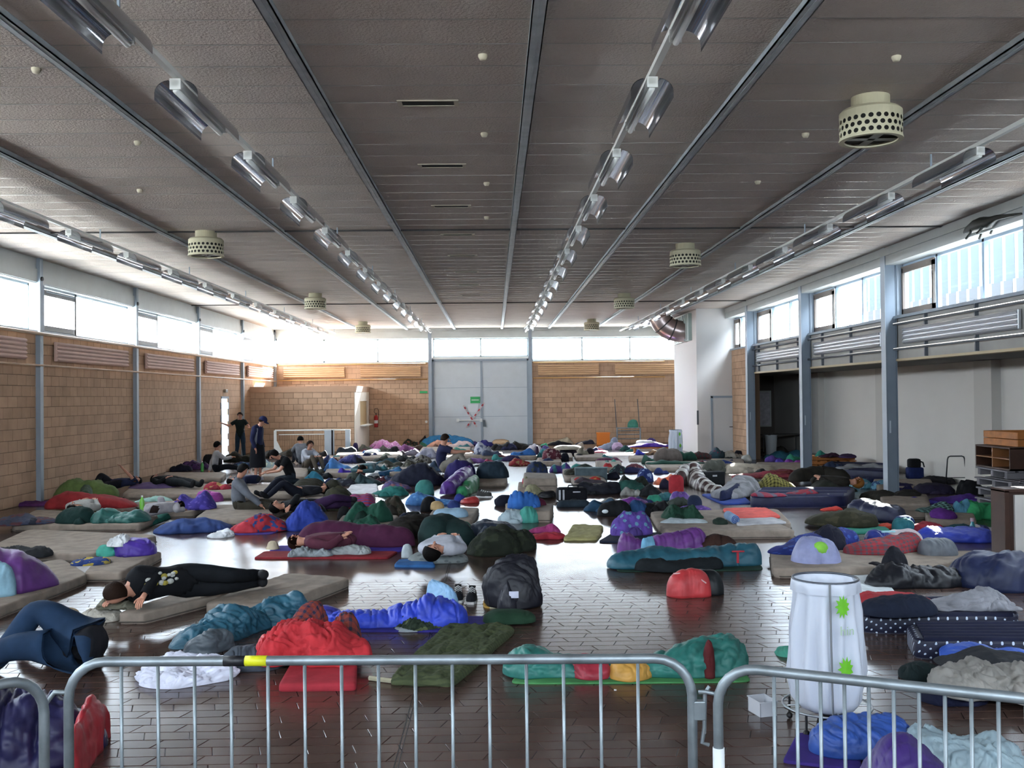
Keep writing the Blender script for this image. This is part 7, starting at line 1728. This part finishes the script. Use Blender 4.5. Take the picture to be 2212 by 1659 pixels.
def finish_people():
    dg = bpy.context.evaluated_depsgraph_get(); dg.update()
    for (t, o, o2, P, shirt, pants, hair, sleeve, legs, look, upv, cap, shoes, scale, hairlong, closed) in PEND:
        m1 = bpy.data.meshes.new_from_object(o.evaluated_get(dg)); m2 = bpy.data.meshes.new_from_object(o2.evaluated_get(dg))
        def arr(m): a = np.zeros(len(m.vertices) * 3); m.vertices.foreach_get('co', a); return a.reshape(-1, 3)
        V, V2 = arr(m1), arr(m2); nrm = np.zeros(len(V) * 3); m1.vertices.foreach_get('normal', nrm); nrm = nrm.reshape(-1, 3)
        Fc = [tuple(p.vertices) for p in m1.polygons]; F2 = [tuple(i + len(V) for i in p.vertices) for p in m2.polygons]
        body = bpy.data.meshes.new('body'); body.from_pydata(V.tolist() + V2.tolist(), [], Fc + F2); body.materials.append(SKIN); body.materials.append(shirt or SKIN); body.materials.append(pants or shirt or SKIN); body.polygons.foreach_set('use_smooth', [True] * len(body.polygons)); body.update()
        bo = bpy.data.objects.new('body', body); C.objects.link(bo); bo.parent = t
        for x in (o, o2): bpy.data.objects.remove(x)
        # nearest bone of every vertex
        best = np.full(len(V), 9.); lab = np.zeros(len(V), int); tt = np.zeros(len(V))
        bones = [(a, b) for a, b in EDG if a in P and b in P] + [('wr' + s, None) for s in 'LR']
        for bi, (a, b) in enumerate(bones):
            pa = P[a]; pb = P[b] if b else P[a] + (P[a] - P['el' + a[-1]]).normalized() * .06
            d, tq = segdist(V, pa, pb); r_ = RAD.get(a, RAD.get(a[:-1], .05)); d = d / (r_ + .03)
            k = d < best; best[k] = d[k]; lab[k] = bi; tt[k] = tq[k]
        def piece(sel, off, nm, m, smooth=True):
            fs = [f for f in Fc if sum(bool(sel[i]) for i in f) * 2 >= len(f)]
            if not fs: return None
            used = sorted({i for f in fs for i in f}); mp = {i: k for k, i in enumerate(used)}
            ns = pn(V[used] * 9 + len(PEND)) * .012
            vv = V[used] + nrm[used] * (off + ns[:, None])
            me = bpy.data.meshes.new(nm); me.from_pydata(vv.tolist(), [], [tuple(mp[i] for i in f) for f in fs]); me.materials.append(m)
            me.polygons.foreach_set('use_smooth', [True] * len(fs)); me.update(); ob = bpy.data.objects.new(nm, me); C.objects.link(ob); ob.parent = t
            so_ = ob.modifiers.new('thickness', 'SOLIDIFY'); so_.thickness = .006; so_.offset = 1
            return ob
        nm_ = [a + '-' + str(b) for a, b in bones]
        up_ = np.array([n.split('-')[0] in ('pelvis', 'belly', 'chest') and n.split('-')[1][:3] not in ('hip', 'hb') for n in nm_])[lab]
        arm = np.array([n[:2] == 'sh' for n in nm_])[lab]; fore = np.array([n[:2] == 'el' for n in nm_])[lab]
        hipb = np.array(['-hip' in n for n in nm_])[lab]; thg = np.array([n[:3] == 'hip' for n in nm_])[lab]; shn = np.array([n[:2] == 'kn' for n in nm_])[lab]; ft = np.array([n[:2] == 'an' for n in nm_])[lab]
        neck = np.array([n.startswith('chest-neck') for n in nm_])[lab]
        cl_ = np.zeros(len(V), int); cl_[up_ & ~(neck & (tt > .85))] = 1; cl_[arm & (tt < (1.1 if sleeve > .6 else .62))] = 1
        if sleeve > .6: cl_[fore & (tt < .96)] = 1
        cl_[hipb | thg | (shn & (tt < (1.1 if legs >= 1 else legs)))] = 2
        body.polygons.foreach_set('material_index', [int(np.bincount([cl_[i] for i in f], minlength=3).argmax()) for f in Fc] + [0] * len(F2)); body.update()
        if shirt:
            s_ = (up_ & ~(neck & (tt > .85))) | (arm & (tt < (1.1 if sleeve > .6 else .62))) | (fore & (tt < .96) if sleeve > .6 else np.zeros(len(V), bool)) | (hipb & (tt < .7))
            piece(s_, .016, 'shirt', shirt)
        if pants:
            s_ = hipb | thg | (shn & (tt < (.95 if legs >= 1 else legs))) | (np.array([n.startswith('pelvis') for n in nm_])[lab] & (tt < .75))
            piece(s_, .014, 'trousers', pants)
        if shoes and 'anL' in P:
            piece(ft | (shn & (tt > .93)), .012, 'footwear', fab(shoes))
        # head frame
        H = P['head']; f = look; u = (upv - f * upv.dot(f)).normalized(); r = f.cross(u)
        Mx = Matrix((r, f, u)).transposed().to_4x4(); Mx.translation = H
        def put(mb, nm, m): mb.v = [tuple(Mx @ Vector(v)) for v in mb.v]; return mb.build(nm, m, t, smooth=True)
        R = .097
        put(MB().tube([(0, .088, .02), (0, .108, -.012), (0, .118, -.02), (0, .09, -.03)], [.008, .012, .014, .008], 8), 'nose', SKIN)
        for s in (-1, 1):
            put(MB().ball((s * .034, .083, .012), .0105, 8, sc=(1.2, .7, .7)), 'eyelid' if closed else 'eye', SKIN if closed else mat('eye_white', '#b8aea6', .4)); put(MB().ball((s * .034, .0885, .010 if closed else .012), .006, 8, sc=(1.8, .5, .25) if closed else (1, .6, 1)), 'eyelashes' if closed else 'iris', BLACKP)
            put(MB().tube([(s * .018, .09, .033), (s * .035, .088, .037), (s * .052, .078, .031)], .0045, 6), 'eyebrow', hair or HAIRD)
            put(MB().ball((s * .093, -.005, .0), .026, 8, sc=(.4, .7, 1.1)), 'ear', SKIN)
        put(MB().tube([(-.024, .083, -.045), (0, .093, -.047), (.024, .083, -.045)], .0055, 6), 'mouth', mat('lips', '#8c4a42', .5))
        if hair:
            mb = MB(); n = 14; vs, fs = [], []
            for i in range(n + 1):
                ph = math.pi * .62 * i / n
                for k in range(24):
                    a2 = 2 * math.pi * k / 24; front = max(0, math.sin(a2)); pe = min(ph, math.pi * (.62 - .27 * front)) if not hairlong else min(ph * 1.12, math.pi * (.7 - .33 * front))
                    rr = R * (1.12 + .05 * float(pn(np.array([[math.cos(a2) * 3 + t.location.x, math.sin(a2) * 3, pe * 3]]))[0]))
                    vs.append((rr * math.sin(pe) * math.cos(a2), rr * math.sin(pe) * math.sin(a2) - .006, rr * math.cos(pe) * 1.08 + .012))
            fs = [(i * 24 + k, i * 24 + (k + 1) % 24, (i + 1) * 24 + (k + 1) % 24, (i + 1) * 24 + k) for i in range(n) for k in range(24)]
            put(MB().add(vs, fs), 'hair', hair)
        if cap:
            vs = []
            for i in range(8):
                ph = math.pi * .47 * i / 7
                for k in range(24): a2 = 2 * math.pi * k / 24; vs.append((.112 * math.sin(ph) * math.cos(a2), .118 * math.sin(ph) * math.sin(a2), .118 * math.cos(ph) + .025))
            co = put(MB().add(vs, [(i * 24 + k, i * 24 + (k + 1) % 24, (i + 1) * 24 + (k + 1) % 24, (i + 1) * 24 + k) for i in range(7) for k in range(24)]), 'cap', fab(cap))
            bv = [(.1 * math.cos(a2) * q, .09 + .1 * math.sin(a2) * q - (1 - q) * .03, .035 - .02 * q * q + dz) for dz in (0, .006) for q in (.3, 1.0) for a2 in np.linspace(0, math.pi, 9)]
            fs = [(k, k + 1, 9 + k + 1, 9 + k) for k in range(8)] + [(18 + k + 1, 18 + k, 27 + k, 27 + k + 1) for k in range(8)] + [(9 + k, 9 + k + 1, 27 + k + 1, 27 + k) for k in range(8)]
            put(MB().add(bv, fs), 'cap_peak', fab(cap))
        t.scale = (scale,) * 3
def at(px, py, z=0.0): x, y = fl(px, py, z); return (x, y, z)
def rot90(): pass
# standing pair
Y1 = 35.9; X1 = atY(519, 930, Y1)[0]
figure('young man in dark green shirt and jeans, arms out beside the open exit', (X1, Y1, 0), math.pi + .15,
       pose(STAND, elL=(-.3, .04, 1.24), wrL=(-.34, .26, 1.22), elR=(.40, .0, 1.27), wrR=(.62, .06, 1.36), anL=(-.14, 0, .09), anR=(.16, 0, .09)), fab('#0c1c1a'), fab('#1a3042'), HAIRB, .3, 1, look=(.2, 1, -.1))
X2, Y2 = fl(557, 1040)
t = figure('man in navy cap, grey and blue jacket and long dark shorts looking down', (X2, Y2, 0), -math.pi / 2 - .25,
       pose(STAND, chest=(0, .02, 1.34), neck=(0, .07, 1.49), hb=(0, .11, 1.54), head=(0, .15, 1.61), top=(0, .15, 1.68), elL=(-.25, -.03, 1.13), elR=(.25, -.03, 1.13), wrL=(-.22, .05, .9), wrR=(.23, .05, .9)),
       fab('#1c2248'), fab('#0b0c16'), HAIRB, 1, .3, look=(0, .85, -.5), cap='#181c48', shoes='#9a9aa4', scale=1.02)
# jacket side panels
for s in (-1, 1):
    MB().add([(s * .165, -.04, 1.0), (s * .165, .06, 1.0), (s * .15, .1, 1.42), (s * .16, -.02, 1.44), (s * .185, -.04, 1.0), (s * .185, .06, 1.0), (s * .175, .1, 1.42), (s * .18, -.02, 1.44)],
             [(0, 1, 2, 3), (4, 7, 6, 5), (0, 4, 5, 1), (1, 5, 6, 2), (2, 6, 7, 3), (3, 7, 4, 0)]).build('grey_panel', fab('#7c808c'), t)
# skirt-like shorts hem
MB().lathe([(.17, .98), (.19, .8), (.21, .55), (.215, .38)], n=24).build('long_shorts', fab('#0b0c16'), t, smooth=True)
# seated people
figure('girl in white top with black bob hair, seated by the left wall', at(462, 1022), -math.pi / 2 + .3,
       pose(SIT, wrL=(-.25, -.12, .06), elL=(-.26, -.05, .32), knL=(-.12, .4, .16), knR=(.12, .42, .2), anL=(-.1, .85, .08), anR=(.1, .86, .08), toL=(-.1, .92, .17), toR=(.1, .93, .17), head=(0, .1, .8), top=(0, .1, .88), hb=(0, .09, .71), neck=(0, .07, .65)), fab('#a8a8aa'), fab('#11131c'), HAIRD, 1, 1, look=(0.1, 1, -.1), hairlong=True, scale=1.05)
figure('boy in grey hooded top with dark hair, sitting up at left', at(516, 1112), -math.pi / 2,
       pose(SIT, belly=(0, -.02, .3), chest=(0, -.04, .5), neck=(0, .0, .65), hb=(0, .04, .7), head=(0, .09, .78), top=(0, .08, .87), shL=(-.17, -.02, .57), shR=(.17, .0, .57),
            elR=(.24, .22, .38), wrR=(.2, .42, .2), elL=(-.22, .1, .34), wrL=(-.12, .34, .22), knL=(-.13, .42, .2), knR=(.13, .42, .18), anL=(-.12, .84, .08), anR=(.12, .84, .08), toL=(-.12, .9, .17), toR=(.12, .9, .17)), fab('#70757e'), fab('#3a3428'), HAIRD, 1, 1, look=(.05, 1, -.1), scale=1.1)
figure('boy in black tee shirt kneeling forward, seen from behind', at(632, 1046), math.pi / 2 + .5,
       pose(SIT, belly=(0, .06, .32), chest=(0, .18, .52), neck=(0, .3, .62), hb=(0, .35, .64), head=(0, .42, .68), top=(0, .46, .75), shL=(-.18, .2, .58), shR=(.18, .2, .58), elL=(-.24, .36, .34), elR=(.24, .36, .34), wrL=(-.12, .58, .3), wrR=(.12, .58, .3),
            knL=(-.2, .34, .1), knR=(.2, .34, .1), anL=(-.16, -.1, .07), anR=(.16, -.1, .07), toL=(-.16, -.22, .05), toR=(.16, -.22, .05)), fab('#0a0c10'), fab('#16222e'), HAIRD, .3, 1, look=(0, 1, -.5), scale=1.15)
figure('boy in white long-sleeved shirt hugging his knees beside the kneeling one', at(662, 1018), -math.pi / 2 - .7, SIT, fab('#b4b8c4'), fab('#5a5044'), HAIRB, 1, 1, look=(.15, 1, 0), scale=1.05)
figure('boy in grey with black hair, half hidden behind the white shirt', at(652, 1002), -math.pi / 2 + 2.0, SIT, fab('#80848c'), fab('#2c3038'), HAIRD, 1, 1, look=(-.1, 1, -.1), scale=1.05)
figure('man in navy tee shirt sitting with arms stretched over his knees', at(952, 1024, .0), -math.pi / 2,
       pose(SIT, elL=(-.2, .34, .5), elR=(.2, .34, .5), wrL=(-.1, .62, .5), wrR=(.1, .62, .52), belly=(0, -.02, .3), chest=(0, 0, .52), neck=(0, .06, .66), hb=(0, .08, .71), head=(0, .11, .79), top=(0, .1, .87)), fab('#26284e'), fab('#8c8478'), HAIRB, .3, 1, look=(0, 1, -.15), scale=1.28)
# lying people: head towards +Y of the pose, turned so that +Y points from feet to head
def lie(label, head, feet, z, shirt, pants, hair, sleeve=1.0, legs=1.0, P=None, look=(0, 0, 1), only=None, shoes='#1c1c20', hl=False, sc=1.0, lab='person'):
    hx, hy = fl(*head, z + .1); fx, fy = fl(*feet, z + .1); d = Vector((hx - fx, hy - fy)); a = math.atan2(d.y, d.x) - math.pi / 2
    Pp = P or pose(SUPINE); u = d.normalized(); loc = (hx - u.x * .69 * sc, hy - u.y * .69 * sc, z)
    if only == 'upper': Pp = {k: v for k, v in Pp.items() if k[:2] not in ('kn', 'an', 'to')}
    return figure(label, loc, a, Pp, shirt, pants, hair, sleeve, legs, look=look, upv=(0, 1, 0) if abs(look[2]) > .5 else (0, 0, 1), shoes=shoes if only != 'upper' else None, scale=sc, hairlong=hl, closed=True)
SIDE = pose(SUPINE, elL=(-.05, .3, .32), wrL=(-.2, .5, .16), elR=(.3, .35, .1), wrR=(.2, .6, .08), knL=(-.28, -.3, .26), anL=(-.2, -.65, .2), toL=(-.3, -.7, .2), knR=(-.2, -.3, .12), anR=(-.1, -.68, .1), toR=(-.2, -.74, .1))
lie('sleeper in white shirt with dark hair on the long left mattress', (158, 1104), (240, 1082), .1, fab('#a4a4a0'), fab('#222630'), HAIRD, only='upper', look=(0, .3, 1), sc=1.05)
lie('sleeper with brown sweater arms folded on a mattress at left', (385, 1096), (330, 1104), .12, fab('#a8a4a8'), fab('#2c1c18'), HAIRD, P=SIDE, look=(-.3, .3, 1), only='upper')
lie('person in dark clothes lying by the left wall with an arm raised', (296, 1042), (205, 1052), .12, fab('#242c4c'), fab('#1a1820'), HAIRD, .3, 1, P=pose(SUPINE, elR=(.18, .3, .3), wrR=(.12, .12, .5), knL=(-.12, -.3, .36), anL=(-.1, -.55, .08), toL=(-.1, -.66, .06)))
lie('person in black tracksuit with turquoise leg stripe lying by the left wall', (336, 1040), (486, 1052), .12, fab('#101216'), fab('#11161c', 'stripes', '#11161c'), HAIRD, 1, 1, P=pose(SUPINE, elR=(.34, .72, .1), wrR=(.12, .82, .1)), look=(.2, .2, 1), sc=1.1)
t_ = C.objects[-3] if False else None
lie('person in navy sweater lying face down near the bare legs', (500, 1042), (600, 1034), .1, fab('#1a2244'), fab('#2c3038'), HAIRD, look=(0, .4, 1), only='upper', P=pose(SUPINE, elL=(-.3, .5, .1), wrL=(-.18, .76, .08)))
lie('person with dark blue trousers lying behind the seated boy', (700, 1060), (560, 1072), .1, fab('#22222a'), fab('#141828'), HAIRD, P=pose(SUPINE, knL=(-.12, -.36, .42), anL=(-.1, -.75, .1), knR=(.1, -.38, .36), anR=(.1, -.76, .08)), look=(0, .2, 1))
lie('person curled up in black jacket and purple trousers, centre left', (596, 1100), (706, 1092), .1, fab('#101218'), fab('#321440'), HAIRD, P=SIDE, look=(-.4, .3, .9), sc=1.05)
lie('boy with face resting on folded arms in middle rows', (782, 1016), (840, 1004), .12, fab('#3c6068'), None, HAIRD, only='upper', look=(.7, .3, .6), P=pose(SUPINE, elL=(-.28, .66, .08), wrL=(-.06, .82, .08), elR=(.28, .66, .08), wrR=(.06, .8, .1)), sc=1.1)
lie('brown-haired sleeper at the head of the long maroon sleeping bag', (640, 1176), (740, 1174), .05, fab('#5a2438'), None, HAIRB, only='upper', look=(-.5, .5, .7), sc=1.05)
lie('dark-haired sleeper in white and green shirt on patterned pillow', (934, 1200), (976, 1176), .12, fab('#b8bcc8'), fab('#15302e'), HAIRD, only='upper', look=(-.3, .4, .9), sc=1.1)
lie('curly ginger-haired sleeper in dark sleeping bag at right', (1852, 1048), (1760, 1046), .12, fab('#26211a'), None, HAIRO, only='upper', look=(.5, .4, .7), hl=True, sc=1.2)
t = lie('sleeper in black hooded top with white and yellow back print', (248, 1302), (500, 1262), .12, fab('#0a0c12', 'plain'), fab('#0c1016'), HAIRB, P=pose(SIDE, pelvis=(0, 0, .2), belly=(0, .17, .22), chest=(0, .4, .24), shL=(-.02, .47, .36), shR=(.05, .47, .12), neck=(0, .56, .19), hb=(0, .61, .17), head=(0, .69, .16), top=(0, .77, .16),
          hipL=(0, -.04, .28), hipR=(0, -.04, .12), knL=(-.2, -.4, .22), anL=(-.05, -.8, .15), knR=(-.1, -.42, .1), anR=(0, -.85, .08)), look=(.9, .3, -.2), sc=1.08)
for k in range(16):
    random.seed(40 + k); MB().ball((-.135 + random.uniform(-.01, .02), .3 + random.uniform(-.16, .16), .27 + random.uniform(-.05, .08)), random.uniform(.012, .028), 6, sc=(.8, 1.4, 1)).build('print', fab('#b8b8b0' if k % 3 else '#a89820'), t)
# foreground person in jeans, knees up
x, y = fl(185, 1455)
t = figure('person in blue jeans lying on the floor at the left edge, knees raised', (x, y + .1, 0), 0,
       pose(SUPINE, pelvis=(0, 0, .2), belly=(-.1, .12, .19), chest=(-.3, .3, .18), neck=(-.42, .41, .15), hb=(-.46, .45, .14), head=(-.52, .51, .14), top=(-.58, .57, .14), shL=(-.42, .2, .16), shR=(-.2, .42, .15), elL=(-.66, .3, .1), wrL=(-.8, .5, .1), elR=(-.2, .7, .1), wrR=(-.4, .86, .1),
            hipL=(-.08, .06, .24), hipR=(-.04, -.1, .19), knL=(-.46, .06, .52), knR=(-.50, -.16, .26), anL=(-.76, -.06, .08), anR=(-.95, -.12, .1), toL=(-.9, -.08, .05), toR=(-1.08, -.12, .12)), fab('#15161e'), fab('#12304e'), HAIRD, 1, 1, look=(-.5, .3, 1), scale=1.0, fat=1.7, closed=True)
finish_people()
